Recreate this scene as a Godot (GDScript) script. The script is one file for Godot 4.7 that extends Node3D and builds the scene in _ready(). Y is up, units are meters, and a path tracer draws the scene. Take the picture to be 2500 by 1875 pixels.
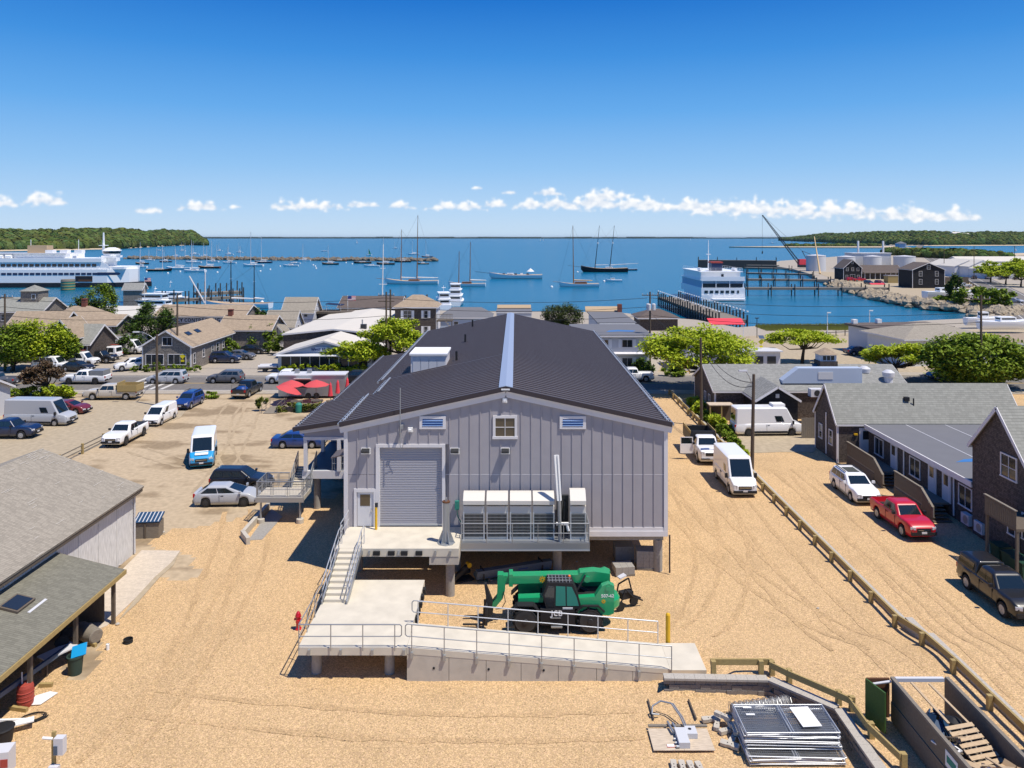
extends Node3D
# Harbour yard seen from the air: y up, metres, -z away from the camera.
const WATER := -1.5
const EYE := 19.7

class MB:
	var v := PackedVector3Array()
	var n := PackedVector3Array()
	var c := PackedColorArray()
	var tint := false
	var col := Color(1, 1, 1)
	func tri(a: Vector3, b: Vector3, d: Vector3) -> void:
		var m := (d - a).cross(b - a).normalized()
		v.append(a); v.append(b); v.append(d)
		n.append(m); n.append(m); n.append(m)
		if tint:
			c.append(col); c.append(col); c.append(col)
	func quad(a: Vector3, b: Vector3, d: Vector3, e: Vector3) -> void:
		tri(a, b, d)
		tri(a, d, e)
	func face(o: Vector3, u: Vector3, w: Vector3) -> void:
		quad(o - u - w, o - u + w, o + u + w, o + u - w)
	func box(o: Vector3, s: Vector3, b := Basis.IDENTITY) -> MB:
		var x := b.x * s.x * 0.5
		var y := b.y * s.y * 0.5
		var z := b.z * s.z * 0.5
		face(o + x, y, z); face(o - x, z, y)
		face(o + y, z, x); face(o - y, x, z)
		face(o + z, x, y); face(o - z, y, x)
		return self
	func block(lo: Vector3, hi: Vector3) -> MB:
		return box((lo + hi) * 0.5, (hi - lo).abs())
	func beam(a: Vector3, b: Vector3, w: float, h: float, up := Vector3.UP) -> MB:
		var d := (b - a)
		var l := d.length()
		if l < 1e-4: return self
		var x := d / l
		if absf(x.dot(up)) > 0.98: up = Vector3(0.3, 0, 1)
		var z := x.cross(up).normalized()
		return box((a + b) * 0.5, Vector3(l, h, w), Basis(x, z.cross(x), z))
	func grid(rows: Array, closed: bool) -> void:
		# smooth sheet through rows of points
		var nr := rows.size()
		var nc: int = rows[0].size()
		var nn := []
		for i in nr:
			var r := PackedVector3Array()
			r.resize(nc)
			nn.append(r)
		var last := nc if closed else nc - 1
		for i in nr - 1:
			for j in last:
				var k := (j + 1) % nc
				var f: Vector3 = (rows[i + 1][j] - rows[i][k]).cross(rows[i + 1][k] - rows[i][j])
				nn[i][j] += f; nn[i][k] += f; nn[i + 1][j] += f; nn[i + 1][k] += f
		for i in nr - 1:
			for j in last:
				var k := (j + 1) % nc
				for q in [[i, j], [i, k], [i + 1, k], [i, j], [i + 1, k], [i + 1, j]]:
					v.append(rows[q[0]][q[1]])
					n.append(nn[q[0]][q[1]].normalized())
					if tint: c.append(col)
	func ring_cap(ring, flip: bool) -> void:
		var o := Vector3.ZERO
		for p in ring: o += p
		o /= ring.size()
		for j in ring.size():
			var k: int = (j + 1) % ring.size()
			if flip: tri(o, ring[k], ring[j])
			else: tri(o, ring[j], ring[k])
	func tube(a: Vector3, b: Vector3, r0: float, r1 := -1.0, k := 6, caps := true) -> MB:
		if r1 < 0.0: r1 = r0
		var x := (b - a).normalized()
		var u := x.cross(Vector3.UP if absf(x.y) < 0.9 else Vector3.RIGHT).normalized()
		var w := x.cross(u)
		var ra := PackedVector3Array()
		var rb := PackedVector3Array()
		for i in k:
			var t := -TAU * i / k
			var d := u * cos(t) + w * sin(t)
			ra.append(a + d * r0)
			rb.append(b + d * r1)
		grid([ra, rb], true)
		if caps:
			ring_cap(ra, true)
			ring_cap(rb, false)
		return self
	func path(pts, r: float, k := 5) -> MB:
		for i in pts.size() - 1: tube(pts[i], pts[i + 1], r, r, k, false)
		return self
	func lathe(prof: Array, k := 12, o := Vector3.ZERO, b := Basis.IDENTITY) -> MB:
		# profile of (radius, height) from bottom to top
		var rows := []
		for p in prof:
			var r := PackedVector3Array()
			for i in k:
				var t := TAU * i / k
				r.append(o + b * Vector3(cos(t) * p.x, p.y, sin(t) * p.x))
			rows.append(r)
		for i in rows.size() - 1: grid([rows[i], rows[i + 1]], true)
		ring_cap(rows[0], true)
		ring_cap(rows[-1], false)
		return self
	func prism(poly: PackedVector2Array, o: Vector3, ax: Vector3, ay: Vector3, az: Vector3) -> MB:
		# polygon in the plane ax, ay pushed along az
		if Geometry2D.is_polygon_clockwise(poly):
			poly = poly.duplicate()
			poly.reverse()
		var flip := ax.cross(ay).dot(az) < 0.0
		var idx := Geometry2D.triangulate_polygon(poly)
		var lo := PackedVector3Array()
		var hi := PackedVector3Array()
		for p in poly:
			lo.append(o + ax * p.x + ay * p.y)
			hi.append(o + ax * p.x + ay * p.y + az)
		for t in range(0, idx.size(), 3):
			var a := idx[t]; var b := idx[t + 1]; var d := idx[t + 2]
			if (poly[b] - poly[a]).cross(poly[d] - poly[a]) < 0.0:
				var s := b; b = d; d = s
			if flip:
				tri(hi[a], hi[b], hi[d]); tri(lo[a], lo[d], lo[b])
			else:
				tri(hi[a], hi[d], hi[b]); tri(lo[a], lo[b], lo[d])
		for i in poly.size():
			var j := (i + 1) % poly.size()
			if flip: quad(lo[j], hi[j], hi[i], lo[i])
			else: quad(lo[i], hi[i], hi[j], lo[j])
		return self
	func slab(poly: PackedVector2Array, y0: float, y1: float) -> MB:
		# ground plan (x, z) between two heights
		var q := PackedVector2Array()
		for p in poly: q.append(Vector2(p.x, -p.y))
		return prism(q, Vector3(0, y0, 0), Vector3.RIGHT, Vector3(0, 0, -1), Vector3(0, y1 - y0, 0))
	func mesh() -> ArrayMesh:
		var a := []
		a.resize(Mesh.ARRAY_MAX)
		a[Mesh.ARRAY_VERTEX] = v
		a[Mesh.ARRAY_NORMAL] = n
		if tint: a[Mesh.ARRAY_COLOR] = c
		var m := ArrayMesh.new()
		if v.size(): m.add_surface_from_arrays(Mesh.PRIMITIVE_TRIANGLES, a)
		return m

func V(x: float, y: float, z: float) -> Vector3:
	return Vector3(x, y, z)

func plan(a: Array) -> PackedVector2Array:
	# x, y pairs
	var p := PackedVector2Array()
	for i in range(0, a.size(), 2): p.append(Vector2(a[i], a[i + 1]))
	return p

var M := {}
var T := {}
var taken := {}
var rng := RandomNumberGenerator.new()
var noise := FastNoiseLite.new()

func numbered(called: String) -> String:
	if not taken.has(called):
		taken[called] = 0
		return called
	taken[called] += 1
	return "%s_%03d" % [called, taken[called]]

func tag(o: Node, label: String, category: String, group := "") -> void:
	o.set_meta("label", label)
	o.set_meta("category", category)
	if group: o.set_meta("group", group)

func thing(called: String, label: String, category: String, at := Vector3.ZERO, turn := 0.0, group := "") -> Node3D:
	var o := Node3D.new()
	o.name = numbered(called)
	add_child(o)
	o.position = at
	o.rotation.y = deg_to_rad(turn)
	tag(o, label, category, group)
	return o

func part(parent: Node3D, called: String, mb, m: Material, at := Vector3.ZERO) -> MeshInstance3D:
	var o := MeshInstance3D.new()
	o.name = numbered(called) if parent == self else called
	o.mesh = mb.mesh() if mb is MB else mb
	o.material_override = m
	o.position = at
	parent.add_child(o, true)
	return o

func node(parent: Node3D, called: String, at := Vector3.ZERO) -> Node3D:
	var o := Node3D.new()
	o.name = called
	o.position = at
	parent.add_child(o, true)
	return o

func setting(called: String, mb, m: Material, kind := "structure") -> MeshInstance3D:
	var o := part(self, called, mb, m)
	o.set_meta("kind", kind)
	return o

func single(called: String, label: String, category: String, mb, m: Material, group := "") -> MeshInstance3D:
	var o := part(self, called, mb, m)
	tag(o, label, category, group)
	return o

func bx(o: Vector3, s: Vector3, b := Basis.IDENTITY) -> MB:
	return MB.new().box(o, s, b)

func lin(r: float, g: float, b: float) -> Color:
	return Color(r, g, b).linear_to_srgb()

func copy(o: Node3D, at: Vector3, turn := 0.0, label := "", group := "") -> Node3D:
	var k := o.duplicate()
	k.name = numbered(String(o.name).rstrip("_0123456789"))
	add_child(k)
	k.position = at
	k.rotation.y = deg_to_rad(turn)
	if label: k.set_meta("label", label)
	if group: k.set_meta("group", group)
	return k

# ---------- textures and materials ----------
func tex_noise(size: int, lo: float, hi: float, freq: float, oct := 4, kind := FastNoiseLite.TYPE_SIMPLEX_SMOOTH, sx := 1.0, sy := 1.0, seed_ := 3) -> ImageTexture:
	var f := FastNoiseLite.new()
	f.seed = seed_
	f.noise_type = kind
	f.frequency = freq
	f.fractal_octaves = oct
	var im := Image.create(size, size, true, Image.FORMAT_RGB8)
	var raw := PackedFloat32Array()
	raw.resize(size * size)
	var a := 1e9
	var b := -1e9
	var band := size / 4
	for y in size:
		for x in size:
			# blend the borders so that the texture repeats without a seam
			var q := f.get_noise_2d(x * sx, y * sy)
			if x >= size - band:
				var t := float(x - size + band) / band
				q = lerpf(q, f.get_noise_2d((x - size) * sx, y * sy), t)
			raw[y * size + x] = q
	for y in range(size - band, size):
		var t := float(y - size + band) / band
		for x in size:
			raw[y * size + x] = lerpf(raw[y * size + x], f.get_noise_2d(x * sx, (y - size) * sy), t * (1.0 if x < size - band else 0.7))
	for q in raw:
		a = minf(a, q)
		b = maxf(b, q)
	for y in size:
		for x in size:
			var q := lo + (hi - lo) * (raw[y * size + x] - a) / (b - a)
			im.set_pixel(x, y, Color(q, q, q).linear_to_srgb())
	im.generate_mipmaps()
	return ImageTexture.create_from_image(im)

func tex_rows(size: int, rows: int, cols: int, lo: float, hi: float, line: float, stagger := true, seed_ := 5) -> ImageTexture:
	# courses of shingles or boards: one tone each, a thin dark joint
	var r := RandomNumberGenerator.new()
	r.seed = seed_
	var im := Image.create(size, size, true, Image.FORMAT_RGB8)
	var rh := size / rows
	for i in rows:
		var x := 0
		var off := r.randi_range(0, size / cols) if stagger else 0
		while x < size:
			var w := maxi(2, int(size / float(cols) * r.randf_range(0.7, 1.3)))
			var q := r.randf_range(lo, hi)
			for k in w: 
				for y in rh:
					var s := q * (line if y < maxi(1, rh / 8) or k == 0 else 1.0)
					im.set_pixel((x + k + off) % size, i * rh + y, Color(s, s, s).linear_to_srgb())
			x += w
	im.generate_mipmaps()
	return ImageTexture.create_from_image(im)

func tex_chips(size: int) -> ImageTexture:
	# loose flat chips lying every way over each other
	var r := RandomNumberGenerator.new()
	r.seed = 44
	var im := Image.create(size, size, true, Image.FORMAT_RGB8)
	im.fill(Color(0.62, 0.6, 0.57).linear_to_srgb())
	for k in 26000:
		var t := r.randf_range(0.5, 1.0)
		if r.randf() < 0.12: t *= 0.62
		var w := r.randi_range(2, 6)
		var c := Color(t, t * r.randf_range(0.93, 1.0), t * r.randf_range(0.84, 1.0)).linear_to_srgb()
		im.fill_rect(Rect2i(r.randi_range(0, size - 6), r.randi_range(0, size - 6), w, 8 - w), c)
	im.generate_mipmaps()
	return ImageTexture.create_from_image(im)

func mat(key: String, c: Color, rough := 0.8, o := {}) -> StandardMaterial3D:
	var m := StandardMaterial3D.new()
	m.resource_name = key
	m.albedo_color = c
	m.roughness = rough
	m.metallic_specular = o.get("spec", 0.4)
	m.metallic = o.get("metal", 0.0)
	if o.has("tex"):
		m.albedo_texture = T[o.tex]
		m.uv1_triplanar = true
		m.uv1_world_triplanar = o.get("world", false)
		var s = o.get("size", 1.0)
		m.uv1_scale = V(1.0 / s, 1.0 / s, 1.0 / s) if s is float or s is int else V(1.0 / s.x, 1.0 / s.y, 1.0 / s.z)
		m.uv1_triplanar_sharpness = 8.0
	if o.has("bump"):
		m.heightmap_enabled = true
		m.heightmap_texture = T[o.bump]
		m.heightmap_scale = o.get("depth", 1.0)
		if not o.has("tex"):
			m.uv1_triplanar = true
			m.uv1_world_triplanar = o.get("world", false)
			var s: float = o.get("size", 1.0)
			m.uv1_scale = V(1.0 / s, 1.0 / s, 1.0 / s)
	if o.get("vc", false): m.vertex_color_use_as_albedo = true
	if o.has("coat"):
		m.clearcoat_enabled = true
		m.clearcoat = o.coat
		m.clearcoat_roughness = 0.05
	if o.has("back"):
		m.backlight_enabled = true
		m.backlight = o.back
	M[key] = m
	return m

func make_materials() -> void:
	T.chips = tex_chips(512)
	T.dirt = tex_noise(512, 0.72, 1.0, 0.02, 5)
	T.fine = tex_noise(256, 0.78, 1.0, 0.25, 2)
	T.cloudy = tex_noise(256, 0.93, 1.0, 0.012, 4)
	T.stain = tex_noise(512, 0.8, 1.0, 0.012, 5)
	T.grain = tex_noise(256, 0.6, 1.0, 0.06, 3, FastNoiseLite.TYPE_SIMPLEX_SMOOTH, 0.25, 2.2)
	T.grain_up = tex_noise(256, 0.6, 1.0, 0.06, 3, FastNoiseLite.TYPE_SIMPLEX_SMOOTH, 2.2, 0.25)
	T.shingle = tex_rows(512, 32, 26, 0.5, 1.0, 0.35)
	T.roof = tex_rows(512, 32, 16, 0.78, 1.0, 0.55)
	T.pavers = tex_rows(256, 16, 12, 0.85, 1.0, 0.75)
	T.wave = tex_noise(512, 0.0, 1.0, 0.022, 4, FastNoiseLite.TYPE_SIMPLEX_SMOOTH, 1.0, 1.0, 9)
	T.ripple = tex_noise(512, 0.72, 1.0, 0.03, 4, FastNoiseLite.TYPE_SIMPLEX_SMOOTH, 0.5, 1.6, 12)
	T.rock = tex_noise(256, 0.5, 1.0, 0.05, 4)
	# ground
	mat("chips", lin(0.79, 0.56, 0.315), 0.95, {"tex": "chips", "bump": "chips", "depth": 0.9, "size": 6.0, "world": true, "vc": true, "spec": 0.2})
	mat("sandy_dirt", lin(0.53, 0.415, 0.275), 0.95, {"tex": "dirt", "bump": "fine", "depth": 0.25, "size": 6.0, "world": true, "vc": true, "spec": 0.2})
	mat("asphalt", lin(0.2, 0.185, 0.17), 0.9, {"tex": "dirt", "size": 9.0, "world": true, "spec": 0.3})
	mat("old_asphalt", lin(0.47, 0.385, 0.265), 0.9, {"tex": "dirt", "size": 7.0, "world": true, "spec": 0.3, "vc": true})
	mat("side_walk", lin(0.44, 0.385, 0.31), 0.9, {"tex": "dirt", "size": 5.0, "world": true})
	mat("line_white", lin(0.62, 0.6, 0.56), 0.8, {"tex": "dirt", "size": 1.5, "world": true})
	mat("line_yellow", lin(0.6, 0.4, 0.12), 0.8, {"tex": "dirt", "size": 1.5, "world": true})
	mat("beach", lin(0.6, 0.48, 0.33), 0.95, {"tex": "dirt", "size": 8.0, "world": true})
	mat("field", lin(0.13, 0.17, 0.05), 0.95, {"tex": "dirt", "size": 8.0, "world": true})
	mat("pavers", lin(0.62, 0.53, 0.42), 0.9, {"tex": "pavers", "size": 2.2, "world": true})
	# building stuff
	mat("concrete", lin(0.55, 0.5, 0.42), 0.85, {"tex": "stain", "size": 4.0})
	mat("concrete_grey", lin(0.36, 0.34, 0.31), 0.9, {"tex": "dirt", "bump": "fine", "depth": 0.3, "size": 2.0})
	mat("deck_concrete", lin(0.68, 0.62, 0.505), 0.85, {"tex": "stain", "size": 8.0})
	mat("block", lin(0.3, 0.275, 0.25), 0.95, {"tex": "rock", "bump": "rock", "depth": 1.0, "size": 0.8})
	mat("block_cap", lin(0.5, 0.46, 0.4), 0.9, {"tex": "dirt", "size": 1.0})
	mat("lilac_board", lin(0.385, 0.365, 0.385), 0.75, {"tex": "cloudy", "size": 4.0})
	mat("white_trim", lin(0.72, 0.7, 0.7), 0.6, {"tex": "cloudy", "size": 3.0})
	mat("roof_metal", lin(0.14, 0.12, 0.125), 0.42, {"spec": 0.5, "metal": 0.15, "tex": "cloudy", "size": 5.0})
	mat("roof_trim", lin(0.05, 0.04, 0.045), 0.5)
	mat("ridge_cap", lin(0.34, 0.4, 0.52), 0.45, {"metal": 0.2})
	mat("galvanised", lin(0.42, 0.44, 0.46), 0.4, {"metal": 0.55, "tex": "fine", "size": 1.0})
	mat("steel_light", lin(0.55, 0.57, 0.6), 0.35, {"metal": 0.4})
	mat("roller", lin(0.36, 0.355, 0.385), 0.5, {"metal": 0.1})
	mat("black_rubber", lin(0.02, 0.02, 0.021), 0.8)
	mat("dark_metal", lin(0.04, 0.042, 0.045), 0.5, {"metal": 0.3})
	mat("unit_cream", lin(0.66, 0.63, 0.57), 0.55)
	mat("coil", lin(0.045, 0.045, 0.045), 0.6)
	mat("yellow_paint", lin(0.72, 0.42, 0.02), 0.5)
	mat("window_glass", lin(0.02, 0.026, 0.032), 0.08, {"spec": 0.6})
	mat("brown_glass", lin(0.1, 0.075, 0.045), 0.12, {"spec": 0.6})
	mat("louvre_blue", lin(0.16, 0.27, 0.5), 0.5)
	mat("shingle_dark", lin(0.13, 0.105, 0.09), 0.9, {"tex": "shingle", "bump": "shingle", "depth": 0.5, "size": 3.6})
	mat("shingle_grey", lin(0.31, 0.275, 0.24), 0.9, {"tex": "shingle", "bump": "shingle", "depth": 0.5, "size": 3.6})
	mat("black_boards", lin(0.02, 0.02, 0.024), 0.8, {"tex": "shingle", "size": 5.0})
	mat("roof_tan", lin(0.4, 0.31, 0.22), 0.95, {"tex": "roof", "size": 6.0})
	mat("roof_grey", lin(0.3, 0.3, 0.28), 0.95, {"tex": "roof", "size": 5.0})
	mat("roof_sage", lin(0.31, 0.31, 0.275), 0.95, {"tex": "roof", "size": 5.0})
	mat("roof_brown", lin(0.15, 0.12, 0.105), 0.95, {"tex": "roof", "size": 5.0})
	mat("roof_barn", lin(0.36, 0.32, 0.26), 0.95, {"tex": "roof", "size": 4.2, "bump": "roof", "depth": 0.5})
	mat("roof_shed", lin(0.22, 0.21, 0.165), 0.95, {"tex": "roof", "size": 4.2, "bump": "roof", "depth": 0.5})
	mat("roof_white", lin(0.62, 0.58, 0.51), 0.8, {"tex": "cloudy", "size": 9.0})
	mat("roof_flat", lin(0.16, 0.163, 0.178), 0.85, {"tex": "cloudy", "size": 6.0})
	mat("patch_blue", lin(0.05, 0.2, 0.5), 0.7, {"tex": "dirt", "size": 1.0})
	mat("white_wall", lin(0.66, 0.66, 0.68), 0.7, {"tex": "cloudy", "size": 3.0})
	mat("barn_white", lin(0.8, 0.79, 0.77), 0.8, {"tex": "grain_up", "size": 3.0})
	mat("siding_blue", lin(0.4, 0.47, 0.58), 0.7)
	mat("siding_pale", lin(0.55, 0.56, 0.58), 0.7)
	mat("timber", lin(0.46, 0.34, 0.14), 0.85, {"tex": "grain", "size": 1.2})
	mat("wood_grey", lin(0.27, 0.235, 0.19), 0.9, {"tex": "grain", "size": 1.5})
	mat("wood_old", lin(0.16, 0.13, 0.1), 0.9, {"tex": "grain_up", "size": 1.5})
	mat("wood_fresh", lin(0.62, 0.46, 0.29), 0.85, {"tex": "grain", "size": 0.8})
	mat("plywood", lin(0.68, 0.56, 0.42), 0.85, {"tex": "grain", "size": 2.0})
	mat("pole_wood", lin(0.14, 0.105, 0.075), 0.9, {"tex": "grain_up", "size": 2.0})
	mat("brick_red", lin(0.2, 0.07, 0.05), 0.9)
	mat("wire", lin(0.02, 0.02, 0.022), 0.7)
	mat("pile_wood", lin(0.06, 0.06, 0.055), 0.9)
	mat("rock", lin(0.46, 0.38, 0.27), 0.95, {"tex": "rock", "bump": "rock", "depth": 3.0, "size": 2.0})
	mat("rock_dark", lin(0.22, 0.19, 0.15), 0.95, {"tex": "rock", "size": 3.0})
	mat("bark", lin(0.075, 0.058, 0.042), 0.95, {"tex": "grain_up", "size": 1.0})
	# boats, vehicles
	mat("hull_white", lin(0.86, 0.86, 0.86), 0.35, {"spec": 0.5})
	mat("hull_black", lin(0.015, 0.016, 0.02), 0.4)
	mat("hull_navy", lin(0.02, 0.035, 0.09), 0.35)
	mat("hull_red", lin(0.16, 0.05, 0.035), 0.5)
	mat("deck_tan", lin(0.5, 0.36, 0.22), 0.7)
	mat("varnish", lin(0.27, 0.13, 0.06), 0.5)
	mat("sail_cover", lin(0.7, 0.7, 0.7), 0.8)
	mat("sail_tan", lin(0.6, 0.42, 0.22), 0.8)
	mat("navy_cloth", lin(0.012, 0.025, 0.07), 0.85)
	mat("tyre", lin(0.022, 0.021, 0.02), 0.85)
	mat("rim", lin(0.42, 0.43, 0.45), 0.35, {"metal": 0.6})
	mat("rim_dark", lin(0.05, 0.05, 0.052), 0.45, {"metal": 0.3})
	mat("car_glass", lin(0.012, 0.02, 0.024), 0.04, {"spec": 0.7})
	mat("plastic_black", lin(0.018, 0.018, 0.02), 0.6)
	mat("lamp_clear", lin(0.55, 0.57, 0.6), 0.1, {"spec": 0.7})
	mat("lamp_red", lin(0.42, 0.01, 0.015), 0.2)
	mat("lamp_orange", lin(0.75, 0.16, 0.02), 0.3)
	mat("plate", lin(0.6, 0.6, 0.62), 0.5)
	mat("chrome", lin(0.6, 0.6, 0.62), 0.12, {"metal": 1.0})
	for q in [["white", 0.84, 0.84, 0.84], ["cream", 0.55, 0.5, 0.42], ["silver", 0.44, 0.455, 0.48], ["grey", 0.1, 0.105, 0.12], ["black", 0.012, 0.013, 0.016],
			["navy", 0.008, 0.02, 0.065], ["blue", 0.012, 0.045, 0.2], ["teal_blue", 0.01, 0.3, 0.62], ["red", 0.5, 0.008, 0.02], ["maroon", 0.16, 0.02, 0.025], ["green", 0.008, 0.31, 0.12], ["olive_black", 0.012, 0.012, 0.012]]:
		mat("paint_" + q[0], lin(q[1], q[2], q[3]), 0.35, {"spec": 0.5, "coat": 0.6})
	mat("cloth_red", lin(0.7, 0.11, 0.12), 0.85, {"back": lin(0.5, 0.08, 0.08)})
	mat("red_roof", lin(0.72, 0.06, 0.08), 0.6)
	mat("teal_can", lin(0.03, 0.22, 0.17), 0.6)
	mat("steel_blue", lin(0.1, 0.14, 0.2), 0.55, {"tex": "dirt", "size": 1.5})
	mat("dumpster_brown", lin(0.2, 0.165, 0.125), 0.75, {"tex": "dirt", "size": 1.5})
	mat("dumpster_green", lin(0.055, 0.12, 0.03), 0.65, {"tex": "dirt", "size": 1.0})
	mat("rust", lin(0.17, 0.075, 0.035), 0.9, {"tex": "rock", "size": 0.6})
	mat("cardboard", lin(0.52, 0.36, 0.2), 0.9)
	mat("tarp_blue", lin(0.02, 0.06, 0.13), 0.5)
	mat("cooler_blue", lin(0.01, 0.05, 0.22), 0.4)
	mat("paper_white", lin(0.78, 0.78, 0.77), 0.7)
	mat("ink_black", lin(0.02, 0.02, 0.025), 0.7)
	mat("ink_blue", lin(0.02, 0.05, 0.2), 0.7)
	mat("sign_white", lin(0.75, 0.77, 0.8), 0.6)
	mat("sign_yellow", lin(0.75, 0.62, 0.02), 0.6)
	mat("barrel_red", lin(0.42, 0.07, 0.05), 0.6, {"tex": "dirt", "size": 0.7})
	mat("bin_green", lin(0.03, 0.055, 0.045), 0.6)
	mat("bin_dark_green", lin(0.012, 0.05, 0.03), 0.6)
	for q in [["lime", 0.42, 0.5, 0.035], ["mid", 0.19, 0.27, 0.025], ["deep", 0.075, 0.13, 0.02], ["brown", 0.13, 0.085, 0.05], ["pine", 0.06, 0.085, 0.018], ["grass", 0.2, 0.22, 0.05]]:
		mat("leaf_" + q[0], lin(q[1], q[2], q[3]), 0.7, {"vc": true, "spec": 0.3, "back": lin(q[1] * 0.8, q[2] * 0.8, q[3] * 0.5)})
	mat("far_wood", lin(0.085, 0.12, 0.036), 0.95, {"vc": true, "spec": 0.1})
	mat("far_coast", lin(0.09, 0.105, 0.05), 0.95, {"spec": 0.1})
	mat("sea", lin(0.001, 0.132, 0.25), 0.25, {"spec": 0.27, "tex": "ripple", "bump": "wave", "depth": 6.0, "size": 14.0, "world": true})

# ---------- the place ----------
func _ready() -> void:
	rng.seed = 11
	noise.seed = 5
	noise.frequency = 0.09
	noise.fractal_octaves = 3
	var cam := Camera3D.new()
	cam.name = "camera"
	add_child(cam)
	cam.position = V(0, EYE, 0)
	cam.projection = Camera3D.PROJECTION_FRUSTUM
	cam.near = 0.5
	cam.far = 40000.0
	cam.size = 0.5 * 1875.0 / 1900.0
	cam.frustum_offset = Vector2(-9.0, -359.5) / 1900.0 * 0.5
	cam.current = true
	var env := Environment.new()
	env.background_mode = Environment.BG_SKY
	env.sky = Sky.new()
	env.sky.sky_material = make_sky()
	env.tonemap_mode = Environment.TONE_MAPPER_LINEAR
	env.tonemap_exposure = 1.1
	env.fog_enabled = true
	env.fog_density = 0.00002
	env.fog_light_color = Color(0.72, 0.82, 0.93)
	env.sdfgi_enabled = true
	env.ssao_enabled = true
	env.ssil_enabled = true
	var we := WorldEnvironment.new()
	we.name = "world_environment"
	we.environment = env
	add_child(we)
	var sun := DirectionalLight3D.new()
	sun.name = "sun"
	sun.light_energy = 1.5
	sun.light_color = lin(1.0, 0.93, 0.82)
	sun.light_angular_distance = 0.5
	sun.shadow_enabled = true
	add_child(sun)
	sun.look_at_from_position(Vector3.ZERO, V(-0.4, -1.0, -0.23), Vector3.FORWARD)
	make_materials()
	build_ground()
	build_main_hall()
	build_docks_and_ramp()
	for step in [build_yard, build_neighbours, build_vehicles, build_town, build_trees, build_poles, build_harbour, build_far_shore]:
		step.call()

func make_sky() -> PanoramaSkyMaterial:
	var w := 4096
	var h := 2048
	var im := Image.create(w, h, false, Image.FORMAT_RGBH)
	# clear air: elevation in degrees and colour
	var air := [[0.0, Color(0.54, 0.68, 0.82)], [2.0, Color(0.43, 0.62, 0.84)], [5.0, Color(0.27, 0.51, 0.82)], [9.0, Color(0.125, 0.375, 0.77)], [13.0, Color(0.05, 0.26, 0.68)], [17.0, Color(0.016, 0.165, 0.57)], [30.0, Color(0.006, 0.1, 0.43)], [90.0, Color(0.005, 0.08, 0.36)]]
	for y in h:
		var el := (0.5 - (y + 0.5) / h) * 180.0
		var c := Color(0.3, 0.38, 0.45)
		for k in air.size() - 1:
			if el > air[k][0] and el <= air[k + 1][0]: c = air[k][1].lerp(air[k + 1][1], (el - air[k][0]) / (air[k + 1][0] - air[k][0]))
		im.fill_rect(Rect2i(0, y, w, 1), c)
	# low banks of cumulus all round, those ahead as in view: azimuth, base, half width, height in degrees
	var banks := [[-33.27, 1.89, 0.67, 1.03], [-31.08, 2.06, 1.3, 1.03], [-25.31, 1.61, 0.94, 0.46], [-22.11, 1.87, 1.38, 0.7], [-19.8, 1.99, 0.4, 0.26], [-15.75, 1.94, 1.88, 1.13], [-14, 2.02, 1.56, 0.79], [-11.09, 2.19, 1.2, 0.53], [-8.35, 2.09, 0.94, 0.71],
		[-4.57, 2.01, 2.13, 0.84], [-1.51, 2.2, 1.11, 0.78], [-0.42, 3.19, 0.69, 0.33], [2.29, 2.11, 2.56, 1.08], [2.32, 3.07, 1.08, 0.69], [5.81, 2.1, 1.72, 1.68], [6.93, 2.75, 1.34, 0.93], [8.99, 2.02, 2.35, 1.19], [12.33, 1.88, 2.44, 1.06], [15.17, 1.69, 2.39, 1.45],
		[18.59, 1.49, 2.98, 1.48], [22.8, 1.33, 2.82, 1.44], [26.43, 1.16, 2.05, 1.21], [28.91, 1.08, 2.08, 0.98], [-2.83, 3.49, 0.45, 0.21]]
	var r := RandomNumberGenerator.new()
	r.seed = 4
	for i in 46: banks.append([r.randf_range(42, 318), r.randf_range(1.5, 2.6), r.randf_range(1.0, 4.0), r.randf_range(0.6, 1.6)])
	var f := FastNoiseLite.new()
	f.frequency = 1.0
	f.fractal_octaves = 5
	f.fractal_gain = 0.5
	for b in banks:
		var x0 := int((b[0] - b[2] * 1.15) / 360.0 * w)
		var x1 := int((b[0] + b[2] * 1.15) / 360.0 * w)
		var y0 := int((0.5 - (b[1] + b[3] * 1.25) / 180.0) * h)
		var y1 := int((0.5 - (b[1] - b[3] * 0.25) / 180.0) * h)
		for y in range(y0, y1 + 1):
			var el := (0.5 - (y + 0.5) / h) * 180.0
			var v: float = (el - b[1]) / b[3]
			for x in range(x0, x1 + 1):
				var az := (x + 0.5) / w * 360.0
				var u: float = (az - b[0]) / b[2]
				var q := f.get_noise_2d(az * 1.1, el * 1.7)
				var bump := f.get_noise_2d(az * 0.75 + 70.0, b[1] * 9.0)
				var top: float = sqrt(maxf(0.0, 1.0 - u * u)) * (0.74 + 0.55 * bump)
				var d: float = minf((top - v) * 2.2, (v + 0.1) * 3.2) + q * 0.95
				var a := clampf(d * 1.35, 0.0, 1.0)
				if a > 0.01:
					a = a * a * (3.0 - 2.0 * a) * 0.92
					var px := ((x % w) + w) % w
					var lit := clampf(0.3 + 0.8 * v + q * 0.9, 0.0, 1.0)
					im.set_pixel(px, y, im.get_pixel(px, y).lerp(Color(0.62, 0.69, 0.8).lerp(Color(1.0, 0.99, 0.97), lit), a))
	var m := PanoramaSkyMaterial.new()
	m.panorama = ImageTexture.create_from_image(im)
	m.energy_multiplier = 1.0
	return m

# retaining wall line: the strip of yard beyond it lies higher
const WALL := [Vector2(6.4, -33.55), Vector2(10.85, -33.4), Vector2(12.9, -31.35), Vector2(13.0, -22.0)]

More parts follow.
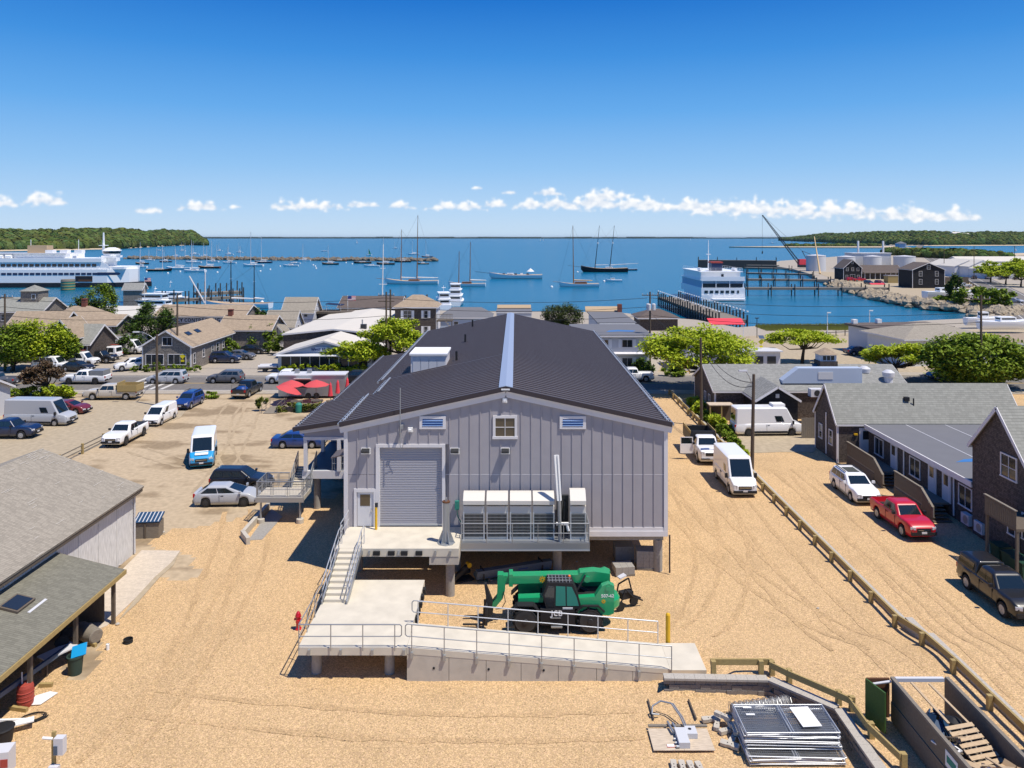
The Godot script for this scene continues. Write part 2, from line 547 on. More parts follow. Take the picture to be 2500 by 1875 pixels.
func wall_edge_x(z: float) -> float:
	if z < -33.4: return -100.0
	if z < -31.35: return lerpf(10.85, 12.9, (z + 33.4) / 2.05)
	return 12.95

func ground_y(x: float, z: float) -> float:
	var rise := 0.62 * lerpf(smoothstep(-34.5, -33.7, z), smoothstep(-39.5, -35.2, z), smoothstep(8.6, 9.8, x)) * smoothstep(5.2, 7.2, x)
	if z > -33.8 and x < wall_edge_x(z) + 0.25 or (x < 6.4 and z > -34.3): rise = 0.0
	return rise

func build_ground() -> void:
	var shore := plan([-420, -190, -167.77, -204.47, -75.22, -204.47, -65.61, -201.4, -28.6, -209.79, 25.94, -204.47, 43.08, -185.62, 48.39, -169.96, 59.34, -175.9, 81.56, -175.9, 95.93, -183.93, 108.08, -188.22, 126.99, -203.43, 129.35, -215.4, 123.4, -218.91, 120.91, -234.19, 124.03, -261.56, 129.89, -300.6, 138.25, -338.49, 141.85, -366.18, 158.12, -419.58, 170.61, -479.52, 175.11, -523.12, 188.07, -575.43, 217.38, -639.37, 328.81, -789.8, 453.39, -915.45, 706.91, -1388.97, 759.41, -1438.57, 483.09, -857.02, 526.18, -805.6, 561.12, -649.68, 800, -400, 800, 60, -420, 60])
	setting("ground", MB.new().slab(shore, -3.2, -0.1), M.side_walk)
	var sea := MB.new()
	sea.quad(V(-15000, WATER, -60), V(-15000, WATER, -15000), V(15000, WATER, -15000), V(15000, WATER, -60))
	setting("harbour_water", sea, M.sea)
	# the yards: wood-coloured stone chips round the hall, bare sandy dirt in the car park
	var cell := 0.4
	var x0 := -76.0
	var z0 := -99.0
	var nx := 380
	var nz := 190
	for which in ["chips", "sandy_dirt"]:
		var vv := PackedVector3Array()
		var nn := PackedVector3Array()
		var cc := PackedColorArray()
		var ii := PackedInt32Array()
		var at := PackedInt32Array()
		at.resize((nx + 1) * (nz + 1))
		at.fill(-1)
		var zone := func(x: float, z: float) -> bool:
			var w := noise.get_noise_2d(x * 1.2, z * 1.2) * 7.0
			return x + w > -21.5 + smoothstep(-52, -62, z) * 10.0 and not (x < 9.0 and z < -62.0 + w) or x > 9.0
		for j in nz:
			for i in nx:
				var x := x0 + i * cell
				var z := z0 + j * cell
				if zone.call(x, z) != (which == "chips"): continue
				var q := PackedInt32Array()
				for k in [[i, j], [i + 1, j], [i + 1, j + 1], [i, j + 1]]:
					var id: int = k[1] * (nx + 1) + k[0]
					if at[id] < 0:
						at[id] = vv.size()
						var px: float = x0 + k[0] * cell
						var pz: float = z0 + k[1] * cell
						vv.append(V(px, ground_y(px, pz) + noise.get_noise_2d(px * 6.0, pz * 6.0) * 0.025, pz))
						nn.append(Vector3.UP)
						var a := noise.get_noise_2d(px * 2.0, pz * 2.0 + 50.0)
						var b := noise.get_noise_2d(px * 0.9 + 200.0, pz * 3.2)
						if which == "chips":
							var s := 1.0 + 0.16 * a
							# wheel lanes where the chips are pressed into the sand
							var lane := smoothstep(0.1, 0.5, noise.get_noise_2d(px * 1.6 + 80.0, pz * 0.35)) * smoothstep(8.5, 12.0, px)
							cc.append(Color(s, s, s).lerp(Color(1.05, 1.04, 1.02) * s, lane * 0.8))
						else:
							var t := smoothstep(0.05, 0.42, b + a * 0.5)
							var pale := smoothstep(0.1, 0.5, -b)
							cc.append(Color(1.05, 1.05, 1.05).lerp(Color(0.58, 0.55, 0.52), t * 0.9).lerp(Color(1.22, 1.2, 1.16), pale * 0.6))
					q.append(at[id])
				ii.append_array(PackedInt32Array([q[0], q[1], q[2], q[0], q[2], q[3]]))
		var arr := []
		arr.resize(Mesh.ARRAY_MAX)
		arr[Mesh.ARRAY_VERTEX] = vv
		arr[Mesh.ARRAY_NORMAL] = nn
		arr[Mesh.ARRAY_COLOR] = cc
		arr[Mesh.ARRAY_INDEX] = ii
		var m := ArrayMesh.new()
		m.add_surface_from_arrays(Mesh.PRIMITIVE_TRIANGLES, arr)
		setting("gravel_yard" if which == "chips" else "dirt_yard", m, M[which])
	# tyre tracks: ribbons of pressed chips along the turning lanes
	var tracks := [MB.new(), MB.new()]
	for t in tracks: t.tint = true
	for q in [[V(11, 0, -62), V(12, 0, -48), V(7, 0, -39.5)], [V(13, 0, -64), V(14.5, 0, -46), V(15.5, 0, -36)], [V(11.5, 0, -58), V(12.5, 0, -44), V(17, 0, -37)], [V(15.5, 0, -60), V(14, 0, -44), V(9, 0, -38.6)], [V(16.5, 0, -58), V(16, 0, -44), V(17.2, 0, -34)], [V(22.5, 0, -66), V(22.8, 0, -48), V(22.4, 0, -30)], [V(23.6, 0, -64), V(22.2, 0, -48), V(21.4, 0, -32)],
			[V(-20, 0, -56), V(-16.5, 0, -44), V(-14.5, 0, -31)], [V(-18, 0, -54), V(-14, 0, -42), V(-15.5, 0, -29)], [V(-16, 0, -33), V(-4, 0, -30.5), V(5, 0, -31.5)], [V(-33, 0, -92), V(-31, 0, -76), V(-21, 0, -62)], [V(-31, 0, -92), V(-26, 0, -74), V(-24, 0, -60)], [V(-35, 0, -72), V(-28, 0, -66), V(-19, 0, -64)]]:
		var tr: MB = tracks[1 if q[0].x < -30.0 else 0]
		for off in [-0.85, 0.85]:
			var last := []
			for k in 61:
				var u := k / 60.0
				var c: Vector3 = q[0].lerp(q[1], u).lerp(q[1].lerp(q[2], u), u)
				var d: Vector3 = (q[1] - q[0]).lerp(q[2] - q[1], u).normalized().cross(Vector3.UP)
				c += d * (off + 0.1 * noise.get_noise_2d(u * 40.0, off * 40.0))
				var w: float = 0.15 * (1.0 + 0.9 * noise.get_noise_2d(u * 160.0, off * 9.0))
				var t := 0.9 + 0.1 * noise.get_noise_2d(u * 60.0 + off * 30.0, q[0].x * 5.0)
				tr.col = Color(t, t * 0.99, t * 0.98)
				var now := []
				for e in [-w, w]:
					var p: Vector3 = c + d * e
					p.y = ground_y(p.x, p.z) + noise.get_noise_2d(p.x * 6.0, p.z * 6.0) * 0.025 + 0.012
					now.append(p)
				if last: tr.quad(last[0], now[0], now[1], last[1])
				last = now
	setting("tyre_tracks", tracks[0], M.chips)
	setting("tyre_tracks", tracks[1], M.sandy_dirt)
	setting("worn_tarmac", MB.new().slab(plan([-66.44, -93.58, -47.23, -93.58, -38.19, -91.97, -36.5, -84.68, -37.81, -77.33, -39.01, -73.83, -39.73, -70.62, -41.36, -67.81, -43.42, -61.16]), -0.1, 0.03), M.old_asphalt)
	# the street across, its pavements, kerbs and lines
	setting("road", bx(V(0, -0.05, -104.6), V(420, 0.11, 11.0)), M.asphalt)
	for q in [[-98.2, 1.9], [-111.3, 2.4]]:
		var g := setting("pavement", bx(V(0, -0.01, q[0]), V(420, 0.22, q[1])), M.side_walk)
		part(g, "kerb", bx(V(0, 0.0, q[0] + (-0.5 * q[1] - 0.07 if q[0] > -100 else 0.5 * q[1] + 0.07)), V(420, 0.215, 0.14)), M.concrete)
	var lines := MB.new()
	for z in [-99.9, -109.4]: lines.box(V(0, 0.011, z), V(420, 0.004, 0.14))
	for x in [-52.0, -50.6, -49.2, -47.8, -46.4]: lines.box(V(x + 0.6, 0.013, -104.7), V(0.5, 0.004, 8.6))
	setting("road_lines", lines, M.line_white)
	var mid := MB.new()
	for z in [-104.5, -104.8]: mid.box(V(0, 0.011, z), V(420, 0.004, 0.12))
	setting("centre_line", mid, M.line_yellow)

# ---------- the lilac boat-yard hall on columns ----------
const HZ := -45.5      # front wall
const HL := -9.99
const HR := 8.84
const RIDGE := -0.575
const BACK := -89.0

func roof_h(x: float) -> float:
	return 10.98 - 0.2166 * absf(x - RIDGE)

func frame_window(parent: Node3D, o: Vector3, w: float, h: float, nx: int, ny: int, glass: Material, frame: Material, r := Vector3.RIGHT, out := Vector3.BACK, fw := 0.08, called := "window") -> void:
	# a window on a wall: frame, panes and glazing bars; o is its centre on the wall
	var win := node(parent, called)
	var u := Vector3.UP
	var b := Basis(r, u, out)
	var f := MB.new()
	f.box(o + u * (h * 0.5 - fw * 0.5) + out * 0.03, V(w, fw, 0.07), b)
	f.box(o - u * (h * 0.5 - fw * 0.5) + out * 0.04, V(w + 0.06, fw, 0.1), b)
	for s in [-1, 1]: f.box(o + r * (s * (w * 0.5 - fw * 0.5)) + out * 0.03, V(fw, h - 2 * fw, 0.07), b)
	for i in range(1, nx): f.box(o + r * (-w * 0.5 + w * i / nx) + out * 0.025, V(0.035, h - 2 * fw, 0.045), b)
	for i in range(1, ny): f.box(o + u * (-h * 0.5 + h * i / ny) + out * 0.026, V(w - 2 * fw, 0.035, 0.043), b)
	part(win, "frame", f, frame)
	var iw := (w - 2 * fw) / nx
	var ih := (h - 2 * fw) / ny
	for i in nx:
		for j in ny:
			part(win, "pane", bx(o + r * (-w * 0.5 + fw + iw * (i + 0.5)) + u * (-h * 0.5 + fw + ih * (j + 0.5)) + out * 0.012, V(iw, ih, 0.016), b), glass)

func build_main_hall() -> void:
	var t := thing("boat_hall", "lilac board-and-batten hall with dark ribbed metal roof raised on concrete columns", "building", Vector3.ZERO)
	# carcass, set 8 cm behind the cladding
	var body := MB.new()
	var prof := PackedVector2Array([Vector2(HL + 0.1, 2.25), Vector2(HR - 0.1, 2.25), Vector2(HR - 0.1, roof_h(HR) - 0.36), Vector2(RIDGE, 10.6), Vector2(HL + 0.1, roof_h(HL) - 0.36)])
	body.prism(prof, V(0, 0, HZ - 0.22), Vector3.RIGHT, Vector3.UP, V(0, 0, BACK - HZ + 0.26))
	part(t, "carcass", body, M.lilac_board)
	var under := part(t, "floor_slab", MB.new().block(V(HL + 0.15, 1.85, HZ - 0.3), V(HR - 0.15, 2.249, BACK + 0.3)), M.concrete_grey)
	# boards and battens of the front
	var bays := 31
	var pitch := (HR - HL - 0.3) / bays
	for i in bays:
		var a := HL + 0.15 + i * pitch
		var b := a + pitch
		var m := (a + b) * 0.5
		var lo := 2.72
		if m > -8.2 and m < -4.1: lo = 7.56
		elif m > -9.45 and m < -8.2: lo = 4.98
		for tier in [[lo, 5.78], [5.8, 20.0]]:
			var y0: float = maxf(lo, tier[0])
			var ya: float = minf(tier[1], roof_h(a) - 0.4)
			var yb: float = minf(tier[1], roof_h(b) - 0.4)
			if ya - y0 < 0.1: continue
			var p := plan([a + 0.005, y0, b - 0.005, y0, b - 0.005, yb])
			if a < RIDGE and b > RIDGE: p.append(Vector2(RIDGE, roof_h(RIDGE) - 0.4 if tier[1] > 10 else yb))
			p.append(Vector2(a + 0.005, ya))
			part(t, "board", MB.new().prism(p, V(0, 0, HZ - 0.215), Vector3.RIGHT, Vector3.UP, V(0, 0, 0.195)), M.lilac_board)
		if i > 0:
			if a > -8.2 and a < -4.1: lo = 7.56
			elif a > -9.45 and a < -8.2: lo = 4.98
			else: lo = 2.72
			for hole in [[-5.62, -4.08, 9.26, 8.45], [2.49, 4.18, 9.26, 8.45], [-1.38, 0.14, 9.3, 7.84]]:
				if a > hole[0] and a < hole[1]:
					part(t, "batten", MB.new().block(V(a - 0.028, hole[2], HZ - 0.03), V(a + 0.028, roof_h(a) - 0.36, HZ + 0.018)), M.lilac_board)
					part(t, "batten", MB.new().block(V(a - 0.028, lo, HZ - 0.03), V(a + 0.028, hole[3], HZ + 0.018)), M.lilac_board)
					lo = 99.0
			if lo < 50.0:
				part(t, "batten", MB.new().block(V(a - 0.028, lo, HZ - 0.03), V(a + 0.028, roof_h(a) - 0.36, HZ + 0.018)), M.lilac_board)
	part(t, "joint_flashing", MB.new().block(V(-4.1, 5.778, HZ - 0.06), V(HR - 0.15, 5.803, HZ - 0.012)), M.white_trim)
	part(t, "base_trim", MB.new().block(V(-3.4, 2.19, HZ - 0.2), V(HR + 0.03, 2.5, HZ + 0.05)).block(V(-3.4, 2.5, HZ - 0.2), V(HR + 0.03, 2.715, HZ + 0.02)), M.white_trim)
	for x in [HL + 0.06, HR - 0.06]:
		part(t, "corner_board", MB.new().block(V(x - 0.11, 2.2, HZ - 0.3), V(x + 0.11, roof_h(x) - 0.37, HZ + 0.045)), M.white_trim)
	# side walls, boarded the same way
	for s in [HL + 0.02, HR - 0.02]:
		part(t, "side_wall", MB.new().block(V(s - 0.07, 2.2, HZ - 0.31), V(s + 0.07, roof_h(s) - 0.38, BACK + 0.2)), M.lilac_board)
	# rake boards in white below the dark verge
	for s in [[9.12, 1], [-10.27, -1]]:
		var e: float = s[0]
		var a := V(RIDGE, 10.52, HZ + 0.05)
		var b := V(e, roof_h(e) - 0.46, HZ + 0.05)
		part(t, "rake_board", MB.new().beam(a, b, 0.1, 0.36), M.white_trim)
		var v := MB.new()
		v.beam(V(RIDGE, 10.86, HZ + 0.22), V(e, roof_h(e) - 0.12, HZ + 0.22), 0.06, 0.26)
		v.beam(V(RIDGE, 10.78, HZ + 0.16), V(e, roof_h(e) - 0.2, HZ + 0.16), 0.1, 0.13)
		part(t, "verge", v, M.roof_trim)
		part(t, "soffit", MB.new().beam(V(RIDGE, 10.72, HZ + 0.1), V(e, roof_h(e) - 0.26, HZ + 0.1), 0.22, 0.05), M.white_trim)
	# roof slopes of standing-seam sheet: one sheet to each half, ribs along the fall
	var cuts := [[HZ + 0.24, -53.1, -10.27], [-53.1, -58.2, -9.65], [-58.2, BACK, -10.27]]
	for s in [1, -1]:
		var sheet := MB.new()
		var ribs := MB.new()
		var spans: Array = [[HZ + 0.24, BACK, 9.12]] if s > 0 else cuts
		for q in spans:
			var e: float = q[2]
			var p := PackedVector2Array([Vector2(RIDGE, 10.92), Vector2(e, roof_h(e) - 0.06), Vector2(e, roof_h(e) - 0.2), Vector2(RIDGE, 10.78)])
			sheet.prism(p, V(0, 0, q[0]), Vector3.RIGHT, Vector3.UP, V(0, 0, q[1] - q[0]))
			var z: float = q[0] - 0.12
			while z > q[1]:
				ribs.beam(V(RIDGE, 10.945, z), V(e + s * 0.02, roof_h(e) - 0.035, z), 0.09, 0.1)
				z -= 0.61
		var sh := part(t, "roof_slope", sheet, M.roof_metal)
		part(sh, "seam_ribs", ribs, M.roof_metal).set_meta("kind", "stuff")
	var cap := MB.new()
	for s in [-1, 1]: cap.beam(V(RIDGE + s * 0.2, 10.98, HZ + 0.26), V(RIDGE + s * 0.2, 10.98, BACK - 0.05), 0.42, 0.035, V(s * 0.2, 1, 0))
	part(t, "ridge_cap", cap, M.ridge_cap)
	# snow rails and gutters along the eaves
	for q in [[9.16, HZ + 0.24, BACK], [-10.31, HZ + 0.24, -53.1], [-9.69, -53.1, -58.2], [-10.31, -58.2, BACK]]:
		part(t, "gutter", MB.new().block(V(q[0] - 0.07, roof_h(q[0]) - 0.16, q[1]), V(q[0] + 0.07, roof_h(q[0]) - 0.04, q[2])), M.galvanised)
		var pins := MB.new()
		var z: float = q[1] - 0.35
		while z > q[2]:
			pins.box(V(q[0] - signf(q[0]) * 0.3, roof_h(q[0]) + 0.13, z), V(0.12, 0.07, 0.16))
			z -= 0.47
		pins.block(V(q[0] - signf(q[0]) * 0.27 - 0.02, roof_h(q[0]) + 0.11, q[1]), V(q[0] - signf(q[0]) * 0.27 + 0.02, roof_h(q[0]) + 0.15, q[2]))
		part(t, "snow_guard", pins, M.steel_light)
	for q in [-60.5, -71.0, -83.0]:
		part(t, "vent_pipe", MB.new().tube(V(-4.6, roof_h(-4.6) - 0.1, q), V(-4.6, roof_h(-4.6) + 0.7, q), 0.09, 0.09, 8), M.plastic_black)
	# roof-light box on the far slope of the west side
	var box := node(t, "roof_dormer")
	part(box, "wall", MB.new().block(V(-7.95, 9.1, -62.2), V(-5.28, 10.72, -59.0)), M.white_trim)
	part(box, "cap", MB.new().block(V(-8.05, 10.721, -62.35), V(-5.18, 10.86, -58.85)), M.paper_white)
	for k in 4: part(box, "panel", MB.new().block(V(-7.8 + k * 0.62, 9.3 + k * 0.13, -58.985), V(-7.23 + k * 0.62, 10.55, -58.96)), M.siding_pale)
	# window of four panes, two louvres
	frame_window(t, V(-0.62, 8.57, HZ), 1.42, 1.36, 2, 2, M.brown_glass, M.white_trim, Vector3.RIGHT, Vector3.BACK, 0.15)
	for x in [-4.85, 3.34]:
		var l := node(t, "louvre")
		part(l, "frame", MB.new().block(V(x - 0.77, 9.06, HZ - 0.02), V(x + 0.77, 9.22, HZ + 0.07)).block(V(x - 0.77, 8.47, HZ - 0.02), V(x + 0.77, 8.63, HZ + 0.07)).block(V(x - 0.77, 8.63, HZ - 0.02), V(x - 0.6, 9.06, HZ + 0.068)).block(V(x + 0.6, 8.63, HZ - 0.02), V(x + 0.77, 9.06, HZ + 0.068)), M.white_trim)
		for k in 3: part(l, "blade", MB.new().box(V(x, 8.71 + k * 0.14, HZ + 0.035), V(1.2, 0.012, 0.15), Basis(Vector3.RIGHT, 0.75)), M.louvre_blue)
		part(l, "back_plate", MB.new().block(V(x - 0.6, 8.63, HZ - 0.02), V(x + 0.6, 9.06, HZ - 0.008)), M.louvre_blue)
	# roller door
	var rd := node(t, "roller_door")
	var curtain := MB.new()
	var y := 2.86
	while y < 7.34:
		curtain.quad(V(-7.95, y, HZ - 0.16), V(-7.95, y + 0.045, HZ - 0.135), V(-4.3, y + 0.045, HZ - 0.135), V(-4.3, y, HZ - 0.16))
		curtain.quad(V(-7.95, y + 0.045, HZ - 0.135), V(-7.95, y + 0.1, HZ - 0.16), V(-4.3, y + 0.1, HZ - 0.16), V(-4.3, y + 0.045, HZ - 0.135))
		y += 0.1
	part(rd, "curtain", curtain, M.roller).set_meta("kind", "stuff")
	part(rd, "bottom_bar", MB.new().block(V(-7.95, 2.76, HZ - 0.19), V(-4.3, 2.88, HZ - 0.11)), M.steel_light)
	part(rd, "trim", MB.new().block(V(-8.17, 7.39, HZ - 0.2), V(-4.12, 7.58, HZ + 0.05)).block(V(-8.17, 2.76, HZ - 0.2), V(-7.95, 7.39, HZ + 0.048)).block(V(-4.3, 2.76, HZ - 0.2), V(-4.12, 7.39, HZ + 0.048)), M.white_trim)
	var dr := node(t, "side_door")
	part(dr, "frame", MB.new().block(V(-9.45, 4.78, HZ - 0.2), V(-8.17, 4.97, HZ + 0.045)).block(V(-9.45, 2.76, HZ - 0.2), V(-9.3, 4.78, HZ + 0.043)).block(V(-8.3, 2.76, HZ - 0.2), V(-8.172, 4.78, HZ + 0.043)), M.white_trim)
	part(dr, "leaf", MB.new().block(V(-9.3, 2.77, HZ - 0.2), V(-8.3, 4.78, HZ - 0.04)), M.white_wall)
	part(dr, "pane", MB.new().block(V(-9.1, 3.95, HZ - 0.045), V(-8.52, 4.62, HZ - 0.03)), M.brown_glass)
	part(dr, "handle", MB.new().box(V(-8.42, 3.7, HZ + 0.0), V(0.04, 0.14, 0.07)), M.chrome)
	for x in [-8.76, -3.55, -0.61]:
		var wl := node(t, "wall_light")
		part(wl, "back_plate", MB.new().block(V(x - 0.27, 7.0, HZ - 0.02), V(x + 0.27, 7.35, HZ + 0.05)), M.paper_white)
		part(wl, "hood", MB.new().prism(plan([0, 0.1, 0.36, 0, 0.36, -0.06, 0, -0.2]), V(x - 0.22, 7.25, HZ + 0.05), Vector3.BACK, Vector3.UP, V(0.44, 0, 0)), M.dark_metal)
	for q in [V(-6.15, 8.43, HZ), V(-0.63, 10.15, HZ)]:
		part(t, "sensor", bx(q + V(0, 0, 0.06), V(0.28, 0.26, 0.14)).box(q + V(0, 0, 0.18), V(0.16, 0.1, 0.12)), M.paper_white)
	part(t, "maker_plate", bx(V(-0.59, 10.82, HZ + 0.265), V(0.5, 0.09, 0.02)), M.paper_white)
	part(t, "antenna_pipe", MB.new().tube(V(-6.68, 7.7, HZ + 0.47), V(-6.68, 10.95, HZ + 0.47), 0.03).path([V(-6.68, 8.4, HZ + 0.47), V(-6.5, 7.9, HZ + 0.3), V(-6.62, 7.3, HZ + 0.2), V(-6.8, 7.7, HZ + 0.2), V(-6.72, 8.5, HZ + 0.3)], 0.014).box(V(-6.62, 8.65, HZ + 0.2), V(0.14, 0.2, 0.4)), M.galvanised)
	part(t, "electric_box", bx(V(-3.42, 4.05, HZ + 0.12), V(0.24, 0.5, 0.18)).path([V(-3.42, 3.8, HZ + 0.12), V(-3.38, 3.4, HZ + 0.15), V(-3.1, 3.0, HZ + 0.3)], 0.03), M.teal_can)
	# columns
	for z in [-46.0, -54.6, -63.2, -71.8, -80.4, -88.0]:
		for x in [-9.3, -3.5, 2.45, 8.4]:
			part(t, "column", MB.new().tube(V(x, -0.3, z), V(x, 1.85, z), 0.27, 0.27, 14), M.concrete_grey)
	part(t, "downpipe", MB.new().tube(V(8.98, 0.1, HZ + 0.1), V(8.98, 2.3, HZ + 0.1), 0.05), M.roof_trim)
	build_porch(t)

func porch_h(x: float) -> float:
	return 5.98 + 0.158 * (x + 15.9)

func build_porch(t: Node3D) -> void:
	var p := node(t, "porch")
	# lower roof along the west side
	for q in [[-55.7, -64.0, -15.95], [-64.0, BACK + 0.5, -15.3]]:
		var e: float = q[2]
		var sheet := MB.new()
		sheet.prism(PackedVector2Array([Vector2(e, porch_h(e)), Vector2(-10.1, porch_h(-10.1)), Vector2(-10.1, porch_h(-10.1) - 0.16), Vector2(e, porch_h(e) - 0.16)]), V(0, 0, q[0]), Vector3.RIGHT, Vector3.UP, V(0, 0, q[1] - q[0]))
		var z: float = q[0] - 0.12
		while z > q[1]:
			sheet.beam(V(e - 0.02, porch_h(e) + 0.025, z), V(-10.1, porch_h(-10.1) + 0.025, z), 0.09, 0.1)
			z -= 0.61
		part(p, "lower_roof", sheet, M.roof_metal)
		var pins := MB.new()
		z = q[0] - 0.3
		while z > q[1]:
			pins.box(V(e + 0.3, porch_h(e) + 0.14, z), V(0.1, 0.06, 0.14))
			z -= 0.47
		pins.block(V(e - 0.06, porch_h(e) - 0.12, q[0]), V(e + 0.05, porch_h(e) - 0.01, q[1]))
		part(p, "gutter", pins, M.steel_light)
	part(p, "verge", MB.new().beam(V(-15.95, 5.9, -55.66), V(-10.1, porch_h(-10.1) - 0.09, -55.66), 0.07, 0.3), M.roof_trim)
	part(p, "rake_board", MB.new().beam(V(-15.5, 5.72, -55.85), V(-10.1, porch_h(-10.1) - 0.42, -55.85), 0.08, 0.34), M.white_trim)
	part(p, "gable_board", MB.new().prism(plan([-15.2, 5.32, -10.1, 5.32, -10.1, 6.6, -15.2, 5.85]), V(0, 0, -56.02), Vector3.RIGHT, Vector3.UP, V(0, 0, 0.08)), M.lilac_board)
	part(p, "header", MB.new().block(V(-15.25, 5.1, -56.1), V(-10.1, 5.32, -55.88)), M.white_trim)
	for q in [V(-15.1, 0, -56.0), V(-15.1, 0, -61.0), V(-12.7, 0, -56.0)]:
		part(p, "post", MB.new().block(q + V(-0.13, 2.86, -0.13), q + V(0.13, 5.1, 0.13)), M.white_trim)
	part(p, "deck", MB.new().block(V(-15.3, 2.66, -64), V(-10.1, 2.85, -56.0)), M.steel_blue)
	part(p, "deck_edge", MB.new().block(V(-15.35, 2.3, -56.12), V(-10.1, 2.86, -55.96)), M.white_trim)
	part(p, "wing_wall", MB.new().block(V(-15.2, 2.5, BACK + 0.6), V(-10.1, 5.6, -64.0)), M.lilac_board)
	part(p, "wing_window", MB.new().block(V(-13.6, 3.7, -64.0), V(-12.6, 4.9, -63.95)), M.window_glass)
	for z in [-56.5, -64.5, -73.0, -82.0]:
		part(p, "column", MB.new().tube(V(-14.4, -0.3, z), V(-14.4, 2.55, z), 0.25, 0.25, 12), M.concrete_grey)
	# railing panels beside the stair head
	rail(p, [V(-13.2, 2.86, -55.98), V(-10.4, 2.86, -55.98)], 1.07, 2, true)
	# small metal awning on the hall side
	part(p, "awning", MB.new().beam(V(-12.6, 4.6, -54.0), V(-10.1, 5.2, -54.0), 1.8, 0.07), M.roof_metal)
	# stair and landing
	var st := thing("porch_stair", "steel stair with concrete landing on two posts up to the side porch", "stair", Vector3.ZERO)
	part(st, "landing", MB.new().block(V(-17.8, 1.5, -55.6), V(-14.6, 1.82, -53.4)), M.concrete)
	part(st, "landing_edge", MB.new().block(V(-17.86, 1.48, -53.42), V(-14.54, 1.8, -53.34)), M.galvanised)
	for x in [-17.55, -14.85]:
		part(st, "post", MB.new().tube(V(x, 0.3, -53.6), V(x, 1.5, -53.6), 0.075, 0.075, 8), M.galvanised)
		part(st, "footing", MB.new().lathe([Vector2(0.26, -0.2), Vector2(0.26, 0.28), Vector2(0.22, 0.32)], 12, V(x, 0, -53.6)), M.concrete)
	for k in 8:
		part(st, "tread", MB.new().block(V(-15.95, 1.82 + k * 0.13, -55.55 - k * 0.2), V(-14.65, 1.9 + k * 0.13, -55.9 - k * 0.2)), M.deck_concrete)
	for x in [-15.98, -14.62]:
		part(st, "stringer", MB.new().beam(V(x, 1.75, -55.5), V(x, 2.85, -57.2), 0.05, 0.28), M.galvanised)
		rail(st, [V(x, 1.85, -55.45), V(x, 2.9, -57.2)], 1.07, 3, true)
	rail(st, [V(-17.8, 1.82, -53.45), V(-14.6, 1.82, -53.45)], 1.07, 3, true)
	rail(st, [V(-14.62, 1.82, -53.45), V(-14.62, 1.82, -55.5)], 1.07, 2, true)
	rail(st, [V(-17.75, 1.82, -53.45), V(-17.75, 1.82, -55.5)], 1.07, 2, true)
	rail(st, [V(-17.75, 1.82, -55.5), V(-16.1, 1.82, -55.5)], 1.07, 2, true)

func rail(parent: Node3D, pts: Array, h: float, n: int, mesh_panel := false, m: Material = null, mid := 0.5) -> void:
	# pipe railing: posts, top and middle rail, optionally wire-mesh panels
	if m == null: m = M.galvanised
	var r := node(parent, "railing")
	for i in pts.size() - 1:
		var a: Vector3 = pts[i]
		var b: Vector3 = pts[i + 1]
		for k in n + 1:
			if k == n and i < pts.size() - 2: continue
			var p := a.lerp(b, float(k) / n)
			part(r, "post", MB.new().tube(p + V(0, -0.12, 0), p + V(0, h, 0), 0.025), m)
		part(r, "top_rail", MB.new().tube(a + V(0, h, 0), b + V(0, h, 0), 0.028), m)
		part(r, "middle_rail", MB.new().tube(a + V(0, h * mid, 0), b + V(0, h * mid, 0), 0.022), m)
		if mesh_panel:
			var w := MB.new()
			for k in n:
				var p := a.lerp(b, (k + 0.1) / n)
				var q := a.lerp(b, (k + 0.9) / n)
				for e in [0.12, 0.95]: w.tube(p + V(0, h * e, 0), q + V(0, h * e, 0), 0.018, 0.018, 4, false)
				for e in [p, q]: w.tube(e + V(0, h * 0.12, 0), e + V(0, h * 0.95, 0), 0.018, 0.018, 4, false)
				for j in range(1, 8): w.tube(p.lerp(q, j / 8.0) + V(0, h * 0.12, 0), p.lerp(q, j / 8.0) + V(0, h * 0.95, 0), 0.005, 0.005, 3, false)
				for j in range(1, 8): w.tube(p + V(0, h * (0.12 + 0.83 * j / 8.0), 0), q + V(0, h * (0.12 + 0.83 * j / 8.0), 0), 0.005, 0.005, 3, false)
			part(r, "mesh_infill", w, m).set_meta("kind", "stuff")

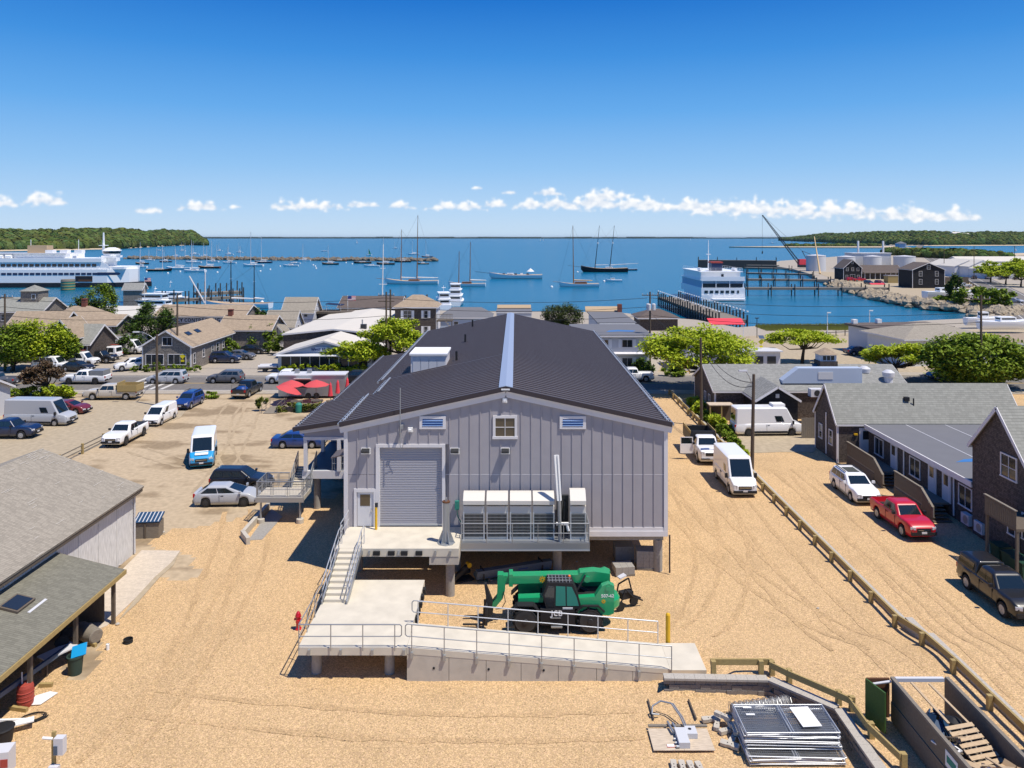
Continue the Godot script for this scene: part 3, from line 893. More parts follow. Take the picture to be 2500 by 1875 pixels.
# ---------- loading docks, stair, ramp, condenser balcony ----------
func build_docks_and_ramp() -> void:
	var u := thing("loading_dock", "cream concrete loading dock before the grey roller door of the lilac hall", "loading dock", Vector3.ZERO)
	part(u, "deck", MB.new().block(V(-9.8, 2.31, HZ + 0.02), V(-3.1, 2.75, -42.3)), M.deck_concrete)
	part(u, "corner_block", MB.new().block(V(-4.7, 1.86, -44.4), V(-3.1, 2.309, -42.32)), M.concrete)
	part(u, "column", MB.new().tube(V(-3.6, -0.3, -42.8), V(-3.6, 1.86, -42.8), 0.25, 0.25, 16), M.concrete_grey)
	part(u, "column", MB.new().tube(V(-9.3, -0.3, -43.2), V(-9.3, 2.3, -43.2), 0.25, 0.25, 16), M.concrete_grey)
	for x in [-7.55, -6.75, -6.05, -5.25]:
		part(u, "rubber_bumper", MB.new().block(V(x - 0.18, 2.42, -42.3), V(x + 0.18, 2.63, -42.16)), M.black_rubber)
	for x in [-8.35, -7.95, -6.35, -4.35, -3.55]:
		part(u, "bracket", MB.new().block(V(x - 0.05, 2.44, -42.3), V(x + 0.05, 2.66, -42.21)), M.galvanised)
	# lower dock
	var l := thing("lower_dock", "low cream concrete dock on round columns at the head of the ramp", "loading dock", Vector3.ZERO)
	part(l, "deck", MB.new().block(V(-9.65, 1.14, -41.3), V(-4.83, 1.49, -34.5)), M.deck_concrete)
	for q in [V(-9.0, 0, -35.2), V(-5.7, 0, -35.2), V(-9.0, 0, -40.5), V(-5.7, 0, -40.5)]:
		part(l, "column", MB.new().tube(q + V(0, -0.3, 0), q + V(0, 1.14, 0), 0.24, 0.22, 16), M.concrete_grey)
	for k in 5:
		part(l, "rubber_bumper", MB.new().block(V(-4.83, 1.18, -37.3 - k * 0.75), V(-4.68, 1.42, -37.65 - k * 0.75)), M.black_rubber)
	rail(l, [V(-9.6, 1.49, -38.6), V(-9.6, 1.49, -34.44), V(-5.35, 1.49, -34.44)], 1.05, 3)
	part(l, "rail_return", MB.new().path([V(-5.35, 2.54, -34.44), V(-5.12, 2.54, -34.44), V(-5.05, 2.47, -34.44), V(-5.05, 2.08, -34.44), V(-5.12, 2.015, -34.44), V(-5.35, 2.015, -34.44)], 0.025), M.galvanised)
	for k in 4: part(l, "bracket", MB.new().block(V(-9.2 + k * 1.4, 1.18, -34.5), V(-9.1 + k * 1.4, 1.42, -34.4)), M.galvanised)
	# stair between the docks
	var s := thing("dock_stair", "concrete and galvanised stair from the roller-door dock down to the low dock", "stair", Vector3.ZERO)
	for k in 9:
		var y := 1.49 + 0.14 * (k + 1)
		var z := -38.75 - 0.395 * k
		part(s, "step", MB.new().block(V(-9.55, y - 0.14, z - 0.42), V(-8.42, y, z)), M.deck_concrete)
	for x in [-9.6, -8.37]:
		part(s, "stringer", MB.new().beam(V(x, 1.5, -38.55), V(x, 2.75, -42.3), 0.06, 0.34), M.galvanised)
		rail(s, [V(x, 1.6, -38.6), V(x, 2.78, -42.2)], 1.0, 4, false, M.steel_light)
		rail(s, [V(x, 2.78, -42.2), V(x, 2.78, -43.0)], 1.0, 1, false, M.steel_light)
	rail(s, [V(-9.72, 2.78, -43.2), V(-9.72, 2.78, -45.3)], 1.0, 2, false, M.steel_light)
	# ramp
	var r := thing("concrete_ramp", "long pale concrete ramp with pipe rails sloping down from the low dock", "ramp", Vector3.ZERO)
	part(r, "slope", MB.new().prism(plan([-4.82, 1.49, 6.85, 0.52, 6.85, 0.32, -4.82, 1.2]), V(0, 0, -34.5), Vector3.RIGHT, Vector3.UP, V(0, 0, -2.2)), M.deck_concrete)
	part(r, "apron", MB.new().block(V(6.86, 0.1, -36.75), V(8.45, 0.515, -34.45)), M.deck_concrete)
	# front wall cast in panels with recessed joints
	var edges := [-4.82, -2.95, -1.3, 0.25, 1.9, 3.6, 5.2, 6.85]
	for k in edges.size() - 1:
		var a: float = edges[k]
		var b: float = edges[k + 1] - 0.02
		part(r, "wall_panel", MB.new().prism(PackedVector2Array([Vector2(a, -0.2), Vector2(b, -0.2), Vector2(b, 1.3 - (b + 4.82) * 0.0831), Vector2(a, 1.3 - (a + 4.82) * 0.0831)]), V(0, 0, -34.75), Vector3.RIGHT, Vector3.UP, V(0, 0, 0.24)), M.concrete)
	part(r, "wall_core", MB.new().prism(plan([-4.8, -0.2, 6.8, -0.2, 6.8, 0.3, -4.8, 1.19]), V(0, 0, -36.6), Vector3.RIGHT, Vector3.UP, V(0, 0, 1.84)), M.concrete_grey)
	for x in [-3.63, -1.2, 1.24]: part(r, "weep_hole", MB.new().tube(V(x, 0.5 - x * 0.02, -34.52), V(x, 0.5 - x * 0.02, -34.495), 0.055, 0.055, 12), M.ink_black)
	rail(r, [V(-4.6, 1.49, -34.44), V(6.9, 0.53, -34.44)], 1.05, 8, false, M.galvanised)
	rail(r, [V(-4.6, 1.49, -36.66), V(6.7, 0.53, -36.66)], 1.05, 8, false, M.steel_light)
	for z in [-34.44, -36.66]:
		part(r, "rail_return", MB.new().path([V(-4.6, 2.54, z), V(-4.8, 2.56, z), V(-4.88, 2.48, z), V(-4.88, 2.1, z), V(-4.8, 2.02, z), V(-4.6, 2.01, z)], 0.025), M.galvanised)
	for k in 8:
		var x := -4.6 + k * 11.5 / 8.0
		part(r, "bracket", MB.new().block(V(x - 0.06, 1.05 - (x + 4.6) * 0.083, -34.51), V(x + 0.06, 1.3 - (x + 4.6) * 0.083, -34.4)), M.galvanised)
	# condenser balcony
	var b := thing("steel_balcony", "galvanised steel balcony with rails carrying the cream condenser units", "balcony", Vector3.ZERO)
	part(b, "deck", MB.new().block(V(-3.05, 2.42, HZ + 0.06), V(4.13, 2.5, -43.72)), M.galvanised)
	part(b, "edge_beam", MB.new().block(V(-3.08, 2.1, -43.75), V(4.16, 2.5, -43.68)).block(V(-3.08, 2.08, -43.78), V(4.16, 2.12, -43.6)), M.galvanised)
	rail(b, [V(-3.05, 2.5, HZ + 0.2), V(-3.05, 2.5, -43.7), V(4.12, 2.5, -43.7), V(4.12, 2.5, HZ + 0.2)], 1.1, 5, false, M.galvanised)
	var xs := [-2.38, -1.05, 0.28, 1.59, 3.55]
	for k in 5:
		var w := 1.22 if k < 4 else 0.9
		var up := 0.0 if k < 4 else 0.15
		var c := thing("condenser_unit", ["cream condenser cabinet next to the davit post and electric box", "second cream condenser cabinet along from the davit post", "third cream condenser cabinet along from the davit post", "cream condenser cabinet beside the tall white service mast", "narrow cream condenser cabinet with a taller hood beyond the pipe gap"][k], "condenser", V(xs[k], 2.5, -44.6), 0, "condenser units on the balcony" if k < 4 else "")
		part(c, "cabinet", bx(V(0, 0.93, -0.05), V(w, 1.86, 0.7)).box(V(0, 1.9, -0.25), V(w, 0.12, 0.3)), M.unit_cream)
		part(c, "hood", MB.new().prism(plan([-0.42, 1.95, 0.42, 1.98, 0.42, 2.2, -0.1, 2.52 + up, -0.42, 2.52 + up]), V(-w * 0.5, 0, 0), Vector3.BACK, Vector3.UP, V(w, 0, 0)), M.unit_cream)
		part(c, "coil", bx(V(0, 0.78, 0.31), V(w - 0.14, 1.34, 0.03)), M.coil)
		var g := MB.new()
		for i in 16: g.box(V(-w * 0.5 + 0.1 + (w - 0.2) * i / 15.0, 0.78, 0.34), V(0.012, 1.34, 0.012))
		for i in 8: g.box(V(0, 0.13 + i * 0.185, 0.345), V(w - 0.14, 0.022, 0.014))
		part(c, "grille", g, M.galvanised).set_meta("kind", "stuff")
		for sx in [-1, 1]: part(c, "corner_post", bx(V(sx * (w * 0.5 - 0.03), 0.75, 0.325), V(0.07, 1.5, 0.06)), M.steel_light)
	var pipes := thing("refrigerant_pipes", "dark pipes and white lagged valves between the condenser cabinets", "pipework", Vector3.ZERO)
	for k in 3: part(pipes, "pipe", MB.new().path([V(2.35 + k * 0.2, 2.6, -44.8), V(2.4 + k * 0.2, 3.6 + 0.3 * k, -44.7), V(2.55 + k * 0.15, 4.4, -45.0)], 0.06, 6), M.dark_metal)
	part(pipes, "lagging", MB.new().tube(V(2.3, 3.4, -44.2), V(3.0, 3.4, -44.2), 0.09).tube(V(2.9, 3.4, -44.2), V(3.0, 3.0, -44.2), 0.09), M.paper_white)
	part(pipes, "back_panel", bx(V(2.72, 3.6, -45.2), V(0.7, 2.2, 0.2)), M.dark_metal)
	var mast := thing("service_mast", "tall white channel post leaning over the gap between condenser cabinets", "post", Vector3.ZERO)
	part(mast, "channel", MB.new().beam(V(2.38, 4.8, -43.95), V(2.22, 7.3, -44.2), 0.1, 0.09).beam(V(2.54, 4.8, -43.95), V(2.4, 7.3, -44.2), 0.1, 0.09).beam(V(2.46, 4.8, -44.0), V(2.31, 7.3, -44.25), 0.14, 0.03), M.paper_white)
	part(mast, "lower_post", MB.new().tube(V(2.5, 2.5, -43.95), V(2.46, 4.8, -43.95), 0.1, 0.1, 8), M.galvanised)
	# davit column, bollard
	var d := thing("davit_post", "stout galvanised davit post with gusset plates on the loading dock", "post", V(-3.85, 2.75, -43.1))
	part(d, "tube", MB.new().tube(V(0, 0, 0), V(0, 2.25, 0), 0.2, 0.2, 16), M.galvanised)
	part(d, "rusty_cap", MB.new().tube(V(0, 2.25, 0), V(0, 2.31, 0), 0.22, 0.22, 16), M.rust)
	part(d, "lifting_eye", bx(V(0, 2.4, 0), V(0.12, 0.2, 0.1)), M.galvanised)
	part(d, "base_plate", MB.new().lathe([Vector2(0.5, 0.0), Vector2(0.5, 0.04), Vector2(0.49, 0.045)], 8), M.galvanised)
	for k in 6:
		var bs := Basis(Vector3.UP, TAU * k / 6.0)
		part(d, "gusset", MB.new().prism(plan([0.19, 0.04, 0.47, 0.04, 0.19, 0.75]), bs * V(0, 0, 0.01), bs.x, Vector3.UP, bs.z * 0.025), M.galvanised)
	var y := thing("yellow_bollard", "slim yellow bollard beside the roller door with card reader on top", "bollard", V(-8.08, 2.75, -45.05))
	part(y, "post", MB.new().tube(Vector3.ZERO, V(0, 1.3, 0), 0.075, 0.075, 10), M.yellow_paint)
	part(y, "reader", bx(V(0.02, 1.42, 0), V(0.16, 0.24, 0.12)), M.dark_metal)
	var y2 := thing("yellow_bollard", "tall yellow bollard standing at the foot of the concrete ramp", "bollard", V(7.22, 0.3, -36.9))
	part(y2, "post", MB.new().lathe([Vector2(0.11, -0.3), Vector2(0.11, 1.48), Vector2(0.08, 1.54), Vector2(0.02, 1.57)], 14), M.yellow_paint)
	var hy := thing("fire_hydrant", "red fire hydrant standing beside the low concrete dock", "hydrant", V(-10.92, 0, -39.07))
	part(hy, "barrel", MB.new().lathe([Vector2(0.17, 0), Vector2(0.17, 0.06), Vector2(0.11, 0.08), Vector2(0.11, 0.6), Vector2(0.15, 0.62), Vector2(0.15, 0.68), Vector2(0.1, 0.82), Vector2(0.04, 0.9)], 12), M.paint_red)
	part(hy, "outlet", MB.new().tube(V(-0.2, 0.5, 0), V(0.2, 0.5, 0), 0.06, 0.06, 8).tube(V(0, 0.45, 0), V(0, 0.45, 0.2), 0.08, 0.08, 8), M.paint_red)

# ---------- vehicles: x forward, y up ----------
var wheel_cache := {}

func ring_rect(x0: float, x1: float, w: float, y: float, r: float) -> PackedVector3Array:
	# rounded rectangle, clockwise seen from above
	var p := PackedVector3Array()
	for q in [[x1 - r, w - r, 0.0], [x0 + r, w - r, 90.0], [x0 + r, -w + r, 180.0], [x1 - r, -w + r, 270.0]]:
		for k in 4:
			var t := deg_to_rad(q[2] + 30.0 * k)
			p.append(V(q[0] + r * cos(t), y, q[1] + r * sin(t)))
	return p

func table(tab: Array, x: float) -> float:
	for i in tab.size() - 1:
		if x <= tab[i + 1][0]:
			return lerpf(tab[i][1], tab[i + 1][1], clampf((x - tab[i][0]) / maxf(1e-4, tab[i + 1][0] - tab[i][0]), 0, 1))
	return tab[-1][1]

func add_wheel(car: Node3D, at: Vector3, r: float, w: float, rim: Material) -> void:
	var key := "%.2f %.2f" % [r, w]
	if not wheel_cache.has(key):
		var b := Basis(Vector3.RIGHT, PI / 2)
		var ty := MB.new()
		ty.lathe([Vector2(r * 0.62, -w * 0.5), Vector2(r * 0.93, -w * 0.5), Vector2(r, -w * 0.32), Vector2(r, w * 0.32), Vector2(r * 0.93, w * 0.5), Vector2(r * 0.62, w * 0.5)], 20, Vector3.ZERO, b)
		var ri := MB.new()
		ri.lathe([Vector2(r * 0.6, w * 0.505), Vector2(r * 0.56, w * 0.535)], 20, Vector3.ZERO, b)
		for k in 5:
			var t := TAU * k / 5.0
			ri.beam(V(0, 0, w * 0.53), V(cos(t), sin(t), 0) * r * 0.55 + V(0, 0, w * 0.53), 0.02, r * 0.2, V(-sin(t), cos(t), 0))
		ri.lathe([Vector2(r * 0.16, 0), Vector2(r * 0.12, 0.03)], 10, V(0, 0, w * 0.53), Basis(Vector3.RIGHT, PI / 2))
		var hub := MB.new()
		hub.lathe([Vector2(r * 0.61, -w * 0.505), Vector2(r * 0.61, w * 0.505)], 20, Vector3.ZERO, b)
		wheel_cache[key] = [ty.mesh(), ri.mesh(), hub.mesh()]
	var n := node(car, "wheel", at)
	part(n, "tyre", wheel_cache[key][0], M.tyre)
	part(n, "hub", wheel_cache[key][2], M.rim_dark)
	part(n, "rim", wheel_cache[key][1], rim).rotation.y = PI if at.z < 0.0 else 0.0

func vehicle(called: String, label: String, category: String, at: Vector3, turn: float, kind: String, paint: Material, o := {}, group := "") -> Node3D:
	var car := thing(called, label, category, at, turn, group)
	var d := {"l": 4.6, "w": 1.82, "h": 1.46, "hood": 0.98, "belt": 0.98, "tail": 1.02, "clear": 0.2, "r": 0.33, "fx": 1.38, "rx": -1.34, "cab": [-1.95, -1.15, 0.35, 1.25], "side": 2, "nose": 0.68}
	match kind:
		"hatch": d.merge({"l": 4.48, "w": 1.76, "h": 1.49, "hood": 0.95, "belt": 0.98, "tail": 1.08, "cab": [-2.12, -1.35, 0.2, 1.45]}, true)
		"suv": d.merge({"l": 4.65, "w": 1.86, "h": 1.72, "hood": 1.08, "belt": 1.12, "tail": 1.12, "clear": 0.24, "r": 0.36, "fx": 1.36, "rx": -1.34, "cab": [-2.27, -2.0, 0.28, 1.05], "side": 3, "nose": 0.85}, true)
		"minivan": d.merge({"l": 5.05, "w": 1.96, "h": 1.75, "hood": 1.05, "belt": 1.08, "tail": 1.08, "r": 0.34, "fx": 1.55, "rx": -1.5, "cab": [-2.47, -2.25, 0.45, 1.5], "side": 3, "nose": 0.8}, true)
		"pickup": d.merge({"l": 5.7, "w": 1.98, "h": 1.86, "hood": 1.22, "belt": 1.2, "tail": 1.2, "clear": 0.34, "r": 0.41, "fx": 1.75, "rx": -1.75, "cab": [-0.85, -0.65, 0.65, 1.15], "side": 2, "nose": 1.0, "bed": -0.95}, true)
		"van": d.merge({"l": 5.95, "w": 2.05, "h": 2.7, "hood": 1.32, "belt": 1.25, "tail": 1.25, "clear": 0.24, "r": 0.36, "fx": 1.98, "rx": -1.75, "cab": [-2.94, -2.9, 1.35, 2.1], "side": 1, "nose": 0.98, "taper": 0.9}, true)
		"lowvan": d.merge({"l": 5.4, "w": 2.0, "h": 2.1, "hood": 1.15, "belt": 1.15, "tail": 1.15, "clear": 0.24, "r": 0.36, "fx": 1.75, "rx": -1.6, "cab": [-2.66, -2.6, 0.95, 1.55], "side": 3, "nose": 0.95, "taper": 0.9}, true)
		"minicargo": d.merge({"l": 4.7, "w": 1.75, "h": 1.86, "hood": 1.12, "belt": 1.1, "tail": 1.1, "r": 0.31, "fx": 1.45, "rx": -1.45, "cab": [-2.32, -2.26, 0.7, 1.6], "side": 1, "nose": 0.8, "taper": 0.86}, true)
	d.merge(o, true)
	var hl: float = d.l * 0.5
	var hw: float = d.w * 0.5
	var r: float = d.r
	var arch := r * 1.17
	# stations along the length
	var xs := [-hl, -hl + 0.06, -hl + 0.2]
	for ax in [d.rx, d.fx]:
		for k in 9: xs.append(ax + arch * (-1.0 + 0.25 * k))
		xs.append(ax - arch - 0.01)
		xs.append(ax + arch + 0.01)
	xs.append_array([0.0, d.cab[0], d.cab[3], hl - 0.35, hl - 0.15, hl - 0.05, hl])
	if d.has("bed"): xs.append_array([d.bed, d.bed + 0.02, -hl + 0.1, -hl + 0.12])
	xs.sort()
	var tops := [[-hl, d.tail - 0.12], [-hl + 0.08, d.tail], [d.cab[0], d.belt], [d.cab[3] - 0.1, d.belt + 0.02], [d.cab[3] + 0.25, d.hood], [hl - 0.45, (d.hood + d.nose) * 0.5 + 0.08], [hl - 0.08, d.nose], [hl, d.nose - 0.12]]
	var wide := [[-hl, hw * 0.9], [-hl + 0.15, hw * 0.97], [d.rx, hw], [d.fx, hw], [hl - 0.4, hw * 0.97], [hl - 0.1, hw * 0.88], [hl, hw * 0.8]]
	var rows := []
	for x in xs:
		var yt := table(tops, x)
		var w := table(wide, x)
		var yb: float = d.clear + (0.1 if absf(x) > hl - 0.1 else 0.0)
		for ax in [d.rx, d.fx]:
			var dx := absf(x - ax)
			if dx < arch: yb = maxf(yb, r + sqrt(arch * arch - dx * dx))
		yb = minf(yb, yt - 0.08)
		var in_bed: bool = d.has("bed") and not d.has("covered") and x <= d.bed and x >= -hl + 0.11
		var fl: float = d.clear + 0.5 if in_bed else yt + 0.03
		var a := [Vector2(w * 0.95, yb), Vector2(w, yb + (yt - yb) * 0.3), Vector2(w, yb + (yt - yb) * 0.62), Vector2(w * 0.965, yt - 0.06), Vector2(w * 0.92, yt), Vector2(w * 0.84, yt if in_bed else yt + 0.012), Vector2(w * 0.83, fl if in_bed else yt + 0.014), Vector2(w * 0.4, fl)]
		var row := PackedVector3Array()
		for q in a: row.append(V(x, q.y, q.x))
		for k in range(a.size() - 1, -1, -1): row.append(V(x, a[k].y, -a[k].x))
		rows.append(row)
	var body := MB.new()
	body.grid(rows, true)
	body.ring_cap(rows[0], true)
	body.ring_cap(rows[-1], false)
	part(car, "body", body, paint)
	# cabin
	var tp: float = d.get("taper", 0.78)
	var c: Array = d.cab
	var g := MB.new()
	var base := ring_rect(c[0], c[3], hw * 0.93, d.belt - 0.03, 0.14)
	var top := ring_rect(c[1], c[2], hw * tp, d.h - 0.1, 0.16)
	var lip := ring_rect(c[1] + 0.1, c[2] - 0.1, hw * tp - 0.1, d.h - 0.02, 0.14)
	var crown := ring_rect(c[1] + 0.35, c[2] - 0.35, hw * tp - 0.32, d.h, 0.1)
	g.grid([base, top], true)
	g.grid([top, lip, crown], true)
	g.ring_cap(crown, false)
	part(car, "cabin", g, M[d.roof] if d.has("roof") else paint)
	# panes set a centimetre proud of the cabin
	var glaze := func(called_: String, A: Vector3, B: Vector3, C: Vector3, D: Vector3, u0: float, u1: float, v0: float, v1: float) -> void:
		var f := func(u: float, v: float) -> Vector3: return A.lerp(B, u).lerp(D.lerp(C, u), v)
		var nn := (B - A).cross(D - A).normalized()
		var q := MB.new()
		var p0: Vector3 = f.call(u0, v0) + nn * 0.012
		var p1: Vector3 = f.call(u1, v0) + nn * 0.012
		var p2: Vector3 = f.call(u1, v1) + nn * 0.012
		var p3: Vector3 = f.call(u0, v1) + nn * 0.012
		q.quad(p0, p3, p2, p1)
		q.quad(p0 - nn * 0.03, p1 - nn * 0.03, p2 - nn * 0.03, p3 - nn * 0.03)
		part(car, called_, q, M.car_glass)
	var yb0: float = d.belt - 0.03
	var yt0: float = d.h - 0.1
	var wb := hw * 0.93
	var wt := hw * tp
	glaze.call("windscreen", V(c[3], yb0, wb), V(c[3], yb0, -wb), V(c[2], yt0, -wt), V(c[2], yt0, wt), 0.09, 0.91, d.get("ws0", 0.08), d.get("ws1", 0.93))
	if not d.has("blind"): glaze.call("rear_window", V(c[0], yb0, -wb), V(c[0], yb0, wb), V(c[1], yt0, wt), V(c[1], yt0, -wt), 0.12, 0.88, 0.2, 0.9)
	var ns: int = d.side
	var span: Array = d.get("span", [0.08, 0.86])
	if kind == "van": span = [0.68, 0.84]
	elif kind == "minicargo": span = [0.62, 0.82]
	var v1 := 0.9 if kind != "van" else 0.52
	for k in ns:
		var u0: float = lerpf(span[0], span[1], float(k) / ns) + 0.012
		var u1: float = lerpf(span[0], span[1], float(k + 1) / ns) - 0.012
		glaze.call("side_window", V(c[0], yb0, wb), V(c[3], yb0, wb), V(c[2], yt0, wt), V(c[1], yt0, wt), u0, u1, 0.14, v1)
		glaze.call("side_window", V(c[3], yb0, -wb), V(c[0], yb0, -wb), V(c[1], yt0, -wt), V(c[2], yt0, -wt), 1.0 - u1, 1.0 - u0, 0.14, v1)
	for ax in [d.rx, d.fx]:
		for s in [-1, 1]: add_wheel(car, V(ax, r, s * (hw - 0.13)), r, 0.24, M[d.get("rim", "rim")])
	# lamps, grille, bumpers, plates, mirrors
	var ny: float = d.nose
	for s in [-1, 1]:
		part(car, "headlight", bx(V(hl - 0.1, ny - 0.1, s * hw * 0.7), V(0.2, 0.16, 0.32), Basis(Vector3.UP, -s * 0.35)), M.lamp_clear)
		part(car, "tail_light", bx(V(-hl + 0.07, d.tail - 0.22, s * hw * 0.82), V(0.16, d.get("tl", 0.26), 0.2)), M.lamp_red)
		part(car, "mirror", bx(V(c[3] - 0.3, d.belt + 0.12, s * (hw + 0.1)), V(0.14, 0.17 if d.h < 2.2 else 0.34, 0.2)), M.plastic_black if d.h > 1.8 else paint)
		part(car, "door_handle", bx(V(-0.15, d.belt - 0.14, s * hw * 0.992), V(0.2, 0.035, 0.03)), M.plastic_black)
		for q in [d.cab[3] - 0.35, -0.35]: part(car, "door_gap", bx(V(q, (d.clear + d.belt) * 0.5 + 0.08, s * hw * 0.988), V(0.014, d.belt - d.clear - 0.3, 0.05)), M.ink_black)
	part(car, "grille", bx(V(hl - 0.03, ny - 0.22, 0), V(0.09, 0.26, hw * 0.95)), M.plastic_black)
	part(car, "grille_bar", bx(V(hl + 0.005, ny - 0.2, 0), V(0.05, 0.04, hw * 0.85)), M.chrome)
	part(car, "front_bumper", bx(V(hl - 0.08, d.clear + 0.22, 0), V(0.26, 0.2, hw * 1.72)), M[d.get("bumper", "plastic_black")])
	part(car, "rear_bumper", bx(V(-hl + 0.07, d.clear + 0.24, 0), V(0.24, 0.2, hw * 1.78)), M[d.get("bumper", "plastic_black")])
	for s in [-1, 1]: part(car, "number_plate", bx(V(s * (hl + 0.045), d.clear + 0.3, 0), V(0.02, 0.13, 0.34)), M.plate)
	part(car, "underbody", MB.new().block(V(-hl + 0.25, d.clear - 0.02, -hw * 0.72), V(hl - 0.25, d.clear + 0.3, hw * 0.72)), M.plastic_black)
	if d.has("sill"): for s in [-1, 1]: part(car, "side_strip", bx(V(0, d.clear + 0.18, s * hw * 0.995), V(d.fx - d.rx - 2 * arch, 0.2, 0.04)), M.plastic_black)
	if d.has("covered"): part(car, "bed_cover", MB.new().block(V(-hl + 0.12, d.tail - 0.02, -hw * 0.82), V(d.bed, d.tail + 0.045, hw * 0.82)), M.plastic_black)
	elif d.has("bed"): part(car, "bed_liner", MB.new().block(V(-hl + 0.14, d.clear + 0.49, -hw * 0.82), V(d.bed - 0.03, d.clear + 0.53, hw * 0.82)), M.plastic_black)
	if d.has("rack"):
		var k := MB.new()
		for s in [-1, 1]: k.beam(V(c[1] + 0.3, d.h + 0.06, s * wt * 0.85), V(c[2] - 0.3, d.h + 0.06, s * wt * 0.85), 0.05, 0.05)
		part(car, "roof_rail", k, M.plastic_black)
	if d.has("sunroof"): part(car, "sunroof", bx(V((c[1] + c[2]) * 0.5 + 0.2, d.h + 0.005, 0), V(1.3, 0.016, 0.9)), M.car_glass)
	return car

func ladder(parent: Node3D, a: Vector3, b: Vector3, w: float) -> void:
	var k := MB.new()
	var s := (b - a).cross(Vector3.UP).normalized() * w * 0.5
	k.beam(a - s, b - s, 0.04, 0.07)
	k.beam(a + s, b + s, 0.04, 0.07)
	for i in range(1, 12): k.tube(a.lerp(b, i / 12.0) - s, a.lerp(b, i / 12.0) + s, 0.015, 0.015, 4)
	part(parent, "ladder", k, M.barrel_red)

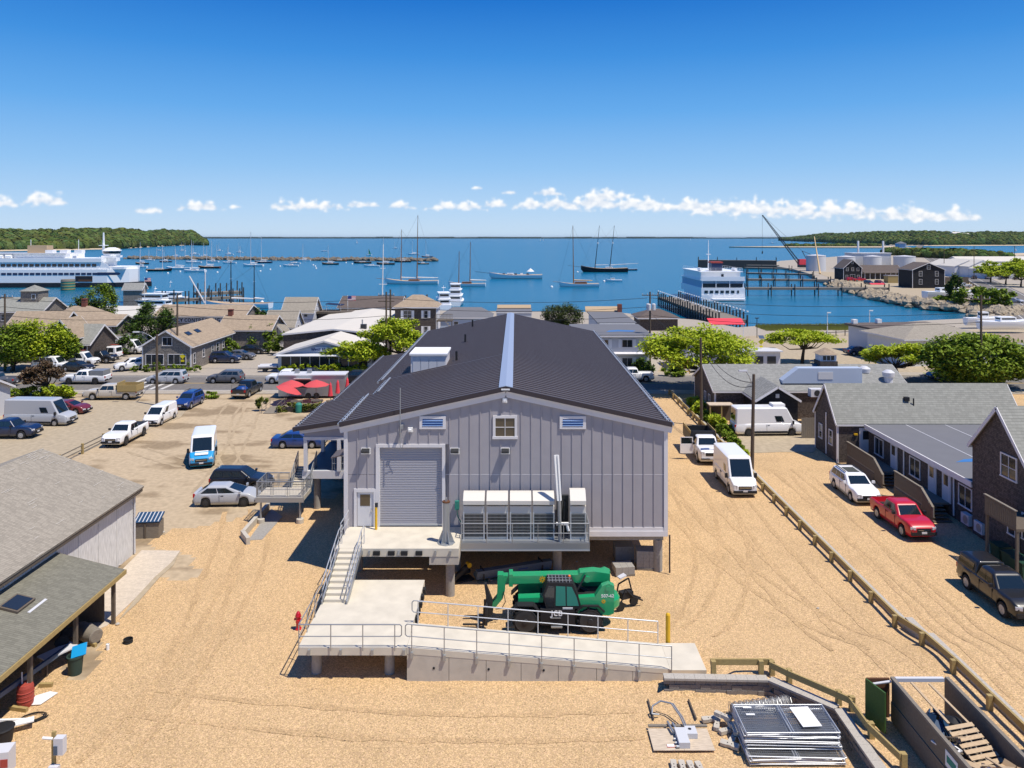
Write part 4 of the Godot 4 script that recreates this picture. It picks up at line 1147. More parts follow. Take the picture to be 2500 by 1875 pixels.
func build_vehicles() -> void:
	var lot := "cars parked in the sandy yard"
	vehicle("hatchback_car", "silver hatchback with dark wheels parked beside the porch stair", "car", V(-21.27, 0, -57.5), 3, "hatch", M.paint_silver, {"rim": "rim_dark"}, lot)
	vehicle("suv_car", "black crossover parked behind the silver hatchback", "car", V(-21.36, 0, -60.76), -2, "suv", M.paint_black, {"l": 4.55}, lot)
	vehicle("saloon_car", "dark blue saloon with bright alloy wheels parked by the porch post", "car", V(-20.32, 0, -73.11), 1, "sedan", M.paint_blue, {"l": 4.85}, lot)
	var v := vehicle("delivery_van", "blue van with white roof and bonnet facing out of the sandy yard", "van", V(-27.49, 0, -68.55), -72, "van", M.paint_teal_blue, {"roof": "paint_white", "l": 5.55, "h": 2.5, "fx": 1.8, "rx": -1.6, "cab": [-2.74, -2.68, 1.2, 1.95]}, lot)
	part(v, "bonnet_panel", bx(V(2.3, 1.27, 0), V(0.62, 0.04, 1.05), Basis(Vector3.BACK, -0.3)), M.paint_white)
	vehicle("pickup_truck", "white extended-cab pickup with black tailgate cover by the low rail fence", "pickup truck", V(-37.7, 0, -75.2), -90, "pickup", M.paint_white, {"covered": 1, "rim": "rim_dark"}, lot)
	vehicle("cargo_van", "small white cargo van parked behind the white extended-cab pickup", "van", V(-37.8, 0, -82.8), -91, "minicargo", M.paint_white, {}, lot)
	vehicle("suv_car", "navy blue crossover parked behind the small white cargo van", "car", V(-37.9, 0, -90.3), -92, "suv", M.paint_blue, {"l": 4.6, "rack": 1}, lot)
	var bp := vehicle("pickup_truck", "black pickup seen from behind with blue tarpaulin load in its bed", "pickup truck", V(-33.4, 0, -97.0), 86, "pickup", M.paint_black, {"bumper": "chrome"}, lot)
	part(bp, "bed_load", MB.new().lathe([Vector2(0.7, 0), Vector2(0.75, 0.3), Vector2(0.5, 0.55), Vector2(0.1, 0.62)], 7, V(-1.9, 0.85, 0.1)), M.cooler_blue)
	part(bp, "bed_frame", MB.new().tube(V(-2.7, 1.2, -0.85), V(-2.7, 1.75, -0.85), 0.03).tube(V(-2.7, 1.75, -0.85), V(-0.9, 1.8, -0.85), 0.03).tube(V(-2.7, 1.2, 0.85), V(-2.7, 1.75, 0.85), 0.03).tube(V(-2.7, 1.75, -0.85), V(-2.7, 1.75, 0.85), 0.03), M.wood_grey)
	var road := "traffic on the street"
	vehicle("suv_car", "dark grey crossover driving along the street", "car", V(-39.2, 0, -105.2), 180, "suv", M.paint_grey, {}, road)
	vehicle("minivan_car", "silver minivan driving along the street", "car", V(-47.0, 0, -105.0), 180, "minivan", M.paint_silver, {"rack": 1}, road)
	var wp := vehicle("pickup_truck", "white pickup with grey canopy box driving along the street", "pickup truck", V(-57.8, 0, -104.6), 180, "pickup", M.paint_white, {"l": 6.1, "rim": "rim_dark"}, road)
	part(wp, "canopy", MB.new().block(V(-2.85, 1.15, -0.92), V(-1.0, 1.85, 0.92)), M.galvanised)
	vehicle("pickup_truck", "charcoal pickup driving behind the brown-leaved tree", "pickup truck", V(-68.6, 0, -102.6), 180, "pickup", M.paint_grey, {}, road)
	vehicle("pickup_truck", "white four-door pickup driving past the food stand", "pickup truck", V(-30.8, 0, -104.9), 180, "pickup", M.paint_white, {"l": 5.4}, road)
	vehicle("suv_car", "black car half hidden behind the food stand roof", "car", V(-29.0, 0, -108.3), 180, "sedan", M.paint_black, {}, road)
	vehicle("suv_car", "black crossover on the street beyond the hall's lower roof", "car", V(-21.8, 0, -105.2), 180, "suv", M.paint_black, {}, road)
	vehicle("pickup_truck", "white pickup half hidden beyond the hall's eave", "pickup truck", V(15.9, 0, -106.3), 180, "pickup", M.paint_white, {}, road)
	vehicle("saloon_car", "blue saloon on the street under the dense green tree", "car", V(59.21, 0, -107.56), 180, "sedan", M.paint_blue, {}, road)
	var db := vehicle("dump_truck", "cream pickup with wooden tipper bed leaving the sandy yard", "pickup truck", V(-49.0, 0, -94.6), 182, "pickup", M.paint_cream, {"l": 6.4, "bed": -0.95, "rx": -2.0, "fx": 1.95, "cab": [-0.8, -0.6, 1.0, 1.55]})
	part(db, "tipper_bed", MB.new().block(V(-3.3, 1.0, -1.05), V(-1.0, 1.1, 1.05)).block(V(-3.3, 1.1, -1.07), V(-1.0, 1.85, -0.98)).block(V(-3.3, 1.1, 0.98), V(-1.0, 1.85, 1.07)).block(V(-3.32, 1.1, -0.98), V(-3.22, 1.8, 0.98)).block(V(-1.08, 1.1, -0.98), V(-0.98, 2.1, 0.98)), M.timber)
	vehicle("cargo_van", "long silver high-roof van parked across the sandy yard", "van", V(-49.9, 0, -81.8), -3, "van", M.paint_silver, {"l": 6.9, "rx": -2.2, "fx": 2.1, "cab": [-3.4, -3.35, 1.75, 2.55], "h": 2.75, "sill": 1}, lot)
	vehicle("pickup_truck", "dark navy pickup parked before the long silver van", "pickup truck", V(-49.8, 0, -76.5), 0, "pickup", M.paint_navy, {}, lot)
	vehicle("saloon_car", "maroon saloon parked behind the long silver van", "car", V(-50.0, 0, -87.0), -4, "sedan", M.paint_maroon, {}, lot)
	var back := "vans and cars parked across the street"
	var lv := vehicle("cargo_van", "white window van with red ladder on its roof rack across the street", "van", V(-66.69, 0, -119.2), 0, "lowvan", M.paint_white, {"rim": "rim_dark"}, back)
	ladder(lv, V(-2.3, 2.3, 0), V(0.7, 2.3, 0), 0.5)
	var lw := vehicle("cargo_van", "white window van showing its back doors, red ladder on the roof", "van", V(-66.44, 0, -125.6), 172, "lowvan", M.paint_white, {}, back)
	ladder(lw, V(-2.3, 2.3, 0.2), V(0.5, 2.3, 0.2), 0.5)
	vehicle("pickup_truck", "black pickup parked between two white ladder vans", "pickup truck", V(-65.41, 0, -122.32), -6, "pickup", M.paint_black, {"l": 5.3}, back)
	vehicle("saloon_car", "black saloon parked in front of the white ladder van", "car", V(-64.4, 0, -114.46), -12, "sedan", M.paint_black, {}, back)
	vehicle("cargo_van", "white van partly hidden behind the brown-leaved tree", "van", V(-68.56, 0, -115.17), -5, "lowvan", M.paint_white, {}, back)
	for q in [[V(-66.18, 0, -131.8), "white service truck with side lockers beside the tan shingled shop"], [V(-66.46, 0, -137.11), "white box truck behind the service truck with side lockers"]]:
		var bt := vehicle("box_truck", q[1], "truck", q[0], -3, "van", M.paint_white, {"l": 6.6, "h": 2.35, "fx": 2.3, "rx": -1.9, "cab": [0.4, 0.5, 1.9, 2.6], "belt": 1.2, "hood": 1.2, "span": [0.3, 0.8]}, back)
		part(bt, "service_box", MB.new().block(V(-3.3, 0.7, -1.15), V(0.6, 2.9, 1.15)), M.paint_white)
		for k in 4: part(bt, "locker_door", MB.new().block(V(-3.1 + k * 0.9, 0.85, 1.15), V(-2.4 + k * 0.9, 1.75, 1.17)), M.plate)
		part(bt, "roof_load", MB.new().block(V(-3.1, 2.92, -0.8), V(0.2, 3.05, 0.8)), M.wood_grey)
	vehicle("suv_car", "white crossover parked nose out before the tan shingled shop", "car", V(-57.03, 0, -115.52), 212, "suv", M.paint_white, {}, back)
	vehicle("suv_car", "black off-roader parked along the shingled shop wall", "car", V(-45.58, 0, -122.32), 0, "suv", M.paint_navy, {"rack": 1, "l": 4.7}, back)
	vehicle("saloon_car", "charcoal saloon parked beyond the black off-roader", "car", V(-44.42, 0, -125.6), -4, "sedan", M.paint_grey, {}, back)
	vehicle("saloon_car", "black saloon parked beside the black minivan", "car", V(-44.53, 0, -131.8), -4, "sedan", M.paint_black, {}, back)
	vehicle("minivan_car", "black minivan parked by the shingled shop's rear wing", "car", V(-45.87, 0, -136.61), -4, "minivan", M.paint_black, {}, back)
	vehicle("saloon_car", "dark car tucked by the green shrubs past the black minivan", "car", V(-45.62, 0, -140.71), -6, "sedan", M.paint_navy, {}, back)
	var side := "vehicles on the east side of the hall"
	vehicle("cargo_van", "white high-roof van with black bumpers parked along the timber rail", "van", V(17.3, 0, -61.6), -90, "van", M.paint_white, {"sill": 1}, side)
	var dt := vehicle("dump_truck", "white tipper truck standing with its driver door open", "truck", V(16.9, 0, -70.0), -91, "pickup", M.paint_white, {"l": 6.2, "w": 2.1, "h": 2.05, "hood": 1.4, "belt": 1.35, "tail": 0.9, "nose": 1.2, "r": 0.44, "fx": 2.0, "rx": -1.8, "cab": [0.1, 0.2, 1.15, 1.6], "bed": -0.2, "side": 1, "bumper": "chrome"}, side)
	part(dt, "tipper_bed", MB.new().block(V(-3.5, 1.05, -1.15), V(-0.15, 1.2, 1.15)).block(V(-3.5, 1.2, -1.17), V(-0.15, 1.95, -1.08)).block(V(-3.5, 1.2, 1.08), V(-0.15, 1.95, 1.17)).block(V(-3.52, 1.2, -1.08), V(-3.42, 1.9, 1.08)).block(V(-0.25, 1.2, -1.08), V(-0.13, 2.2, 1.08)), M.dark_metal)
	part(dt, "side_boards", MB.new().block(V(-3.5, 1.952, -1.16), V(-0.15, 2.2, -1.1)).block(V(-3.5, 1.952, 1.1), V(-0.15, 2.2, 1.16)), M.timber)
	var door := node(dt, "open_door")
	part(door, "panel", bx(V(1.2, 0.98, 1.75), V(0.06, 0.85, 1.15)), M.paint_white)
	part(door, "window_frame", bx(V(1.2, 1.97, 1.75), V(0.05, 0.06, 0.9)).box(V(1.2, 1.7, 2.28), V(0.05, 0.6, 0.06)).box(V(1.2, 1.7, 1.25), V(0.05, 0.6, 0.06)), M.paint_white)
	part(door, "pane", bx(V(1.2, 1.68, 1.77), V(0.02, 0.54, 0.98)), M.car_glass)
	var wv := vehicle("cargo_van", "long white van with black side strip and roof unit beside the grey restaurant", "van", V(25.1, 0, -77.8), 2, "van", M.paint_white, {"l": 6.95, "rx": -2.15, "fx": 2.15, "cab": [-3.42, -3.36, 1.75, 2.55], "h": 2.8, "sill": 1, "rim": "rim_dark"}, side)
	part(wv, "roof_unit", bx(V(1.05, 2.93, 0), V(1.2, 0.26, 1.1)), M.paper_white)
	var row := "vehicles parked beside the shingled building"
	vehicle("suv_car", "white crossover with sunroof parked by the shingled building's deck", "car", V(25.85, 0, -59.4), -90, "suv", M.paint_white, {"l": 5.05, "w": 1.98, "fx": 1.5, "rx": -1.48, "cab": [-2.45, -2.1, 0.3, 1.1], "sunroof": 1, "rack": 1}, row)
	vehicle("pickup_truck", "red four-door pickup parked behind the white crossover", "pickup truck", V(26.2, 0, -52.8), -88, "pickup", M.paint_red, {"l": 5.4, "w": 1.9, "r": 0.4, "fx": 1.65, "rx": -1.6, "cab": [-0.95, -0.7, 0.6, 1.2], "bed": -1.05}, row)
	var tc := vehicle("pickup_truck", "dark pickup with matching canopy parked by the green bins", "pickup truck", V(26.1, 0, -41.9), -90, "pickup", M.paint_olive_black, {"l": 5.3, "w": 1.9, "r": 0.4, "fx": 1.6, "rx": -1.6, "cab": [-0.8, -0.55, 0.6, 1.15], "bed": -0.9}, row)
	var cap := MB.new()
	cap.grid([ring_rect(-2.6, -0.82, 0.88, 1.18, 0.08), ring_rect(-2.5, -0.8, 0.74, 1.78, 0.1), ring_rect(-2.35, -0.95, 0.5, 1.84, 0.1)], true)
	cap.ring_cap(ring_rect(-2.35, -0.95, 0.5, 1.84, 0.1), false)
	part(tc, "canopy", cap, M.paint_olive_black)
	for s in [-1, 1]: part(tc, "canopy_window", bx(V(-1.7, 1.5, s * 0.825), V(1.35, 0.34, 0.02), Basis(Vector3.RIGHT, -s * 0.24)), M.car_glass)
	# cars far along the shore road
	var far := "cars on the far shore road"
	vehicle("saloon_car", "silver car driving on the shore road towards the bridge", "car", V(170.73, 0, -277.26), -62, "sedan", M.paint_white, {}, far)
	vehicle("suv_car", "dark car following the silver car on the shore road", "car", V(158.93, 0, -252.91), -62, "suv", M.paint_grey, {}, far)
	vehicle("saloon_car", "pale car entering the shore road by the riprap", "car", V(149.16, 0, -232.48), -62, "sedan", M.paint_silver, {}, far)
	var wharf := "cars parked on the far wharf"
	vehicle("suv_car", "red car parked before the black gabled house", "car", V(149.39, 0, -346.57), 10, "suv", M.paint_red, {}, wharf)
	vehicle("pickup_truck", "red pickup parked beside the red car on the wharf", "car", V(151.64, 0, -343.39), 10, "pickup", M.paint_red, {}, wharf)
	vehicle("suv_car", "dark car parked on the wharf beside the low veranda", "car", V(146.39, 0, -322.67), -80, "suv", M.paint_navy, {}, wharf)
	vehicle("suv_car", "maroon car parked on the wharf beside the low veranda", "car", V(150.81, 0, -322.67), -80, "suv", M.paint_maroon, {}, wharf)
	vehicle("pickup_truck", "silver pickup parked past the black house on the wharf", "pickup truck", V(173.65, 0, -301.85), 175, "pickup", M.paint_silver, {}, wharf)
	vehicle("pickup_truck", "white truck with dark box parked behind the rock bank", "truck", V(133.7, 0, -249.53), 10, "lowvan", M.paint_navy, {}, wharf)
	for k in 7:
		vehicle("saloon_car", "dark car in the row parked before the white sheds", "car", V(214.02, 0, -363.4) + V(k * 5.2, 0, k * 2.0), 70, ["suv", "sedan"][k % 2], [M.paint_black, M.paint_grey, M.paint_navy][k % 3], {}, "cars parked before the white sheds")
	vehicle("saloon_car", "dark blue car parked behind the pale green tree", "car", V(57.32, 0, -129.97), 5, "sedan", M.paint_navy, {})

# ---------- the working yard ----------
func words(parent: Node3D, called: String, what: String, high: float, at: Vector3, m: Material, b := Basis.IDENTITY, face_ := "Droid Sans") -> void:
	var t := TextMesh.new()
	var f := SystemFont.new()
	f.font_names = PackedStringArray([face_])
	f.font_weight = 700
	t.font = f
	t.text = what
	t.font_size = 64
	t.pixel_size = high / 46.0
	t.depth = 0.02
	var o := part(parent, called, t, m)
	o.transform = Transform3D(b, at)

func build_yard() -> void:
	build_telehandler()
	build_retaining()
	build_stack()
	build_skip()
	build_barn()
	# under the hall
	var bundle := thing("steel_bundle", "long bundle of dark wrapped steel sections lying under the hall", "steel bundle", V(-0.1, 0, -45.2), 20)
	for k in 3: part(bundle, "beam", bx(V(0, 0.24 + k * 0.17, -0.2 + 0.13 * k), V(4.6, 0.16, 0.62 - 0.1 * k)), M.steel_blue)
	for x in [-1.9, 1.7]: part(bundle, "strap", bx(V(x, 0.42, -0.1), V(0.05, 0.56, 0.72)), M.ink_black)
	part(bundle, "blue_label", bx(V(0.5, 0.52, 0.19), V(0.6, 0.22, 0.02)), M.cooler_blue)
	for x in [-1.5, 0.2, 1.6]: part(bundle, "bearer", bx(V(x, 0.08, 0), V(0.12, 0.16, 0.8)), M.wood_grey)
	var lift := thing("lift_attachment", "dark hydraulic lift attachment with yellow knuckles lying behind the dock column", "machinery", V(-3.15, 0, -44.6), 30)
	part(lift, "arm", MB.new().beam(V(-0.7, 0.15, 0.2), V(0.5, 0.8, 0), 0.22, 0.2).beam(V(-0.6, 0.1, -0.3), V(0.7, 0.35, -0.2), 0.16, 0.16), M.dark_metal)
	part(lift, "knuckle", MB.new().tube(V(0.5, 0.8, -0.15), V(0.5, 0.8, 0.15), 0.14, 0.14, 10).tube(V(-0.65, 0.14, 0.05), V(-0.65, 0.14, 0.35), 0.12, 0.12, 10), M.yellow_paint)
	part(lift, "foot_plate", bx(V(0.1, 0.05, 0), V(1.2, 0.1, 0.7)), M.dark_metal)
	var n := 0
	for q in [[V(7.75, 0, -46.4), 5, "tall stack of grey concrete blocks by the corner column"], [V(6.6, 0, -47.6), 4, "shaded stack of grey concrete blocks behind the tall one"], [V(6.3, 0, -45.6), 2, "low stack of pale concrete blocks behind the green machine"]]:
		var st := thing("block_stack", q[2], "block stack", q[0], -4 + 6 * n)
		n += 1
		part(st, "pallet", bx(V(0, 0.06, 0), V(1.15, 0.12, 1.0)), M.wood_grey)
		for j in q[1]:
			for i in 3:
				for k in 2: part(st, "block", bx(V(-0.38 + i * 0.38, 0.22 + j * 0.2, -0.23 + k * 0.46), V(0.37, 0.195, 0.45)), M.concrete_grey)
	# rail fence and curb along the east lane
	var f := thing("timber_guard_rail", "long low timber guard rail on posts along the east side lane", "guard rail", Vector3.ZERO)
	var z := -23.5
	var k2 := 0
	while z > -97.0:
		var y0 := ground_y(19.1, z)
		part(f, "post", MB.new().block(V(19.0, y0 - 0.3, z - 0.09), V(19.2, y0 + 0.62, z + 0.09)), M.timber)
		var zn := maxf(z - 2.62, -97.5)
		part(f, "rail", MB.new().beam(V(19.27, y0 + 0.5, z), V(19.27, ground_y(19.1, zn) + 0.5, zn + 0.015), 0.1, 0.26), M.timber)
		z -= 2.62
		k2 += 1
	var cb := thing("concrete_curb", "pale concrete curb of long cap stones beside the timber guard rail", "curb", Vector3.ZERO)
	z = -23.0
	while z > -97.0:
		part(cb, "cap_stone", MB.new().block(V(19.5, -0.2, z), V(19.86, 0.26 + ground_y(19.1, z), z - 1.98)), M.block_cap)
		z -= 2.0
	# low rail fence of the car park
	var lf := thing("low_rail_fence", "low rail fence of thin timber posts beside the white extended-cab pickup", "fence", Vector3.ZERO)
	for p in [-74.2, -70.6, -67.0, -63.4]:
		part(lf, "post", MB.new().block(V(-39.4, -0.2, p - 0.09), V(-39.22, 0.95, p + 0.09)), M.timber)
		if p < -64:
			for h in [0.4, 0.78]: part(lf, "rail", MB.new().beam(V(-39.31, h, p + 0.1), V(-39.31, h, p + 3.5), 0.05, 0.1), M.wood_grey)
	var wing := thing("wing_curb", "low angled concrete curb wall beside the porch stair landing", "curb", Vector3.ZERO)
	part(wing, "long_leg", MB.new().beam(V(-17.86, 0.2, -51.03), V(-17.9, 0.2, -56.31), 0.25, 0.5), M.concrete)
	part(wing, "short_leg", MB.new().beam(V(-17.94, 0.2, -51.1), V(-17.11, 0.2, -49.8), 0.25, 0.48), M.concrete)
	part(wing, "apron", MB.new().slab(plan([-17.34, -50.44, -17.71, -56.37, -16.39, -54.72, -16.48, -50.58]), -0.1, 0.035), M.concrete_grey)
	setting("paver_path", MB.new().slab(plan([-23.45, -48.8, -21.01, -48.74, -20.79, -46.96, -20.86, -45.1, -20.7, -42.34, -20.67, -39.4, -21.13, -38.71, -22.31, -40.6, -23.22, -45.54]), -0.15, 0.045), M.pavers)
	setting("gravel_verge", MB.new().slab(plan([-21.01, -48.74, -20.51, -46.67, -20.57, -44.88, -20.34, -41.96, -20.37, -39.95, -20.7, -42.34, -20.86, -45.1, -20.79, -46.96]), -0.1, 0.034), M.old_asphalt)
	# small leavings
	part(thing("corrugated_pipe_ring", "short black corrugated pipe ring standing on the gravel", "pipe", V(-18.81, 0, -37.77)), "ring", MB.new().lathe([Vector2(0.19, 0), Vector2(0.22, 0.0), Vector2(0.22, 0.06), Vector2(0.2, 0.09), Vector2(0.22, 0.12), Vector2(0.22, 0.2), Vector2(0.19, 0.2), Vector2(0.18, 0.02)], 16), M.black_rubber)
	part(thing("pipe_stub", "short white plastic pipe stub standing in the sand", "pipe", V(-19.47, 0, -37.13)), "tube", MB.new().lathe([Vector2(0.08, -0.1), Vector2(0.08, 0.27), Vector2(0.06, 0.28), Vector2(0.055, 0.2)], 12), M.paper_white)
	for q in [[V(-23.49, 0, -51.77), 0.16], [V(-23.82, 0, -46.55), 0.2], [V(-20.22, 0, -39.52), 0.12], [V(16.01, 0, -41.22), 0.08], [V(3.7, 0, -47.14), 0.07]]:
		var s := MB.new()
		s.lathe([Vector2(q[1] * 0.8, 0), Vector2(q[1], q[1] * 0.4), Vector2(q[1] * 0.5, q[1] * 0.8), Vector2(q[1] * 0.1, q[1] * 0.85)], 6)
		part(thing("loose_stone", "pale loose stone lying on the bare ground", "stone", q[0], q[1] * 300, "loose stones"), "stone", s, M.block_cap)

func build_telehandler() -> void:
	var t := thing("telehandler", "green telescopic handler with black chassis and fork carriage beside the ramp", "telehandler", V(2.08, 0.05, -39.65))
	# x: front is at -x, near side at +z
	for x in [-1.6, 1.62]:
		for s in [-1, 1]:
			var w := node(t, "wheel", V(x, 0.62, s * 0.95))
			var b := Basis(Vector3.RIGHT, PI / 2)
			part(w, "tyre", MB.new().lathe([Vector2(0.36, -0.2), Vector2(0.55, -0.21), Vector2(0.6, -0.15), Vector2(0.6, 0.15), Vector2(0.55, 0.21), Vector2(0.36, 0.2)], 24, Vector3.ZERO, b), M.tyre)
			var lug := MB.new()
			for k in 18:
				var a := TAU * k / 18.0
				lug.box(V(cos(a), sin(a), 0) * 0.6 + V(0, 0, 0.09 if k % 2 else -0.09), V(0.1, 0.1, 0.22), Basis(Vector3.BACK, a))
			part(w, "tread_lugs", lug, M.black_rubber).set_meta("kind", "stuff")
			part(w, "rim", MB.new().lathe([Vector2(0.38, -0.212), Vector2(0.36, 0.212)], 20, Vector3.ZERO, b).lathe([Vector2(0.14, 0.2), Vector2(0.12, 0.26)], 12, Vector3.ZERO, b), M.rim_dark)
			part(w, "side_ring", MB.new().lathe([Vector2(0.46, s * 0.205), Vector2(0.52, s * 0.219), Vector2(0.5, s * 0.21)], 24, Vector3.ZERO, b), M.coil)
			part(t, "mudguard", MB.new().path([V(x - 0.62, 1.05, s * 0.95), V(x - 0.4, 1.3, s * 0.95), V(x, 1.38, s * 0.95), V(x + 0.4, 1.3, s * 0.95), V(x + 0.62, 1.05, s * 0.95)], 0.02).box(V(x, 1.37, s * 0.95), V(0.8, 0.05, 0.46)).box(V(x - 0.55, 1.22, s * 0.95), V(0.42, 0.05, 0.46), Basis(Vector3.BACK, 0.75)).box(V(x + 0.55, 1.22, s * 0.95), V(0.42, 0.05, 0.46), Basis(Vector3.BACK, -0.75)), M.plastic_black)
	part(t, "axle", MB.new().tube(V(-1.6, 0.62, -0.8), V(-1.6, 0.62, 0.8), 0.13).tube(V(1.62, 0.62, -0.8), V(1.62, 0.62, 0.8), 0.13), M.dark_metal)
	part(t, "chassis", MB.new().block(V(-2.1, 0.55, -0.45), V(2.2, 0.95, 0.45)).block(V(-0.85, 0.42, 0.45), V(0.85, 1.2, 1.12)).block(V(-0.8, 0.45, -1.12), V(0.8, 1.5, -0.45)), M.plastic_black)
	part(t, "step", bx(V(-0.05, 0.36, 1.15), V(0.55, 0.05, 0.2)), M.galvanised)
	part(t, "fuel_step", bx(V(-0.1, 0.78, 1.13), V(0.5, 0.04, 0.06)), M.galvanised)
	# rear counterweight body
	part(t, "rear_body", MB.new().prism(plan([1.0, 0.95, 2.55, 0.85, 2.8, 0.95, 2.82, 2.3, 2.55, 2.42, 2.2, 2.3, 1.85, 1.78, 1.0, 1.72]), V(0, 0, -1.02), Vector3.RIGHT, Vector3.UP, V(0, 0, 0.36)).prism(plan([1.0, 0.95, 2.55, 0.85, 2.8, 0.95, 2.82, 2.3, 2.55, 2.42, 2.2, 2.3, 1.85, 1.78, 1.0, 1.72]), V(0, 0, 0.66), Vector3.RIGHT, Vector3.UP, V(0, 0, 0.36)), M.paint_green)
	part(t, "counterweight", MB.new().lathe([Vector2(0.5, 0.85), Vector2(0.62, 1.0), Vector2(0.62, 1.35), Vector2(0.5, 1.55)], 12, V(2.6, 0, 0)), M.paint_green)
	part(t, "cross_body", MB.new().block(V(0.95, 0.9, -0.66), V(2.75, 1.55, 0.66)), M.plastic_black)
	# boom
	part(t, "boom", MB.new().prism(plan([-2.3, 1.99, 2.3, 2.1, 2.72, 2.08, 2.72, 2.5, 1.9, 2.62, 1.2, 2.55, 1.1, 2.45, -2.3, 2.38]), V(0, 0, -0.5), Vector3.RIGHT, Vector3.UP, V(0, 0, 0.56)), M.paint_green)
	part(t, "boom_section", MB.new().block(V(-2.75, 1.98, -0.43), V(-2.3, 2.36, -0.01)), M.paint_green)
	part(t, "boom_collar", MB.new().block(V(-2.42, 1.86, -0.54), V(-2.22, 2.48, 0.1)), M.paint_green)
	part(t, "pivot_boss", MB.new().tube(V(1.55, 2.25, 0.05), V(1.55, 2.25, 0.16), 0.16, 0.16, 14).tube(V(2.5, 2.2, 0.6), V(2.5, 2.2, 1.06), 0.12, 0.12, 12), M.paint_green)
	part(t, "boom_head", MB.new().prism(plan([-3.0, 2.42, -2.72, 2.42, -2.6, 2.1, -2.62, 1.65, -2.75, 1.2, -3.1, 0.78, -3.3, 0.75, -3.25, 1.0, -3.05, 1.25, -3.02, 1.6]), V(0, 0, -0.46), Vector3.RIGHT, Vector3.UP, V(0, 0, 0.48)), M.paint_green)
	part(t, "lift_cylinder", MB.new().tube(V(1.9, 1.3, -0.2), V(0.7, 2.0, -0.2), 0.1, 0.1, 10).tube(V(1.05, 1.8, 0.3), V(1.45, 2.5, 0.2), 0.05, 0.05, 8), M.dark_metal)
	part(t, "bonnet", MB.new().prism(plan([-1.95, 1.2, -0.3, 1.2, -0.3, 1.95, -1.95, 1.68]), V(0, 0, -1.1), Vector3.RIGHT, Vector3.UP, V(0, 0, 0.5)).prism(plan([-1.95, 1.35, -0.7, 1.35, -0.7, 1.6, -1.95, 1.55]), V(0, 0, 0.2), Vector3.RIGHT, Vector3.UP, V(0, 0, 0.5)), M.paint_green)
	# cab
	var cab := node(t, "cab")
	var prof := plan([-0.55, 1.2, 1.2, 1.2, 1.05, 1.75, 0.75, 2.45, -0.5, 2.5, -0.75, 1.85])
	part(cab, "shell", MB.new().prism(prof, V(0, 0, 0.16), Vector3.RIGHT, Vector3.UP, V(0, 0, 0.9)), M.plastic_black)
	part(cab, "door_pane", MB.new().prism(plan([-0.1, 1.35, 0.4, 1.35, 0.38, 2.3, -0.08, 2.32]), V(0, 0, 1.06), Vector3.RIGHT, Vector3.UP, V(0, 0, 0.012)), M.teal_can)
	part(cab, "rear_pane", MB.new().prism(plan([0.46, 1.35, 1.05, 1.35, 0.95, 1.75, 0.7, 2.28, 0.45, 2.3]), V(0, 0, 1.06), Vector3.RIGHT, Vector3.UP, V(0, 0, 0.012)), M.teal_can)
	part(cab, "front_pane", MB.new().prism(plan([-0.5, 1.3, -0.18, 1.3, -0.16, 2.3, -0.45, 2.35, -0.65, 1.85]), V(0, 0, 1.06), Vector3.RIGHT, Vector3.UP, V(0, 0, 0.012)), M.window_glass)
	var bars := MB.new()
	for k in 7: bars.box(V(-0.42 + k * 0.17, 2.53 - 0.004 * k, 0.6), V(0.03, 0.06, 0.8))
	for k in 3: bars.box(V(0.1, 2.55, 0.3 + k * 0.3), V(1.2, 0.03, 0.03))
	part(cab, "roof_guard", bars, M.galvanised)
	part(cab, "beacon", MB.new().lathe([Vector2(0.07, 0), Vector2(0.07, 0.12), Vector2(0.03, 0.16)], 10, V(0.62, 2.48, 0.5)), M.lamp_orange)
	part(cab, "headlight_bar", bx(V(0.5, 1.22, 1.08), V(0.5, 0.1, 0.06)), M.lamp_clear)
	# carriage and forks
	var cg := node(t, "fork_carriage")
	part(cg, "frame", MB.new().block(V(-3.62, 0.15, -0.75), V(-3.5, 1.1, -0.55)).block(V(-3.62, 0.15, 0.45), V(-3.5, 1.1, 0.65)).block(V(-3.6, 0.3, -0.55), V(-3.52, 0.42, 0.45)).block(V(-3.6, 0.85, -0.55), V(-3.52, 1.0, 0.45)).prism(plan([-3.55, 0.2, -3.25, 0.4, -3.2, 0.9, -3.6, 1.95, -3.68, 1.9, -3.55, 1.0]), V(0, 0, -0.3), Vector3.RIGHT, Vector3.UP, V(0, 0, 0.3)), M.dark_metal)
	for zz in [-0.45, 0.4]:
		part(cg, "fork", MB.new().block(V(-3.72, 0.08, zz - 0.06), V(-3.62, 0.95, zz + 0.06)).block(V(-4.75, 0.08, zz - 0.06), V(-3.72, 0.13, zz + 0.06)), M.dark_metal)
	part(t, "hydraulic_hose", MB.new().path([V(-2.7, 1.6, 0.05), V(-2.6, 1.1, 0.1), V(-2.8, 0.75, 0.1), V(-3.1, 0.7, 0.05)], 0.02), M.black_rubber)
	# decals
	for q in [[V(-0.72, 2.22, 0.062), 0.16], [V(2.28, 1.55, 1.025), 0.1]]:
		var fl := MB.new()
		fl.tube(q[0], q[0] + V(0, 0, 0.006), q[1] * 0.62, q[1] * 0.62, 14)
		for k in 8:
			var a := TAU * k / 8.0
			fl.box(q[0] + V(cos(a), sin(a), 0) * q[1] * 0.8 + V(0, 0, 0.003), V(q[1] * 0.5, q[1] * 0.36, 0.006), Basis(Vector3.BACK, a))
		part(t, "flower_decal", fl, M.yellow_paint)
		part(t, "flower_heart", MB.new().tube(q[0] + V(0, 0, 0.004), q[0] + V(0, 0, 0.01), q[1] * 0.28, q[1] * 0.28, 12), M.paint_green)
	words(t, "lettering", "JCB", 0.26, V(-0.05, 1.0, 1.13), M.paper_white)
